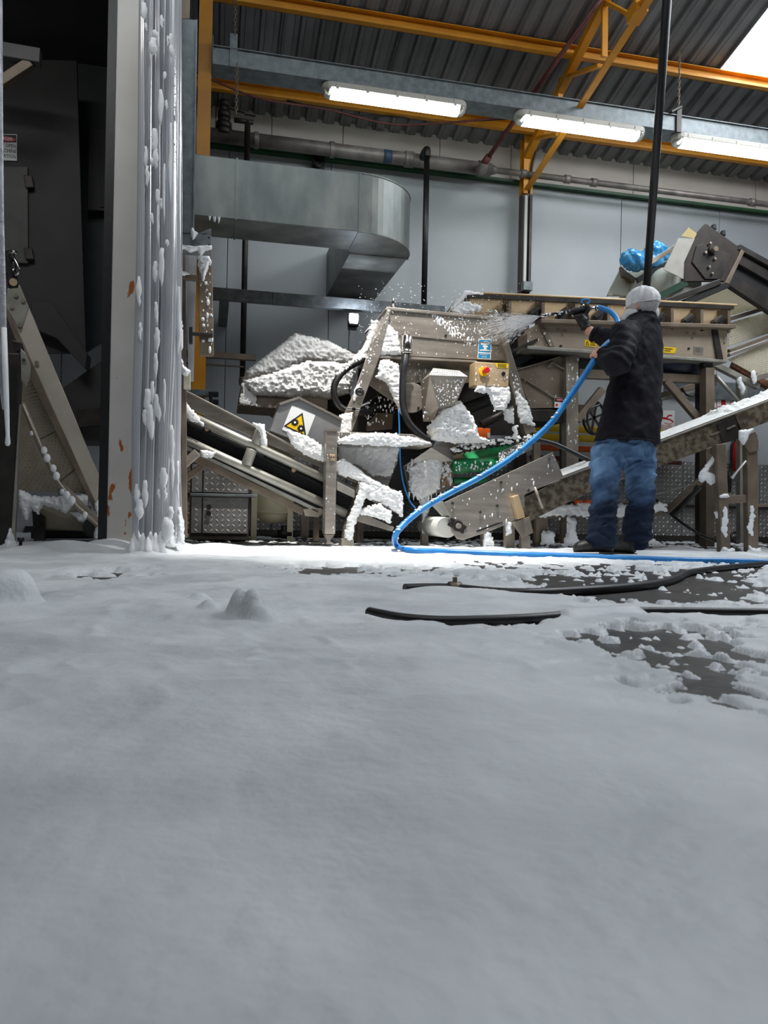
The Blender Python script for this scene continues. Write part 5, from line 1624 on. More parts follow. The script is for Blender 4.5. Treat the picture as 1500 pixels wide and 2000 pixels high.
obj('nozzle', MB().cyl(q1 + Vector((-.10, -.03, -.3)), q1 + Vector((-.13, -.03, -.56)), .02, 10, .036), M_BLACK, fe)
sf = obj('service_rail', MB().box(P(1300, 774, 7.36), P(1560, 756, 7.36) + Vector((0, .03, 0))), M_GALV, None, 'grey horizontal wall strip above the extinguisher sign', 'rail')
# black cable from the floor up under the discharge conveyor
obj('power_cable', MB().tube(spline(withY([(1240, 950, CY + .7), (1280, 975, CY + .6), (1320, 1012, CY + .4), (1370, 1045, CY + .2), (1406, 1058, CY + .05)]) + [PZ(1424, 1066, .03), PZ(1440, 1075, .03), PZ(1462, 1084, .02)]), .011, 8), M_BLACK, None,
    'thin black cable running from under the conveyor to the stand feet', 'cable')
obj('cable_coil', MB().tube([PZ(1437, 1052, .07) + Vector((.05 * math.cos(t), .02 * math.sin(t), .05 * math.sin(t) + .01)) for t in [2 * math.pi * k / 24 for k in range(24)]], .011, 8, closed=True), M_BLACK, None, 'small loop of black cable between the two stand legs', 'cable')
obj('sprayer_hose', MB().tube(spline(withY([(1048, 858, MY - .05), (1090, 870, MY - .06), (1150, 898, MY - .1), (1200, 912, MY - .05), (1230, 930, MY)])), .017, 10), M_BLACK, None, 'black hose from the green bed passing behind the person', 'hose')
obj('cable', MB().tube(spline(withY([(1172, 790, VY - .1), (1152, 800, VY - .12), (1147, 822, VY - .12), (1156, 844, VY - .1), (1170, 850, VY)])), .010, 8), M_BLACK, None, 'black cable loop beside the person, left of the jacket', 'cable')

# small loose items
obj('thin_cord', MB().tube(spline(withY([(1278, 966, 5.2), (1310, 957, 5.2), (1345, 948, 5.2), (1366, 937, 5.1)])), .005, 6), M_BEIGE, None, 'thin pale cord stretched from behind the jeans to the foam on the brace', 'cord')
obj('thin_cord', MB().tube(withY([(1429, 934, 4.9), (1442, 918, 4.88), (1457, 900, 4.86)]), [.012, .006, .007], 7), M_FOAM, None, 'short foam coated cord hanging between the two stand legs', 'cord')
for px, lab_ in ((1130, 'small orange plastic cap on the foamy beam, nearer the swing rod'), (1148, 'small orange plastic cap on the foamy beam, touching the jeans')):
    q = P(px, 986, CY + .24)
    oc_ = obj('orange_cap', MB().tube([q, q + Vector((0, 0, .02)), q + Vector((0, 0, .034)), q + Vector((0, 0, .038))], [.036, .036, .026, .008], 14), mat('orange_cap', (226, 84, 24), (238, 100, 36), .45), None,
        lab_, 'cap', 'orange caps on the frame beam')
# ================================================================== LEFT: DARK ENCLOSURE, DOOR COLUMN, STRIP CURTAIN
KY = 4.5
colx0, colx1 = P(212, 600, KY).x, P(276, 600, KY).x
M_ENC = mat('enclosure_shaded', (46, 43, 43), (62, 58, 57), .6, .1, scale=2, bump=.02)  # base colour darkened to carry the shade of the unlit bay
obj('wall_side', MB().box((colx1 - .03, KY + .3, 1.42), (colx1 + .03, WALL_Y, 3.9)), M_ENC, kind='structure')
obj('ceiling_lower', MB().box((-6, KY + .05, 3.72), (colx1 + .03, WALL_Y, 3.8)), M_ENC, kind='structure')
M_COL = mat('column_paint', (200, 197, 191), (214, 211, 206), .5, scale=3, bump=.03)


def rust_paint():
    m = M_COL.copy()
    m.name = 'rusty_column_paint'
    nt = m.node_tree
    b = nt.nodes['Principled BSDF']
    tc = nt.nodes['Texture Coordinate']
    mp = nt.nodes.new('ShaderNodeMapping')
    mp.inputs['Scale'].default_value = (1, 1, .45)
    nt.links.new(tc.outputs['Object'], mp.inputs[0])
    n = nt.nodes.new('ShaderNodeTexNoise')
    n.inputs['Scale'].default_value, n.inputs['Detail'].default_value = 13, 6
    nt.links.new(mp.outputs[0], n.inputs[0])
    sep = nt.nodes.new('ShaderNodeSeparateXYZ')
    nt.links.new(tc.outputs['Object'], sep.inputs[0])
    r2 = nt.nodes.new('ShaderNodeMapRange')   # rust only on the lower two metres
    r2.inputs['From Min'].default_value, r2.inputs['From Max'].default_value = 0.2, 2.3
    r2.inputs['To Min'].default_value, r2.inputs['To Max'].default_value = 0.03, -0.10
    nt.links.new(sep.outputs['Z'], r2.inputs[0])
    ad = nt.nodes.new('ShaderNodeMath')
    nt.links.new(n.outputs['Fac'], ad.inputs[0])
    nt.links.new(r2.outputs[0], ad.inputs[1])
    rp = nt.nodes.new('ShaderNodeValToRGB')
    rp.color_ramp.elements[0].position, rp.color_ramp.elements[1].position = .595, .615
    nt.links.new(ad.outputs[0], rp.inputs[0])
    mx = nt.nodes.new('ShaderNodeMix')
    mx.data_type = 'RGBA'
    src = b.inputs['Base Color'].links[0].from_socket
    nt.links.new(rp.outputs[0], mx.inputs[0])
    nt.links.new(src, mx.inputs[6])
    mx.inputs[7].default_value = lin((170, 92, 34))
    nt.links.new(mx.outputs[2], b.inputs['Base Color'])
    return m


dcx = thing('door_column', 'white painted steel column with rust spots beside the strip curtain', 'column', ((colx0 + colx1) / 2, KY, 0))
obj('front_face', MB().box((colx0 + .012, KY, 0), (colx1 + .04, KY + .012, 4.6)), rust_paint(), dcx, bevel=.004)
obj('column_web', MB().box((colx0 + .09, KY + .012, 0), (colx0 + .11, KY + .16, 4.6)), M_COL, dcx)
obj('rear_face', MB().box((colx0 + .012, KY + .16, 0), (colx1 + .04, KY + .172, 4.6)), M_COL, dcx)
obj('rubber_edge', MB().box((colx0 - .032, KY - .006, .02), (colx0 + .014, KY + .1, 4.6)), M_BLACK, dcx, label='black rubber edge strip')

# ---- PVC strip curtain, strips gathered to one side
M_PVC = mat('clear_pvc', (206, 208, 212), (224, 225, 228), .16, scale=2.5, trans=.36, bump=.06, bscale=14, stretch=(1, 1, .12), spec=.6)
CUY = 4.1
top_z = P(300, -60, CUY).z
ctn = thing('strip_curtain', 'clear plastic strip curtain gathered together, streaked with white foam', 'curtain', (P(305, 1080, CUY).x, CUY, 0.02))


def strip(pxt, pxm_, pxb, pyb, Y, wdt, bow, seed, name='strip'):
    """one bowed plastic strip hanging from above the frame; px at top / middle / bottom"""
    z1 = top_z
    pts_c = spline([P(pxt, -60, Y), P((pxt + pxm_) / 2, 300, Y), P(pxm_, 640, Y), P((pxm_ + pxb) / 2, 880, Y), P(pxb, pyb, Y)], 14)
    rn = random.Random(seed)
    ph1, ph2 = rn.random() * 6, rn.random() * 6
    rings = []
    for i, c in enumerate(pts_c):
        t_ = i / (len(pts_c) - 1)
        a = bow + .18 * math.sin(t_ * 5 + ph1)
        ctr = c + Vector((.004 * math.sin(t_ * 9 + ph2), .006 * math.sin(t_ * 7 + ph1), 0))
        row_f, row_b = [], []
        for k in range(13):
            s = (k / 12 - .5)
            off = Vector((s * wdt * math.cos(a), s * wdt * math.sin(a) - .010 * (1 - 4 * s * s) + .0032 * math.sin(k * 2.2 + ph1 + .5 * math.sin(t_ * 4 + ph2)), 0))
            row_f.append(ctr + off)
            row_b.append(ctr + off + Vector((0, .0035, 0)))
        rings.append(row_f + row_b[::-1])
    return obj(name, MB().loft(rings), M_PVC, ctn)


rs = random.Random(5)
k = 0
for i in range(15):
    f = i / 14
    strip(279 + f * 62, 272 + f * 62 - (2 if i < 3 else 0), 263 + f * 52, 1082 - 4 * (i % 3), CUY + .04 * (i % 3) + .010 * i, .05 + .02 * rs.random(), rs.uniform(.35, 1.1) * (1 if i % 3 else -1), i)
strip(336, 338, 331, 1062, CUY + .24, .09, .3, 41)
strip(345, 342, 347, 1056, CUY + .30, .07, .9, 42)
strip(350, 348, 352, 1052, CUY + .33, .05, -.9, 43)
# foam streaks sticking to the strips
fm = MB()
streaks = [(281, 6, 38, 9), (285, 45, 62, 5), (303, 60, 75, 9), (299, 75, 108, 12), (316, 30, 56, 5), (333, 66, 90, 5), (335, 88, 112, 7), (328, 70, 92, 3), (314, 175, 245, 8), (321, 140, 155, 5), (325, 196, 215, 4),
           (302, 252, 300, 9), (304, 290, 330, 8), (298, 308, 326, 6), (285, 286, 330, 6), (287, 325, 366, 6), (308, 370, 402, 7), (315, 388, 408, 4), (297, 416, 440, 5), (321, 320, 440, 4), (333, 240, 400, 4), (337, 330, 430, 5), (343, 180, 260, 4),
           (316, 485, 560, 8), (303, 510, 552, 7), (309, 400, 480, 3), (326, 468, 482, 5), (337, 420, 520, 6), (341, 520, 660, 10), (348, 560, 700, 9), (271, 540, 600, 7), (305, 590, 634, 6), (307, 640, 690, 7), (304, 690, 740, 5),
           (288, 760, 812, 11), (292, 790, 850, 10), (283, 800, 832, 7), (296, 820, 860, 8), (298, 745, 790, 6), (306, 770, 815, 7), (311, 795, 824, 6), (321, 740, 830, 4), (274, 630, 668, 5), (335, 830, 905, 8), (337, 880, 960, 6),
           (268, 945, 985, 9), (272, 975, 1016, 12), (284, 938, 992, 8), (319, 914, 960, 11), (322, 950, 980, 6), (310, 955, 975, 4), (326, 1010, 1060, 16), (333, 990, 1020, 8), (350, 990, 1050, 8), (347, 900, 980, 4), (354, 1010, 1056, 8)]
for i, (px, y0, y1, wp) in enumerate(streaks):
    rn = random.Random(i)
    Yk = CUY - .02 + (.26 if px > 336 else 0.0)
    n = 7
    pts, rr = [], []
    for j in range(n):
        t_ = j / (n - 1)
        pts.append(P(px + rn.uniform(-1.2, 1.2), y0 + (y1 - y0) * t_, Yk - .004 * rn.random()))
        rr.append(wp * .5 * pxm(Yk, px) * (.35 + 1.1 * math.sin(math.pi * min(1, .12 + t_ * .92)) ** .8) * rn.uniform(.75, 1.15))
    rr[-1] *= .35
    fm.tube(pts, rr, 8)
splatter([(330, 90), (346, 90), (344, 300), (334, 460), (330, 400), (333, 240)], CUY + .22, 120, .002, .006, 31, fm, .8)
obj('foam_streak', fm, M_FOAM, ctn, kind='stuff')
fm = MB()
rn = random.Random(9)
for i in range(12):
    px = 259 + i * 5.0
    hgt = rn.uniform(25, 62)
    Yk = CUY - .03 - .05 * rn.random()
    fm.tube([P(px, 1092, Yk), P(px + rn.uniform(-1, 1), 1092 - hgt * .45, Yk + .015), P(px, 1092 - hgt * .8, Yk + .03), P(px, 1092 - hgt, Yk + .035)], [.026, .020, .013, .004], 9)
foam_patch([(316, 1060), (322, 1020), (330, 1012), (338, 1030), (341, 1068), (318, 1070)], CUY + .1, .05, 1.6, .2, 81, fm, 9, 2)
foam_patch([(344, 1060), (347, 1010), (352, 1000), (358, 1030), (360, 1062)], CUY + .2, .05, 1.6, .2, 82, fm, 8, 2)
obj('foam_base', fm, M_FOAM, ctn, kind='stuff')

# ---- strip at the very left edge with foam icicle
le = thing('hanging_strip', 'narrow frosted plastic strip hanging at the far left edge of the picture', 'curtain', P(4, 870, 3.9))
rings = []
for (xl, xr, y) in ((-22, 5, -40), (-22, 6, 200), (-20, 8, 420), (-16, 12, 560), (-8, 14, 700), (4, 17, 800)):
    a, b_ = P(xl, y, 3.9), P(xr, y, 3.9)
    m_ = (a + b_) / 2
    hw = (b_.x - a.x) / 2
    rings.append([m_ + Vector((hw * math.cos(t), .012 * math.sin(t), 0)) for t in [2 * math.pi * k / 14 for k in range(14)]])
obj('strip', MB().loft(rings), mat('frosted_pvc', (150, 152, 158), (196, 198, 204), .4, scale=18, trans=.3, bump=.4, bscale=60), le)
fm = MB()
fm.tube([P(8, 640, 3.89), P(10, 720, 3.89), P(13, 800, 3.89), P(15, 850, 3.89), P(15, 866, 3.89), P(15, 871, 3.89)], [.012, .014, .012, .009, .013, .006], 10)
obj('foam', fm, M_FOAM, le, kind='stuff')

# ---- galvanised door frame to the right of the curtain
GY = 4.46
df = thing('door_frame', 'galvanised channel post with foam dripping from its lower bracket, right of the curtain', 'frame', (P(366, 250, GY).x, GY, P(366, 490, GY).z))
obj('channel', MB().plate([(355, 36), (385, 38), (378, 456), (347, 455)], GY, .05), M_GALV, df, bevel=.004)
obj('channel_flange', MB().plate([(383, 38), (385.5, 38), (379, 456), (376.5, 456)], GY - .03, .03), M_GALV, df)
obj('upper_post', MB().plate([(340, -40), (372, -40), (370, 36), (346, 36)], GY + .06, .04), M_STEELB, df)
obj('bracket', MB().plate([(347, 456), (413, 459), (413, 483), (349, 480)], GY, .16), M_GALV, df, bevel=.004)
obj('bracket_leaf', MB().plate([(386, 456), (412, 446), (413, 450), (390, 459)], GY + .02, .06), M_GALV, df)
for (px, py) in ((408, 464), (408, 478)):
    q = P(px, py, GY)
    obj('screw', MB().cyl(q, q - Vector((0, .003, 0)), .005, 8), M_INK, df)
fm = MB()
foam_patch([(348, 478), (380, 482), (413, 480), (414, 486), (400, 490), (392, 500), (386, 488), (372, 492), (360, 486), (350, 486)], GY - .004, .03, 1.4, .3, 91, fm, 4, 1.5)
foam_patch([(374, 440), (379, 452), (388, 455), (382, 460), (377, 468), (374, 458)], GY - .03, .025, 1.4, .3, 92, fm, 4, 1)
foam_patch([(386, 490), (404, 494), (411, 508), (404, 530), (397, 548), (392, 530), (388, 515)], GY + .25, .03, 1.4, .4, 93, fm, 5, 2)
obj('foam', fm, M_FOAM, df, kind='stuff')
# posts below, seen between curtain and conveyor
dp = thing('door_post', 'dark steel post with foam flecks under the galvanised bracket', 'post', (P(400, 700, GY + .3).x, GY + .3, 0))
obj('post', MB().plate([(386, 486), (414, 486), (418, 694), (390, 694)], GY + .3, .05), M_STEELB, dp, bevel=.004)
obj('post', MB().plate([(352, 484), (362, 484), (366, 1050), (354, 1050)], GY + .34, .04), M_STEELB, dp, bevel=.004)
obj('strip_panel', MB().plate([(363, 484), (385, 484), (378, 745), (368, 745)], GY + .4, .008), M_PVC, dp)
obj('cross_rail', MB().plate([(354, 534), (386, 537), (386, 546), (354, 543)], GY + .28, .05), M_STEELB, dp, bevel=.003)
obj('latch', MB().plate([(369, 638), (376, 638), (376, 670), (369, 670)], GY + .26, .04), M_BLACK, dp, bevel=.003)
obj('latch_arm', MB().plate([(376, 648), (416, 650), (416, 656), (376, 654)], GY + .27, .03), M_DARK, dp, bevel=.003)
obj('mesh_plate', MB().plate([(336, 690), (356, 690), (372, 740), (372, 760), (337, 745)], GY + .32, .012), M_CHEQ, dp)
obj('cap_block', MB().plate([(358, 724), (372, 726), (372, 760), (358, 758)], GY + .27, .05), mat('cream_cap', (170, 164, 146), (186, 180, 162), .5), dp, bevel=.004)
fm = MB()
splatter([(390, 490), (414, 490), (416, 690), (394, 690)], GY + .3, 50, .003, .012, 33, fm, .6)
foam_patch([(338, 520), (346, 560), (356, 640), (358, 680), (350, 690), (344, 672), (340, 700), (336, 640)], GY + .22, .06, 1.6, .3, 94, fm, 8, 2)
foam_patch([(354, 696), (358, 716), (372, 724), (366, 734), (356, 730)], GY + .24, .03, 1.6, .3, 95, fm, 5, 2)
foam_patch([(352, 520), (356, 530), (370, 535), (354, 538)], GY + .27, .02, 1.6, .3, 96, fm, 3, 1)
obj('foam', fm, M_FOAM, dp, kind='stuff')
chequer = thing('chequer_kick_plate', 'rusty chequer plate kick panel beside the foot of the strip curtain', 'panel', P(345, 1040, GY + .36))
chequer_sheet(P(336, 940, GY + .36).x, P(352, 940, GY + .36).x, .02, P(344, 940, GY + .36).z, GY + .37, chequer, .02, 'sheet', mat('rusty_chequer', (120, 96, 70), (160, 136, 104), .5, .4, scale=12))

# ---- left dark post with latch and steep conveyor
QY = 4.55
lp = thing('dark_post', 'dark steel post with light inner edge at the left edge of the picture', 'post', (P(10, 1070, QY).x, QY, 0))
obj('post', MB().plate([(-40, 686), (38, 690), (22, 1078), (-40, 1078)], QY, .10), M_DARK, lp, bevel=.006)
obj('edge_strip', MB().plate([(38, 790), (41, 790), (27, 1076), (20, 1076)], QY - .004, .02), M_BEIGE, lp)
obj('hinge_plate', MB().plate([(40, 680), (50, 690), (60, 715), (58, 740), (50, 756), (41, 742)], QY - .01, .012), M_BEIGE, lp, bevel=.003)
q = P(47, 704, QY - .01)
obj('bolt', MB().cyl(q, q - Vector((0, .012, 0)), .010, 6), M_CHROME, lp)
obj('clamp_arm', MB().plate([(22, 664), (40, 668), (44, 682), (30, 686)], QY + .02, .05), M_DARK, lp, bevel=.004)
fm = MB()
foam_patch([(-10, 1080), (10, 1062), (20, 1030), (26, 1050), (34, 1072), (42, 1084)], QY - .01, .06, 1.8, .3, 97, fm, 10, 2)
obj('foam', fm, M_FOAM, lp, kind='stuff')
SCY = 5.3
sc_ = thing('steep_conveyor', 'steep conveyor with riveted light steel side plate, inside the dark bay at left', 'conveyor', (P(100, 900, SCY).x, SCY, 0))
obj('side_plate', MB().plate([(14, 563), (38, 556), (180, 898), (193, 926), (190, 990), (12, 596)], SCY, .02), mat('side_plate', (186, 176, 162), (204, 196, 184), .5, .2, scale=4), sc_, bevel=.003)
obj('side_edge', MB().plate([(12, 596), (190, 990), (188, 1004), (54, 730), (12, 616)], SCY - .01, .05), M_STEELB, sc_, bevel=.003)
obj('splice_plate', MB().plate([(14, 563), (38, 556), (56, 600), (40, 650), (12, 598)], SCY - .008, .008), M_BEIGE, sc_, bevel=.002)
for (px, py) in ((46, 588), (24, 600), (40, 636), (72, 709), (32, 578)):
    q = P(px, py, SCY - .008)
    obj('bolt', MB().cyl(q, q - Vector((0, .012, 0)), .014, 6), M_STEELD, sc_)


def lug_belt(name, quad, rows, cols, m, parent):
    a, b_, c, d = quad
    nrm = (b_ - a).cross(d - a).normalized()
    if nrm.y > 0:
        nrm = -nrm
    o = obj(name, MB().raw([a, b_, c, d] + [p - nrm * .012 for p in (a, b_, c, d)], [(0, 1, 2, 3), (7, 6, 5, 4), (0, 4, 5, 1), (1, 5, 6, 2), (2, 6, 7, 3), (3, 7, 4, 0)], False), m, parent, recalc=True)
    k_ = MB()
    for i in range(cols):
        for j in range(rows):
            u_, v_ = (i + .5 + .5 * (j % 2)) / (cols + .5), (j + .5) / rows
            p = a.lerp(b_, u_).lerp(d.lerp(c, u_), v_)
            eu, evv = (b_ - a) / cols * .4, (d - a) / rows * .4
            k_.add([p - eu, p - evv, p + eu, p + evv, p + nrm * .008], [(0, 1, 4), (1, 2, 4), (2, 3, 4), (3, 0, 4)])
    obj('belt_lugs', k_, m, o, kind='stuff')
    return o


M_LUG = mat('ribbed_beige_belt', (150, 140, 122), (172, 162, 144), .55, scale=6)
lug_belt('belt', [P(38, 745, SCY + .08), P(58, 735, SCY + .05), P(176, 965, SCY + .05), P(36, 958, SCY + .25)], 34, 12, M_LUG, sc_)
lug_belt('return_belt', [P(60, 982, SCY + .15), P(178, 990, SCY + .1), P(174, 1037, SCY + .12), P(86, 1033, SCY + .2)], 10, 22, M_LUG, sc_)
q = P(184, 1030, SCY + .02)
obj('tail_roller', MB().cyl(q, q + Vector((0, .5, 0)), .07, 24), M_BLACK, sc_)
obj('stand_leg', MB().plate([(62, 990), (86, 1010), (86, 1062), (66, 1062)], SCY + .1, .06), M_DARK, sc_, bevel=.004)
obj('base_beam', MB().plate([(60, 1036), (190, 1038), (190, 1052), (60, 1052)], SCY + .25, .08), M_VOID, sc_, bevel=.004)
fm = MB()
foam_patch([(36, 955), (60, 968), (100, 972), (176, 966), (172, 985), (140, 988), (128, 1002), (110, 992), (85, 985), (74, 1004), (62, 990), (54, 1016), (46, 1010), (38, 985)], SCY + .02, .05, 1.8, .3, 98, fm, 9, 3)
foam_patch([(184, 1050), (190, 1020), (198, 1018), (206, 1040), (207, 1054)], SCY - .1, .06, 1.8, .2, 99, fm, 9, 2)
foam_patch([(185, 985), (192, 975), (196, 1000), (190, 1012)], SCY - .04, .03, 1.8, .2, 100, fm, 5, 1)
foam_patch([(137, 1000), (168, 998), (174, 1016), (160, 1020), (150, 1012)], SCY + .05, .02, 1.8, .6, 101, fm, 5, 4)
obj('foam', fm, M_FOAM, sc_, kind='stuff')
ap = thing('air_pipe', 'thin steel pipe with wire stays sloping down in front of the steep conveyor', 'pipe', P(120, 960, SCY - .2))
obj('pipe', MB().tube(withY([(40, 782, SCY - .1), (46, 792, SCY - .14), (80, 876, SCY - .14), (114, 944, SCY - .14), (150, 990, SCY - .14), (192, 1026, SCY - .14)]), .016, 10), M_STEELD, ap)
obj('angle_bar', MB().bar(P(118, 950, SCY - .12), P(194, 1024, SCY - .12), .012, .055), M_STEEL, ap, bevel=.003)
for (a, b_) in (((80, 857), (108, 843)), ((114, 943), (146, 917))):
    obj('stay_wire', MB().cyl(P(*a, SCY - .13), P(*b_, SCY - .03), .004, 6), M_DARK, ap)
fm = MB()
for (px, py, r_) in ((86, 880, .02), (92, 895, .022), (104, 915, .02), (110, 930, .022), (130, 968, .024), (140, 978, .024), (122, 960, .016), (166, 1006, .018), (62, 846, .012)):
    fm.ball(P(px, py, SCY - .15), r_, 8, 6, (1, .6, 1.3))
obj('foam', fm, M_FOAM, ap, kind='stuff')
st = thing('stud_bolt', 'black anchor bolt standing out of the foam beside the left post', 'bolt', PZ(40, 1084, 0))
sq = PZ(40, 1084, 0)
obj('shank', MB().cyl(sq, sq + Vector((0, 0, .085)), .008, 10), M_BLACK, st)
obj('nut', MB().cyl(sq + Vector((0, 0, .07)), sq + Vector((0, 0, .09)), .017, 6), M_BLACK, st)

# ---- machine housing inside the dark enclosure
OY = 5.9
oh = thing('oven_housing', 'large dark steel housing filling the unlit bay behind the left post', 'machine', (P(80, 700, OY).x, OY, 0))
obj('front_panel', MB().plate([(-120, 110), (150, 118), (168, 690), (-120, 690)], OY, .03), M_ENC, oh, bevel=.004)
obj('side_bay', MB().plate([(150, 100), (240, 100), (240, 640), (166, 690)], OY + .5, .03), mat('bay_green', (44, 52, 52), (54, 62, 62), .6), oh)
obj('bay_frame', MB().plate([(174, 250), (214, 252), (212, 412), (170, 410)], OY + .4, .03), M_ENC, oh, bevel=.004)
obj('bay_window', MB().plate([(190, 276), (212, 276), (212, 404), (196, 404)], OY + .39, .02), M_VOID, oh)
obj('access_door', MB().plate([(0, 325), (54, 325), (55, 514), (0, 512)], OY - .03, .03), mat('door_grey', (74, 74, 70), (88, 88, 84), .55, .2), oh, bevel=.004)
for (y0, y1) in ((342, 366), (484, 506)):
    obj('door_hinge', MB().plate([(46, y0), (62, y0), (66, y1), (50, y1)], OY - .05, .04), M_DARK, oh, bevel=.004)
obj('lower_hopper', MB().plate([(60, 590), (100, 590), (170, 690), (166, 720), (110, 660), (60, 640)], OY - .1, .2), M_ENC, oh, bevel=.004)
obj('lower_plate', MB().plate([(120, 760), (205, 700), (205, 870), (150, 870)], OY + .1, .05), M_ENC, oh)
obj('drip_tray', MB().plate([(150, 800), (205, 796), (205, 830), (150, 834)], OY, .05), M_DARK, oh)
rb_ = thing('roof_beam', 'grey steel beam with diagonal brace across the top of the dark bay', 'beam', P(40, 110, 5.3))
obj('beam', MB().bar(P(-60, 90, 5.3), P(80, 114, 5.3), .08, .09), mat('beam_grey', (84, 84, 80), (98, 98, 94), .6), rb_, bevel=.004)
obj('brace', MB().bar(P(-10, 170, 5.3), P(60, 124, 5.3), .06, .06), M_STEELB, rb_, bevel=.004)
dsg = thing('danger_sign', 'white danger sign with red oval on the dark housing at the left edge', 'sign', P(10, 290, OY - .01))
dY = OY - .012
obj('board', MB().plate([(-22, 261), (33, 262), (33, 314), (-22, 312)], dY, .008), M_WHITE, dsg, bevel=.002)
obj('sign_header', MB().plate([(-21, 262.5), (32, 263.5), (32, 278.5), (-21, 277.5)], dY - .001, .002), M_INK, dsg)
oc = P(7, 270.5, dY - .0015)
obj('sign_oval', MB().prism([oc + Vector((.078 * math.cos(t), 0, .018 * math.sin(t))) for t in [2 * math.pi * k / 28 for k in range(28)]], (0, .001, 0)), M_RED, dsg)
text_obj('lettering', 'DANGER', .030, oc - Vector((0, .0015, 0)), M_WHITE, dsg)
for tx_, py in (('DO NOT OPEN', 286), ('WHEN MACHINE', 296.5), ('IN OPERATION', 307)):
    text_obj('lettering', tx_, .036, P(31.5, py, dY - .0012), M_INK, dsg, align='RIGHT', sx=.74)
# toggle latch near the top of the left post
_tl = 0
tl = thing('toggle_latch', 'black and chrome toggle latch hanging beside the left plastic strip', 'latch', P(20, 540, 4.7))
obj('mount_post', MB().plate([(-40, 480), (-26, 480), (-26, 1078), (-40, 1078)], 4.72, .05), M_DARK, tl)
obj('mount_bar', MB().plate([(-30, 505), (14, 505), (14, 540), (-30, 540)], 4.72, .02), M_BLACK, tl)
obj('latch_plate', MB().plate([(10, 486), (26, 490), (34, 560), (16, 562), (9, 520)], 4.7, .03), M_BLACK, tl, bevel=.006)
obj('hook', MB().tube(spline(withY([(18, 492, 4.68), (26, 492, 4.67), (32, 494, 4.68)])), .010, 8), M_CHROME, tl)
obj('lever', MB().tube(spline(withY([(20, 500, 4.68), (28, 506, 4.66), (34, 518, 4.65), (36, 530, 4.65), (31, 536, 4.66), (26, 528, 4.68), (27, 512, 4.68)])), .009, 8), M_CHROME, tl)
obj('screw', MB().cyl(P(26, 551, 4.7), P(26, 551, 4.66), .022, 8), M_TAN, tl)
# ================================================================== PERSON
def evaluated(mb, voxel, smooth=4, name='tmp'):
    me = bpy.data.meshes.new(name)
    me.from_pydata([tuple(p) for p in mb.v], [], mb.f)
    bm = bmesh.new()
    bm.from_mesh(me)
    bmesh.ops.recalc_face_normals(bm, faces=bm.faces)
    bm.to_mesh(me)
    bm.free()
    o = bpy.data.objects.new(name, me)
    COL.objects.link(o)
    md = o.modifiers.new('remesh', 'REMESH')
    md.mode, md.voxel_size = 'VOXEL', voxel
    if smooth:
        ms = o.modifiers.new('smooth', 'SMOOTH')
        ms.iterations, ms.factor = smooth, .5
    dg = bpy.context.evaluated_depsgraph_get()
    dg.update()
    out = bpy.data.meshes.new_from_object(o.evaluated_get(dg))
    bpy.data.objects.remove(o)
    n = len(out.vertices)
    v = np.empty(n * 3)
    out.vertices.foreach_get('co', v)
    nr = np.empty(n * 3)
    out.vertex_normals.foreach_get('vector', nr)
    fs = [tuple(p.vertices) for p in out.polygons]
    bpy.data.meshes.remove(out)
    return v.reshape(-1, 3), nr.reshape(-1, 3), fs


def from_np(v, fs):
    return MB().raw([Vector(p) for p in v.tolist()], fs, True)


PYW = 4.5
FACE = Vector((-.42, .907, 0)).normalized()
RIGHT = Vector((FACE.y, -FACE.x, 0))          # person's right hand side
per = thing('person', 'person in dark jacket, jeans and white hairnet spraying the machine with a hose', 'person', (P(1210, 1080, PYW).x, PYW, 0))
PXM = pxm(PYW, 1225)


def ell(c, a, b, n=24, fwd=FACE, rt=RIGHT, up=0.0):
    return [c + rt * (a * math.cos(t)) + fwd * (b * math.sin(t)) + Vector((0, 0, up * math.cos(t))) for t in [2 * math.pi * k / n for k in range(n)]]


# joints
J = dict(
    neck=P(1256, 618, PYW), chest=P(1247, 680, PYW), pelvis=P(1220, 868, PYW),
    lsh=P(1222, 652, PYW - .15), rsh=P(1266, 656, PYW + .12),
    lel=P(1207, 708, PYW - .30), lwr=P(1178, 694, PYW - .12),
    rel=P(1214, 676, PYW + .36), rwr=P(1146, 644, PYW + .52),
    lhip=P(1190, 876, PYW - .06), rhip=P(1250, 876, PYW + .06),
    lkn=P(1184, 975, PYW - .10), rkn=P(1250, 978, PYW + .10),
    lan=P(1175, 1064, PYW - .08), ran=P(1242, 1067, PYW + .08),
)
# jacket -------------------------------------------------------------
jb = MB()
prof = [(613, 1238, 1278), (620, 1226, 1284), (632, 1212, 1291), (648, 1203, 1296), (672, 1197, 1298), (705, 1190, 1298), (742, 1184, 1298), (780, 1178, 1298), (815, 1170, 1298), (842, 1161, 1296), (864, 1157, 1293)]
rings = []
for (y, xl, xr) in prof:
    c = P((xl + xr) / 2, y, PYW)
    wv = (xr - xl) / 2 * PXM
    a = wv / .855
    rings.append(ell(c, a, a * (.60 if y > 630 else .75), 28))
jb.loft(rings)
jb.tube(spline([J['lsh'] + Vector((.04, .05, .01)), J['lsh'], J['lsh'].lerp(J['lel'], .5) + Vector((0, -.01, 0)), J['lel'], J['lel'].lerp(J['lwr'], .5) - Vector((0, 0, .01)), J['lwr'].lerp(J['lel'], .06)], 5),
        [.085, .088, .09, .09, .088, .086, .086, .085, .083, .08, .078, .078, .078, .079, .08, .08, .078, .076, .072, .068, .066, .064, .062, .06, .058, .058][:26], 18)
rs_pts = spline([J['rsh'] + Vector((-.03, -.04, 0)), J['rsh'], J['rsh'].lerp(J['rel'], .5), J['rel'], J['rel'].lerp(J['rwr'], .5), J['rwr'].lerp(J['rel'], .22)], 5)
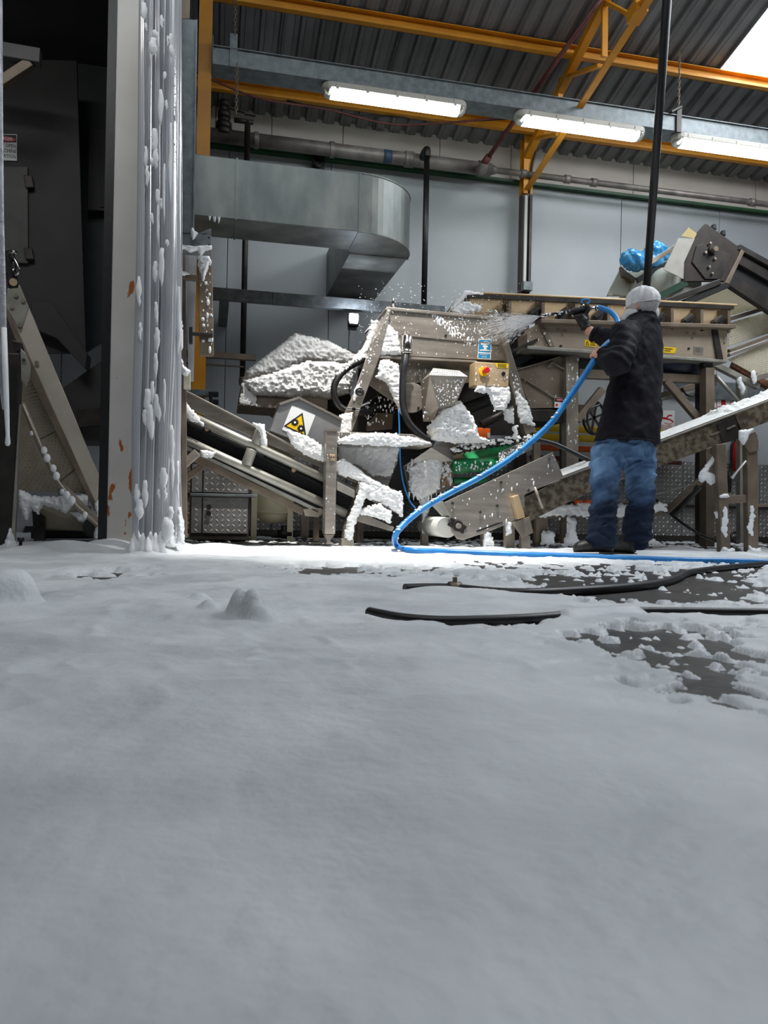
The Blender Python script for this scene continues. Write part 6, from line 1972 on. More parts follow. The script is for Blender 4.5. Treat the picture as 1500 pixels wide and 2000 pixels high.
jb.tube(rs_pts, [.088 - .032 * i / (len(rs_pts) - 1) for i in range(len(rs_pts))], 18)
v, nr, fs = evaluated(jb, .011, 5)
fold = (fbm(v[:, 0] * 9 + v[:, 2] * 5, v[:, 2] * 7 - v[:, 0] * 4 + v[:, 1] * 6, 4) - .5)
arm = np.exp(-((v[:, 0] - J['lel'].x) ** 2 + (v[:, 1] - J['lel'].y) ** 2 + (v[:, 2] - J['lel'].z - .04) ** 2) / .03)
fold2 = np.sin(v[:, 2] * 85 + v[:, 0] * 50 + 5 * fbm(v[:, 0] * 8, v[:, 2] * 8, 2))
ridge = np.clip(1 - np.abs(fbm(v[:, 0] * 5 + v[:, 2] * 3, v[:, 2] * 6 - v[:, 0] * 5 + v[:, 1] * 5, 3) - .5) * 7, 0, 1)
v = v + nr * (fold * .026 + .005 * arm * fold2 + ridge * .008)[:, None]
M_JACK = mat('navy_jacket', (13, 11, 19), (21, 18, 28), .75, scale=30, bump=.12, bscale=160, spec=.25)
jk = obj('jacket', from_np(v, fs), M_JACK, per, label='dark navy work jacket')
# collar, cuffs, hem as seams
cr = [ell(P(1256, 606, PYW) + Vector((0, 0, 0)), .070, .072, 24), ell(P(1256, 612, PYW), .076, .078, 24), ell(P(1256, 622, PYW), .088, .085, 24)]
obj('collar', MB().loft(cr), M_JACK, jk)
for (a, b_, r_) in ((J['lwr'].lerp(J['lel'], .04), J['lwr'].lerp(J['lel'], .14), .060), (J['rwr'].lerp(J['rel'], .19), J['rwr'].lerp(J['rel'], .27), .062)):
    obj('cuff', MB().tube([a, a.lerp(b_, .3), b_], [r_ - .003, r_ + .001, r_], 18), M_JACK, jk)
hc = rings[-1]
obj('hem', MB().tube([p + Vector((0, 0, .006)) for p in hc], .006, 8, closed=True), M_JACK, jk)
bc = [P(1258, y, PYW) - FACE * .0 for y in (640, 850)]
# jeans --------------------------------------------------------------
tb = MB()
hip = []
for (y, xl, xr) in ((846, 1166, 1288), (862, 1158, 1284), (878, 1158, 1282), (896, 1166, 1272)):
    c = P((xl + xr) / 2, y, PYW)
    a = (xr - xl) / 2 * PXM / .93
    hip.append(ell(c, a, a * .66, 28))
tb.loft(hip)
for side, pr in (('l', [(872, 1162, 1218), (905, 1155, 1216), (940, 1156, 1209), (980, 1157, 1204), (1010, 1154, 1202), (1035, 1149, 1201), (1052, 1148, 1199), (1068, 1151, 1196)]),
                 ('r', [(872, 1218, 1277), (905, 1218, 1279), (940, 1224, 1275), (980, 1228, 1277), (1010, 1224, 1275), (1035, 1219, 1271), (1052, 1217, 1268), (1071, 1223, 1261)])):
    rr = []
    for i, (y, xl, xr) in enumerate(pr):
        dYl = (-.07 if side == 'l' else .07) * (1 + .3 * i / 7)
        c = P((xl + xr) / 2, y, PYW + dYl)
        a = (xr - xl) / 2 * pxm(PYW + dYl, 1225)
        rr.append(ell(c, a * 1.0, a * 1.05, 22))
    tb.loft(rr)
v, nr, fs = evaluated(tb, .0075, 4)
zc = v[:, 2]
low = np.clip((.40 - zc) / .3, 0, 1)
fold = (fbm(v[:, 0] * 7 + 3, zc * 11 + v[:, 1] * 5, 4) - .5)
cuffs = np.sin(zc * 95 + 7 * fbm(v[:, 0] * 9, v[:, 1] * 9 + zc * 4, 2)) * low
kn = np.sin(zc * 60 + v[:, 0] * 35 + 6 * fbm(v[:, 0] * 6, zc * 6, 2)) * np.exp(-((zc - .60) / .22) ** 2)
ridge = np.clip(1 - np.abs(fbm(v[:, 0] * 6 + zc * 5 + 3, zc * 13 - v[:, 0] * 8 + v[:, 1] * 4, 3) - .5) * 7, 0, 1)
v = v + nr * (fold * .026 + cuffs * .007 + kn * .004 + ridge * .012)[:, None]
M_JEAN = mat('blue_denim', (34, 58, 96), (112, 146, 184), .8, scale=5, bump=.15, bscale=220, lo=.35, hi=.68, spec=.2)


def wet_denim():
    nt = M_JEAN.node_tree
    b = nt.nodes['Principled BSDF']
    tc = nt.nodes['Texture Coordinate']
    sep = nt.nodes.new('ShaderNodeSeparateXYZ')
    nt.links.new(tc.outputs['Object'], sep.inputs[0])
    nz = nt.nodes.new('ShaderNodeTexNoise')
    nz.inputs['Scale'].default_value = 7
    nt.links.new(tc.outputs['Object'], nz.inputs[0])
    ma = nt.nodes.new('ShaderNodeMath')
    ma.operation = 'MULTIPLY_ADD'
    nt.links.new(nz.outputs['Fac'], ma.inputs[0])
    ma.inputs[1].default_value = .45
    nt.links.new(sep.outputs['Z'], ma.inputs[2])
    rp = nt.nodes.new('ShaderNodeMapRange')
    rp.inputs['From Min'].default_value, rp.inputs['From Max'].default_value = .56, .76
    rp.inputs['To Min'].default_value, rp.inputs['To Max'].default_value = .06, 1.0
    nt.links.new(ma.outputs[0], rp.inputs[0])
    mx = nt.nodes.new('ShaderNodeMix')
    mx.data_type = 'RGBA'
    src = b.inputs['Base Color'].links[0].from_socket
    nt.links.new(rp.outputs[0], mx.inputs[0])
    mx.inputs[6].default_value = lin((14, 22, 40))
    nt.links.new(src, mx.inputs[7])
    nt.links.new(mx.outputs[2], b.inputs['Base Color'])


wet_denim()   # soaked trouser bottoms
jn = obj('jeans', from_np(v, fs), M_JEAN, per, label='blue jeans, soaked dark at the bottoms')
# shoes --------------------------------------------------------------
M_SHOE = mat('black_shoe', (24, 23, 22), (44, 42, 40), .5, scale=18, bump=.2, bscale=60)


def shoe(heel, toe, w_, name='shoe'):
    d = (toe - heel)
    L_ = d.length
    d.normalize()
    s = Vector((d.y, -d.x, 0))
    secs = [(0.0, .42, .075), (.06, .62, .10), (.2, .74, .115), (.36, .78, .105), (.52, .86, .085), (.68, 1.0, .070), (.82, .98, .062), (.93, .8, .052), (1.0, .42, .036)]
    rings_ = []
    for (t_, ww, hh) in secs:
        c = heel + d * (L_ * t_)
        ring = []
        for k in range(16):
            a = 2 * math.pi * k / 16
            x_, z_ = math.cos(a), math.sin(a)
            ring.append(c + s * (x_ * ww * w_ / 2) + Vector((0, 0, .004 + hh * 1.22 * (.5 + .5 * z_) * (1 if z_ > 0 else 1))))
        rings_.append(ring)
    vv, nn, ff = evaluated(MB().loft(rings_), .006, 3)
    sh = obj(name, from_np(vv, ff), M_SHOE, per)
    so = []
    for (t_, ww, hh) in secs:
        c = heel + d * (L_ * t_)
        so.append((c + s * ww * w_ / 2 * 1.06, c - s * ww * w_ / 2 * 1.06))
    poly_ = [a for a, b__ in so] + [b__ for a, b__ in so][::-1]
    obj('sole', MB().prism([Vector((p.x, p.y, .0)) for p in poly_], (0, 0, .022)), M_BLACK, sh)
    return sh


shoe(P(1198, 1080, PYW - .09), P(1120, 1080, PYW - .03) + Vector((0, .0, 0)), .105)
hq_ = P(1240, 1082, PYW + .03)
shoe(hq_, hq_ + Vector((-.10, .26, 0)), .105)
for o_ in per.children:
    pass
# body (one continuous mesh: head, neck, trunk, arms, hands, legs) ----
bb = MB()
HD = P(1252, 597, PYW)
hf = (FACE * .93 + Vector((-.25, 0, -.12))).normalized()
hs = hf.cross(Vector((0, 0, 1))).normalized()
hu = hs.cross(hf).normalized()


def hp(s, f, u):
    return HD + hs * s + hf * f + hu * u


def hball(s, f, u, r, sc=(1, 1, 1)):
    m_ = MB().ball((0, 0, 0), r, 20, 14, sc)
    bb.add([HD + hs * (p.x + s) + hf * (p.y + f) + hu * (p.z + u) for p in m_.v], m_.f, True)


hball(0, -.012, .018, .092, (.84, 1.06, .98))        # cranium
hball(0, .035, -.045, .066, (.88, .95, 1.1))         # face
hball(0, .058, -.088, .036, (1.0, .9, .8))           # chin
hball(0, .070, .020, .034, (1.7, .55, .5))           # brow
for s in (-1, 1):
    hball(s * .036, .068, -.028, .022, (1.1, .7, .8))     # cheek bones
    hball(s * .032, .083, .000, .012)                     # eyes
    # ears
    hball(s * .078, -.006, -.012, .030, (.30, .62, 1.0))
    hball(s * .084, -.012, .004, .014, (.5, 1.0, .9))
nose = MB().tube([(0, .088, .012), (0, .104, -.014), (0, .112, -.032), (0, .094, -.042)], [.009, .012, .015, .010], 10)
bb.add([HD + hs * p.x + hf * p.y + hu * p.z for p in nose.v], nose.f, True)
hball(0, .093, -.062, .014, (1.7, .5, .4))
hball(0, .090, -.072, .013, (1.6, .5, .45))
bb.tube([hp(0, -.03, -.05), J['neck'] + Vector((0, 0, -.03)), J['neck'] + Vector((0, 0, -.07))], [.056, .058, .075], 16)
bb.loft([ell(J['neck'] + Vector((0, 0, -.05)), .10, .07), ell(P(1250, 645, PYW), .15, .085), ell(J['chest'], .155, .10), ell(P(1240, 780, PYW), .15, .10), ell(J['pelvis'], .15, .10)])
bb.tube([J['lsh'], J['lsh'].lerp(J['lel'], .5), J['lel'], J['lel'].lerp(J['lwr'], .5), J['lwr']], [.055, .05, .042, .040, .030], 14)
bb.tube([J['rsh'], J['rsh'].lerp(J['rel'], .5), J['rel'], J['rel'].lerp(J['rwr'], .5), J['rwr']], [.055, .05, .042, .040, .030], 14)
for s in 'lr':
    bb.tube([J[s + 'hip'], J[s + 'hip'].lerp(J[s + 'kn'], .5), J[s + 'kn'], J[s + 'kn'].lerp(J[s + 'an'], .4), J[s + 'an'] + Vector((0, 0, .035)), J[s + 'an'] + Vector((0, 0, .01))], [.075, .068, .052, .05, .032, .026], 14)


def grip_hand(mb, wrist, palm_c, axis, out, side=1, r=.019, sc=1.0, thumb_len=1.0):
    """hand closed round a bar: axis = bar direction (towards the little finger), out = from bar centre to the palm.
    palm block plus four unequal bent fingers and a thumb"""
    axis, out = axis.normalized(), out.normalized()
    tan = axis.cross(out).normalized() * side
    lens = [1.0, 1.08, 1.0, .82]
    # palm
    pr = []
    for k in range(5):
        t_ = (k - 2) / 2
        pr.append(palm_c + axis * (.038 * sc * t_) + out * (r + .014 * sc))
    mb.tube([pr[0] - axis * .004, *pr, pr[-1] + axis * .004], [.012 * sc, .017 * sc, .019 * sc, .019 * sc, .018 * sc, .016 * sc, .011 * sc], 12)
    for k in range(4):
        base = palm_c + axis * ((k - 1.5) * .0205 * sc) + out * (r + .012 * sc)
        wr_ = wrist
        mb.tube([wr_.lerp(base, .15), wr_.lerp(base, .6), base + tan * .004], [.020 * sc, .017 * sc, .0125 * sc], 10)
        # curl round the bar
        pts = [base + tan * .002]
        R_ = r + .009 * sc
        tot = 2.9 * lens[k]
        for j in range(1, 8):
            a = .25 + tot * j / 7
            pts.append(palm_c + axis * ((k - 1.5) * .0205 * sc) + out * (R_ * math.cos(a)) + tan * (R_ * math.sin(a) * 1.1))
        mb.tube(pts, [.0108 * sc, .0108 * sc, .0100 * sc, .0104 * sc, .0094 * sc, .0096 * sc, .0086 * sc, .0070 * sc], 10)
        # knuckle
        mb.ball(base + tan * .004 + out * .004, .0122 * sc, 10, 7)
    # thumb from the side of the palm near its base, along the bar on the other side
    b0 = palm_c - axis * .036 * sc + out * (r + .012) - tan * .012
    pts = [wrist.lerp(b0, .6), b0, palm_c - axis * .050 * sc + out * (r * .6) - tan * (r + .010), palm_c - axis * .050 * sc - tan * (r + .012) - out * .012, palm_c - axis * .042 * sc - tan * (r * .4) - out * (r + .012)]
    mb.tube(spline(pts, 4), [.016 * sc] * 4 + [.0145 * sc] * 4 + [.0125 * sc] * 4 + [.0115 * sc] * 4 + [.009 * sc], 10)


# left hand holds the hose
HL = P(1167, 693, PYW - .10)
h_axis = (P(1140, 735, PYW - .10) - P(1187, 668, PYW - .02)).normalized()
tocam = (Vector((0, 0, CAM_H)) - HL).normalized()
grip_hand(bb, J['lwr'], HL, h_axis, (tocam * .75 + RIGHT * .25 + Vector((0, 0, .25))), side=1, r=.019)
v, nr, fs = evaluated(bb, .0048, 2)
M_SKIN = mat('skin', (206, 150, 128), (226, 172, 150), .5, scale=16, bump=.06, bscale=120)
for n_ in ('Subsurface Weight',):
    M_SKIN.node_tree.nodes['Principled BSDF'].inputs[n_].default_value = .08
M_SKIN.node_tree.nodes['Principled BSDF'].inputs['Subsurface Radius'].default_value = (.01, .004, .002)
obj('body', from_np(v, fs), M_SKIN, per)
# eyes on the hidden side of the face
for s in (-1, 1):
    e_ = MB().ball(hp(s * .032, .088, .001), .0115, 12, 8)
    obj('eye', e_, M_WHITE, per)
# hair and nets
hb_ = MB()
m_ = MB().ball((0, 0, 0), .096, 28, 18, (.86, 1.06, .98))
keep = [i for i, p in enumerate(m_.v)]
vs_ = [HD + hs * p.x + hf * (p.y - .016) + hu * (p.z + .022) for p in m_.v]
fs_ = [f for f in m_.f if all(((m_.v[i].z > -.03 - .06 * (m_.v[i].y < .02)) and not (m_.v[i].y > .07 and m_.v[i].z < .04)) for i in f)]
obj('hair', MB().raw(vs_, fs_), mat('grey_hair', (84, 80, 78), (132, 128, 124), .7, scale=60, stretch=(1, 1, 4)), per, label='short grey hair under the net')
M_NET = mat('white_net', (232, 232, 234), (246, 246, 248), .65, scale=40, alpha=.84, bump=.3, bscale=140)


def net(name, c, sx_, sy_, sz_, cut, seed, label, amp=.006, tilt=0.0, m=None):
    n, mm = 60, 36
    T, Ph = np.meshgrid(np.linspace(0, math.pi, mm), np.linspace(0, 2 * math.pi, n, endpoint=False), indexing='ij')
    x_, y_, z_ = np.sin(T) * np.cos(Ph), np.sin(T) * np.sin(Ph), np.cos(T)
    f_ = fbm(np.cos(Ph) * 3 + 7 + seed, z_ * 1.2 + np.sin(Ph) * 3 + 4, 3) - .5
    f2 = np.sin(Ph * 17 + 3 * fbm(x_ * 2 + 9, z_ * 3 + 5, 2)) * np.clip(1 - np.abs(z_ - .1) * .8, 0, 1)
    R_ = 1 + (f_ * 2.4 * amp + f2 * .35 * amp) / .1
    vs = []
    for j in range(mm):
        for i in range(n):
            p = (x_[j, i] * sx_ * R_[j, i], y_[j, i] * sy_ * R_[j, i], z_[j, i] * sz_ * R_[j, i])
            vs.append(c + hs * float(p[0]) + hf * float(p[1]) + hu * float(p[2]))
    fs = []
    for j in range(mm - 1):
        for i in range(n):
            q = (j * n + i, (j + 1) * n + i, (j + 1) * n + (i + 1) % n, j * n + (i + 1) % n)
            if cut(x_[j, i] * sx_, y_[j, i] * sy_, z_[j, i] * sz_):
                fs.append(q)
    return obj(name, MB().raw(vs, fs), m or M_NET, per, label=label)


hn = net('hairnet', HD + hf * -.014 + hu * .020, .089, .108, .101, lambda a, b_, c: c > -.018, 2, 'white disposable hairnet', .010)
M_NET_T = mat('thin_net', (228, 226, 226), (240, 238, 238), .65, scale=40, alpha=.6, bump=.3, bscale=140)
nl = net('net_skirt', HD + hf * -.014 + hu * .020, .088, .107, .101, lambda a, b_, c: -.020 < -c < .062 + .03 * (b_ < 0), 3, 'thin stretched lower edge of the hairnet', .006, m=M_NET_T)
el = [HD + hf * -.014 + hu * (.020 - .018 + .004 * math.sin(3 * t)) + hs * (.090 * math.cos(t)) + hf * (.109 * math.sin(t)) for t in [2 * math.pi * k / 40 for k in range(40)]]
obj('elastic', MB().tube(el, .0028, 6, closed=True), M_NET, hn)
net('beard_net', HD + hf * .046 + hu * -.066, .090, .078, .064, lambda a, b_, c: b_ > -.055, 5, 'white beard net over the jaw', .010)
net('beard_net', HD + hf * -.035 + hu * -.050 + hs * .062, .040, .055, .056, lambda a, b_, c: True, 8, 'bunched end of the beard net', .008)

# right hand: black glove on the spray gun
GT, GN = P(1153, 603, PYW + .52), P(1056, 617, PYW + .62)   # tail, nozzle
gdir = (GN - GT).normalized()
GP = P(1131, 616, PYW + .54)
gl = MB()
gaxis = -gdir
g_out = (tocam * .35 + Vector((0, 0, -.9)) + Vector((.15, 0, 0))).normalized()
gpc = GT + gdir * .075 + Vector((0, 0, -.008))
grip_hand(gl, J['rwr'] + Vector((0, 0, .01)), gpc, gaxis * -1, g_out, side=-1, r=.022, sc=1.12)
gl.tube([J['rwr'].lerp(gpc, .05), J['rwr'].lerp(gpc, .2), J['rwr'].lerp(gpc + g_out * .03, .55), gpc + g_out * .034], [.038, .036, .040, .034], 16)
v, nr, fs = evaluated(gl, .0045, 2)
v = v + nr * ((fbm(v[:, 0] * 40, v[:, 2] * 40 + v[:, 1] * 30, 3) - .5) * .006)[:, None]
obj('glove', from_np(v, fs), mat('black_glove', (14, 14, 15), (26, 26, 27), .5, scale=20, bump=.1), per, label='black rubber glove')
obj('wrist', MB().tube([J['rwr'].lerp(J['rel'], .02), J['rwr'].lerp(J['rel'], .26)], [.034, .038], 14), M_SKIN, per)

# ================================================================== SPRAY GUN, HOSE, WATER
gun = thing('spray_gun', 'black spray gun with chrome fittings held in the gloved hand', 'spray gun', GP)
obj('body', MB().tube([GT + gdir * .0, GT + gdir * .03, GT + gdir * .10, GT + gdir * .15, GT + gdir * .19], [.014, .020, .022, .017, .012], 14), M_BLACK, gun)
obj('barrel', MB().cyl(GT + gdir * .17, GN - gdir * .03, .011, 12), M_BLACK, gun)
obj('nozzle', MB().tube([GN - gdir * .05, GN - gdir * .03, GN - gdir * .008, GN], [.012, .017, .016, .009], 14), M_CHROME, gun)
obj('tail_fitting', MB().tube([GT + gdir * .03, GT + gdir * .005, GT - gdir * .005, GT - gdir * .045], [.017, .018, .015, .015], 14), M_CHROME, gun)
obj('trigger', MB().tube(spline([GT + gdir * .05 + Vector((0, 0, -.02)), GT + gdir * .09 + Vector((0, 0, -.045)), GT + gdir * .13 + Vector((0, 0, -.03))]), .006, 8), M_CHROME, gun)
gt_ = GT + gdir * .055 + Vector((0, 0, .018))
obj('selector', MB().cyl(gt_, gt_ + Vector((0, 0, .022)), .010, 10).bar(gt_ + Vector((-.02, 0, .02)), gt_ + Vector((.025, 0, .028)), .012, .008), M_CHROME, gun)
obj('guard_ring', MB().tube(spline([gt_ + Vector((0, 0, .02)), gt_ + Vector((-.012, 0, .045)), gt_ + Vector((.02, 0, .06)), gt_ + Vector((.05, 0, .058)), gt_ + Vector((.05, 0, .04)), gt_ + Vector((.02, 0, .024))]), .0055, 8), M_BLUE, gun, label='blue hanging loop')
fm = MB()
for i in range(16):
    fm.ball(GT + gdir * random.uniform(.1, .3) + Vector((0, -.012, random.uniform(-.014, .008))), random.uniform(.003, .007), 7, 5, (1.8, .8, 1))
obj('foam', fm, M_FOAM, gun, kind='stuff')

hose_pts = [GT - gdir * .04, P(1172, 601, PYW + .5), P(1192, 609, PYW + .46), P(1206, 626, PYW + .38), P(1206, 648, PYW + .28), P(1198, 662, PYW + .16), P(1185, 672, PYW - .02), HL, P(1140, 735, PYW - .10),
            P(1108, 782, PYW - .08), P(1078, 824, PYW - .05), P(1036, 864, PYW - .02), P(985, 903, PYW), P(930, 936, PYW + .02), P(880, 962, PYW + .02), P(828, 992, PYW), P(793, 1020, PYW - .04), P(772, 1046, PYW - .06),
            PZ(776, 1067, .045), PZ(800, 1075, .036), PZ(880, 1078, .03), PZ(1000, 1083, .026), PZ(1100, 1086, .024), PZ(1200, 1090, .022), PZ(1320, 1094, .022), PZ(1420, 1096, .022), PZ(1600, 1101, .022), PZ(1800, 1104, .022)]
HOSE = spline(hose_pts, 10)
wh_ = thing('water_hose', 'bright blue water hose looping from the spray gun down along the foamy floor', 'hose', HOSE[-1] * 1.0)
wh_.location = (PZ(1000, 1083, 0).x, PZ(1000, 1083, 0).y, 0)
obj('tube', MB().tube(HOSE, .0185, 14), M_BLUE, wh_)
obj('ferrule', MB().tube([HOSE[0] - (HOSE[3] - HOSE[0]).normalized() * .005, HOSE[0], HOSE[3], HOSE[4]], [.018, .021, .021, .0195], 14), M_CHROME, wh_)
fm = MB()
rn = random.Random(21)
for i in range(60):
    j = rn.randrange(90, 175)
    p = HOSE[j] + Vector((rn.uniform(-.01, .01), -.012 * rn.random(), .014))
    fm.ball(p, rn.uniform(.003, .011), 7, 5, (1.6, 1, .7))
obj('foam', fm, M_FOAM, wh_, kind='stuff')

# water fan: thin streaks and droplets of clear water
M_WATER = mat('water_spray', (246, 248, 250), (250, 251, 252), .5, alpha=.5)
wb_ = MB()
rn = random.Random(4)
for i in range(3600):
    ty, tz_ = rn.uniform(-1, 1), rn.uniform(-1, 1) * rn.random() ** .3
    tgt = P(968 + ty * 26, 642 + tz_ * 34 + ty * 6, MY - .05 + rn.uniform(-.12, .2))
    a = rn.random() ** 1.3
    p0 = GN.lerp(tgt, a)
    l_ = .02 + .06 * a * rn.random()
    d_ = (tgt - GN).normalized()
    p1 = p0 + d_ * l_
    s_ = Vector((0, .3, 1)).cross(d_).normalized()
    t__ = s_.cross(d_)
    r_ = .0006 + .0009 * rn.random() * (.4 + a)
    vs = [p0 + s_ * r_, p0 - s_ * r_ * .5 + t__ * r_ * .87, p0 - s_ * r_ * .5 - t__ * r_ * .87, p1]
    wb_.add(vs, [(0, 1, 3), (1, 2, 3), (2, 0, 3), (2, 1, 0)])
for i in range(420):
    p = P(rn.uniform(700, 1050), 560 + 110 * rn.random() ** .7 - 20 * rn.random(), MY + rn.uniform(-.4, .5))
    wb_.ball(p, .0012 + .0018 * rn.random(), 5, 3, (2.2, 1, 1))
obj('water_spray', wb_, M_WATER, None, 'fan of white water spray from the gun nozzle onto the machine', 'water', kind='stuff')
# ================================================================== FLOOR HOSES AND FOAM
hose_a = [PZ(x_, y_, .014) for x_, y_ in ((790, 1150), (840, 1149), (890, 1150), (960, 1157), (1030, 1159), (1120, 1155), (1210, 1149), (1280, 1141), (1318, 1131), (1338, 1121), (1370, 1115), (1420, 1109), (1470, 1104), (1530, 1098), (1640, 1088))]
hose_b = [PZ(x_, y_, .014) for x_, y_ in ((722, 1196), (740, 1200), (790, 1209), (860, 1214), (940, 1213), (1020, 1210), (1090, 1205), (1170, 1199), (1240, 1196), (1330, 1196), (1420, 1197), (1560, 1199), (1760, 1204))]
HA, HB = spline(hose_a, 8), spline(hose_b, 8)
ha = thing('floor_hose', 'black hose on the wet floor curving up to the right, the farther of two', 'hose', (HA[50].x, HA[50].y, 0))
obj('tube', MB().tube(HA, .0165, 12), M_BLACK, ha)
cq = PZ(888, 1150, .014)
obj('coupling', MB().cyl(cq + Vector((-.02, 0, 0)), cq + Vector((.02, 0, 0)), .024, 12), M_STEELB, ha)
obj('clip', MB().box(cq + Vector((-.006, -.006, .02)), cq + Vector((.006, .006, .038))), M_STEELB, ha)
hb2 = thing('floor_hose', 'black hose half buried in foam, the nearer of the two floor hoses', 'hose', (HB[50].x, HB[50].y, 0))
obj('tube', MB().tube(HB, .0135, 12), M_BLACK, hb2)

nr_, nc_ = 620, 620
tt = np.linspace(0, 1, nr_)
Yr = .16 * (7.36 / .16) ** tt
uu = np.linspace(-.86, 1.30, nc_)
FY, FU = np.meshgrid(Yr, uu, indexing='ij')
FX = FU * (FY + .55)
def wpoly(pix):
    return [(p.x, p.y) for p in (PZ(x_, y_, 0.0) for x_, y_ in pix)]
def smooth(t):
    t = np.clip(t, 0, 1)
    return t * t * (3 - 2 * t)
def zone(pix, soft):
    pl_ = wpoly(pix)
    d = np.where(in_poly(FX, FY, pl_), 1, -1) * edge_dist(FX, FY, pl_)
    return smooth(d / soft * .5 + .5)
def path_dist(pts):
    d = np.full(FX.shape, 1e9)
    for i in range(len(pts) - 1):
        x0, y0, x1, y1 = pts[i].x, pts[i].y, pts[i + 1].x, pts[i + 1].y
        dx, dy = x1 - x0, y1 - y0
        t = np.clip(((FX - x0) * dx + (FY - y0) * dy) / (dx * dx + dy * dy + 1e-12), 0, 1)
        d = np.minimum(d, np.hypot(FX - x0 - t * dx, FY - y0 - t * dy))
    return d
cov = np.full(FX.shape, 1.0)
holes = np.zeros(FX.shape)
holes = np.maximum(holes, .74 * zone([(960, 1118), (1560, 1102), (1560, 1190), (1120, 1186), (1000, 1165)], .35))
holes = np.maximum(holes, .56 * zone([(1020, 1240), (1180, 1222), (1560, 1215), (1560, 1460), (1400, 1420), (1200, 1335)], .16))
holes = np.maximum(holes, .62 * zone([(420, 1106), (1000, 1110), (1000, 1140), (560, 1132)], .35))
holes = np.maximum(holes, .60 * zone([(760, 1090), (1560, 1104), (1560, 1130), (800, 1122)], .4))
holes = np.maximum(holes, .55 * zone([(60, 1118), (330, 1112), (330, 1136), (80, 1142)], .2))
holes = np.maximum(holes, .44 * zone([(800, 1216), (1080, 1212), (1090, 1250), (860, 1236)], .06))
holes = np.maximum(holes, .62 * smooth((FY - 5.0) / .5) * smooth((FX + .3) / .3))
holes = np.maximum(holes, .80 * zone([(560, 1108), (720, 1107), (722, 1127), (560, 1125)], .15))
nzl = fbm(FX * 3.2 + 40, FY * 3.2 + 12, 5)
nzf = fbm(FX * 27 + 4, FY * 17 + 2, 4)
thr = nzl * .34 + nzf * .66
lim = holes * .92                      # more hole -> higher threshold
c = smooth((thr - lim + .06) / .16)
base = .020 + .030 * (fbm(FX * 1.3 + 11, FY * 1.3 + 7, 4) - .5) + .010 * (nzl - .5)
base = np.maximum(base, .008)
base = base * (1 - .55 * np.clip(holes * 1.6, 0, 1))
H = base * (.25 + .75 * c) * c + (nzf - .5) * .004 * c - .006 * (1 - c)
# ripples of small bubbles heaps
H += .006 * np.clip(1 - np.abs(fbm(FX * 7 + 3, FY * 7 + 9, 3) - .5) * 6, 0, 1) * c * smooth((FY - .5) / .8)
def mound(px, py, rx_, ry_, h, pw=2.0):
    global H
    q = PZ(px, py, 0)
    d2 = ((FX - q.x) / rx_) ** 2 + ((FY - q.y) / ry_) ** 2
    d2 = d2 * (1 + .5 * (fbm(FX * 14 + px, FY * 14, 2) - .5))
    H = np.maximum(H, (h + .012) * np.exp(-d2 ** (pw / 2)) - .012)
def dip(px, py, rx_, ry_, amt):
    global H
    q = PZ(px, py, 0)
    H = H - amt * np.exp(-(((FX - q.x) / rx_) ** 2 + ((FY - q.y) / ry_) ** 2))
mound(18, 1196, .07, .085, .105, 3.6)
mound(30, 1212, .16, .16, .034)
mound(468, 1216, .034, .045, .080, 2.6)
mound(492, 1220, .036, .045, .082, 2.6)
mound(508, 1226, .045, .05, .050, 2.2)
mound(412, 1206, .045, .05, .046, 2.4)
mound(388, 1190, .05, .06, .044, 2.2)
mound(470, 1232, .15, .10, .022)
mound(580, 1160, .05, .05, .034)
mound(940, 1168, .34, .16, .030)
mound(860, 1166, .2, .12, .034)
mound(1000, 1190, .3, .10, .024)
mound(690, 1156, .25, .12, .026)
for (px, py, rx_, h) in ((60, 1082, .22, .055), (130, 1078, .3, .075), (215, 1076, .22, .085), (290, 1084, .16, .075), (345, 1076, .18, .065), (420, 1074, .3, .055), (520, 1076, .3, .04), (640, 1082, .2, .03), (1030, 1080, .2, .04), (1120, 1078, .2, .05), (960, 1076, .2, .045), (900, 1074, .15, .04), (1230, 1070, .2, .03), (1330, 1072, .25, .04), (1450, 1088, .1, .05), (1418, 1088, .08, .05)):
    mound(px, py + 4, rx_, .2, h)
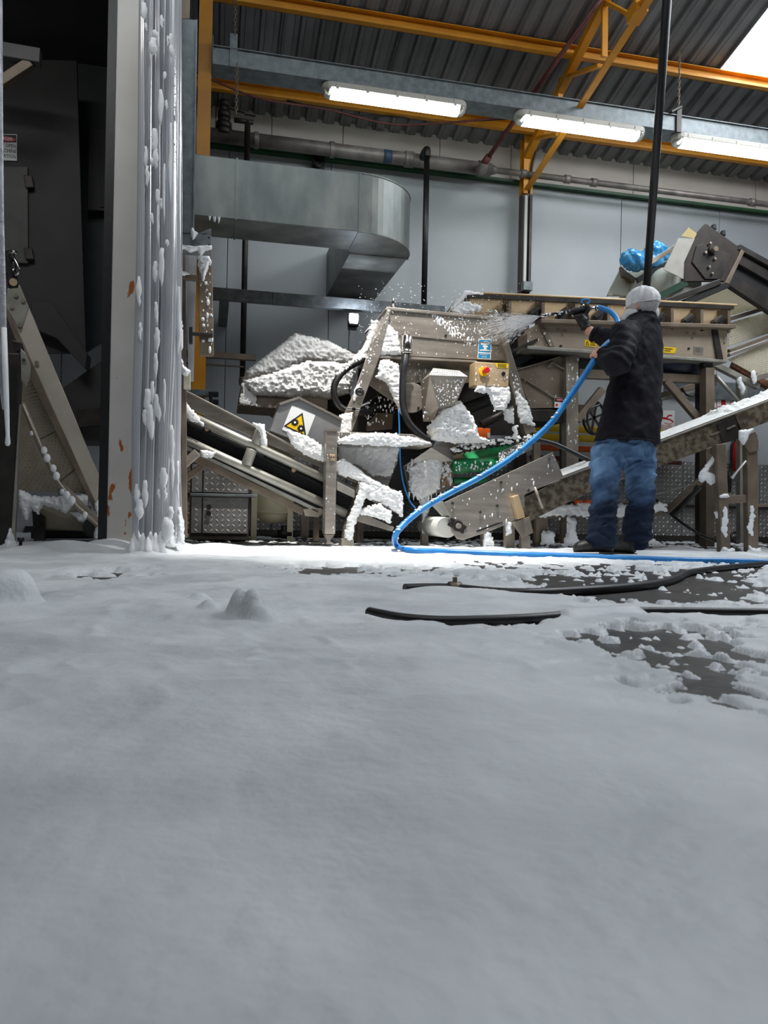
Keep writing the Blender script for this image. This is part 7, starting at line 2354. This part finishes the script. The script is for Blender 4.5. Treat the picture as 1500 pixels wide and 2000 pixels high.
for (pts_, wd_) in ((HA, .035), (HB, .030)):
    d_ = path_dist(pts_)
    ramp = smooth((d_ - .012) / wd_)
    bury = smooth((fbm(FX * 2.2 + 5, FY * 2.2 + 1, 2) - .56) / .08) * .6
    H = H * (ramp + (1 - ramp) * bury) - .004 * (1 - ramp) * (1 - bury)
d_ = path_dist([PZ(1105, 1204, .014), PZ(1170, 1199, .014), PZ(1235, 1196, .014)])
H = np.maximum(H, .046 * np.exp(-(d_ / .05) ** 2) - .012)
# feet of the person stand on the floor
for sp_ in ((1160, 1084), (1238, 1086)):
    q = PZ(sp_[0], sp_[1], 0)
    H *= 1 - .85 * np.exp(-(((FX - q.x) / .18) ** 2 + ((FY - q.y) / .13) ** 2))
dip(441, 1203, .022, .030, .09)
H = np.where(FX < -1.2, np.minimum(H, .05), H)
v = np.stack([FX, FY, H], -1).reshape(-1, 3)
idx = np.arange(nr_ * nc_).reshape(nr_, nc_)
q_ = np.stack([idx[:-1, :-1], idx[:-1, 1:], idx[1:, 1:], idx[1:, :-1]], -1).reshape(-1, 4)
keepx = (FX.reshape(-1) > -5.9) & (FX.reshape(-1) < 8.4)
hm = np.where(keepx, H.reshape(-1), -1)
q_ = q_[(hm[q_].max(axis=1) > -.003)]
me = bpy.data.meshes.new('floor_foam')
me.vertices.add(len(v))
me.vertices.foreach_set('co', v.astype(np.float32).reshape(-1))
me.loops.add(q_.size)
me.loops.foreach_set('vertex_index', q_.reshape(-1).astype(np.int32))
me.polygons.add(len(q_))
me.polygons.foreach_set('loop_start', np.arange(0, q_.size, 4, dtype=np.int32))
me.polygons.foreach_set('loop_total', np.full(len(q_), 4, dtype=np.int32))
me.polygons.foreach_set('use_smooth', np.ones(len(q_), bool))
me.update(calc_edges=True)
M_FFOAM = mat('floor_foam', (192, 196, 200), (226, 229, 231), .5, scale=3.2, lo=.3, hi=.62, bump=.22, bscale=60)
me.materials.append(M_FFOAM)
fo_ = bpy.data.objects.new('floor_foam', me)
COL.objects.link(fo_)
tag(fo_, 'white cleaning foam spread over the wet floor in uneven heaps', 'foam', kind='stuff')
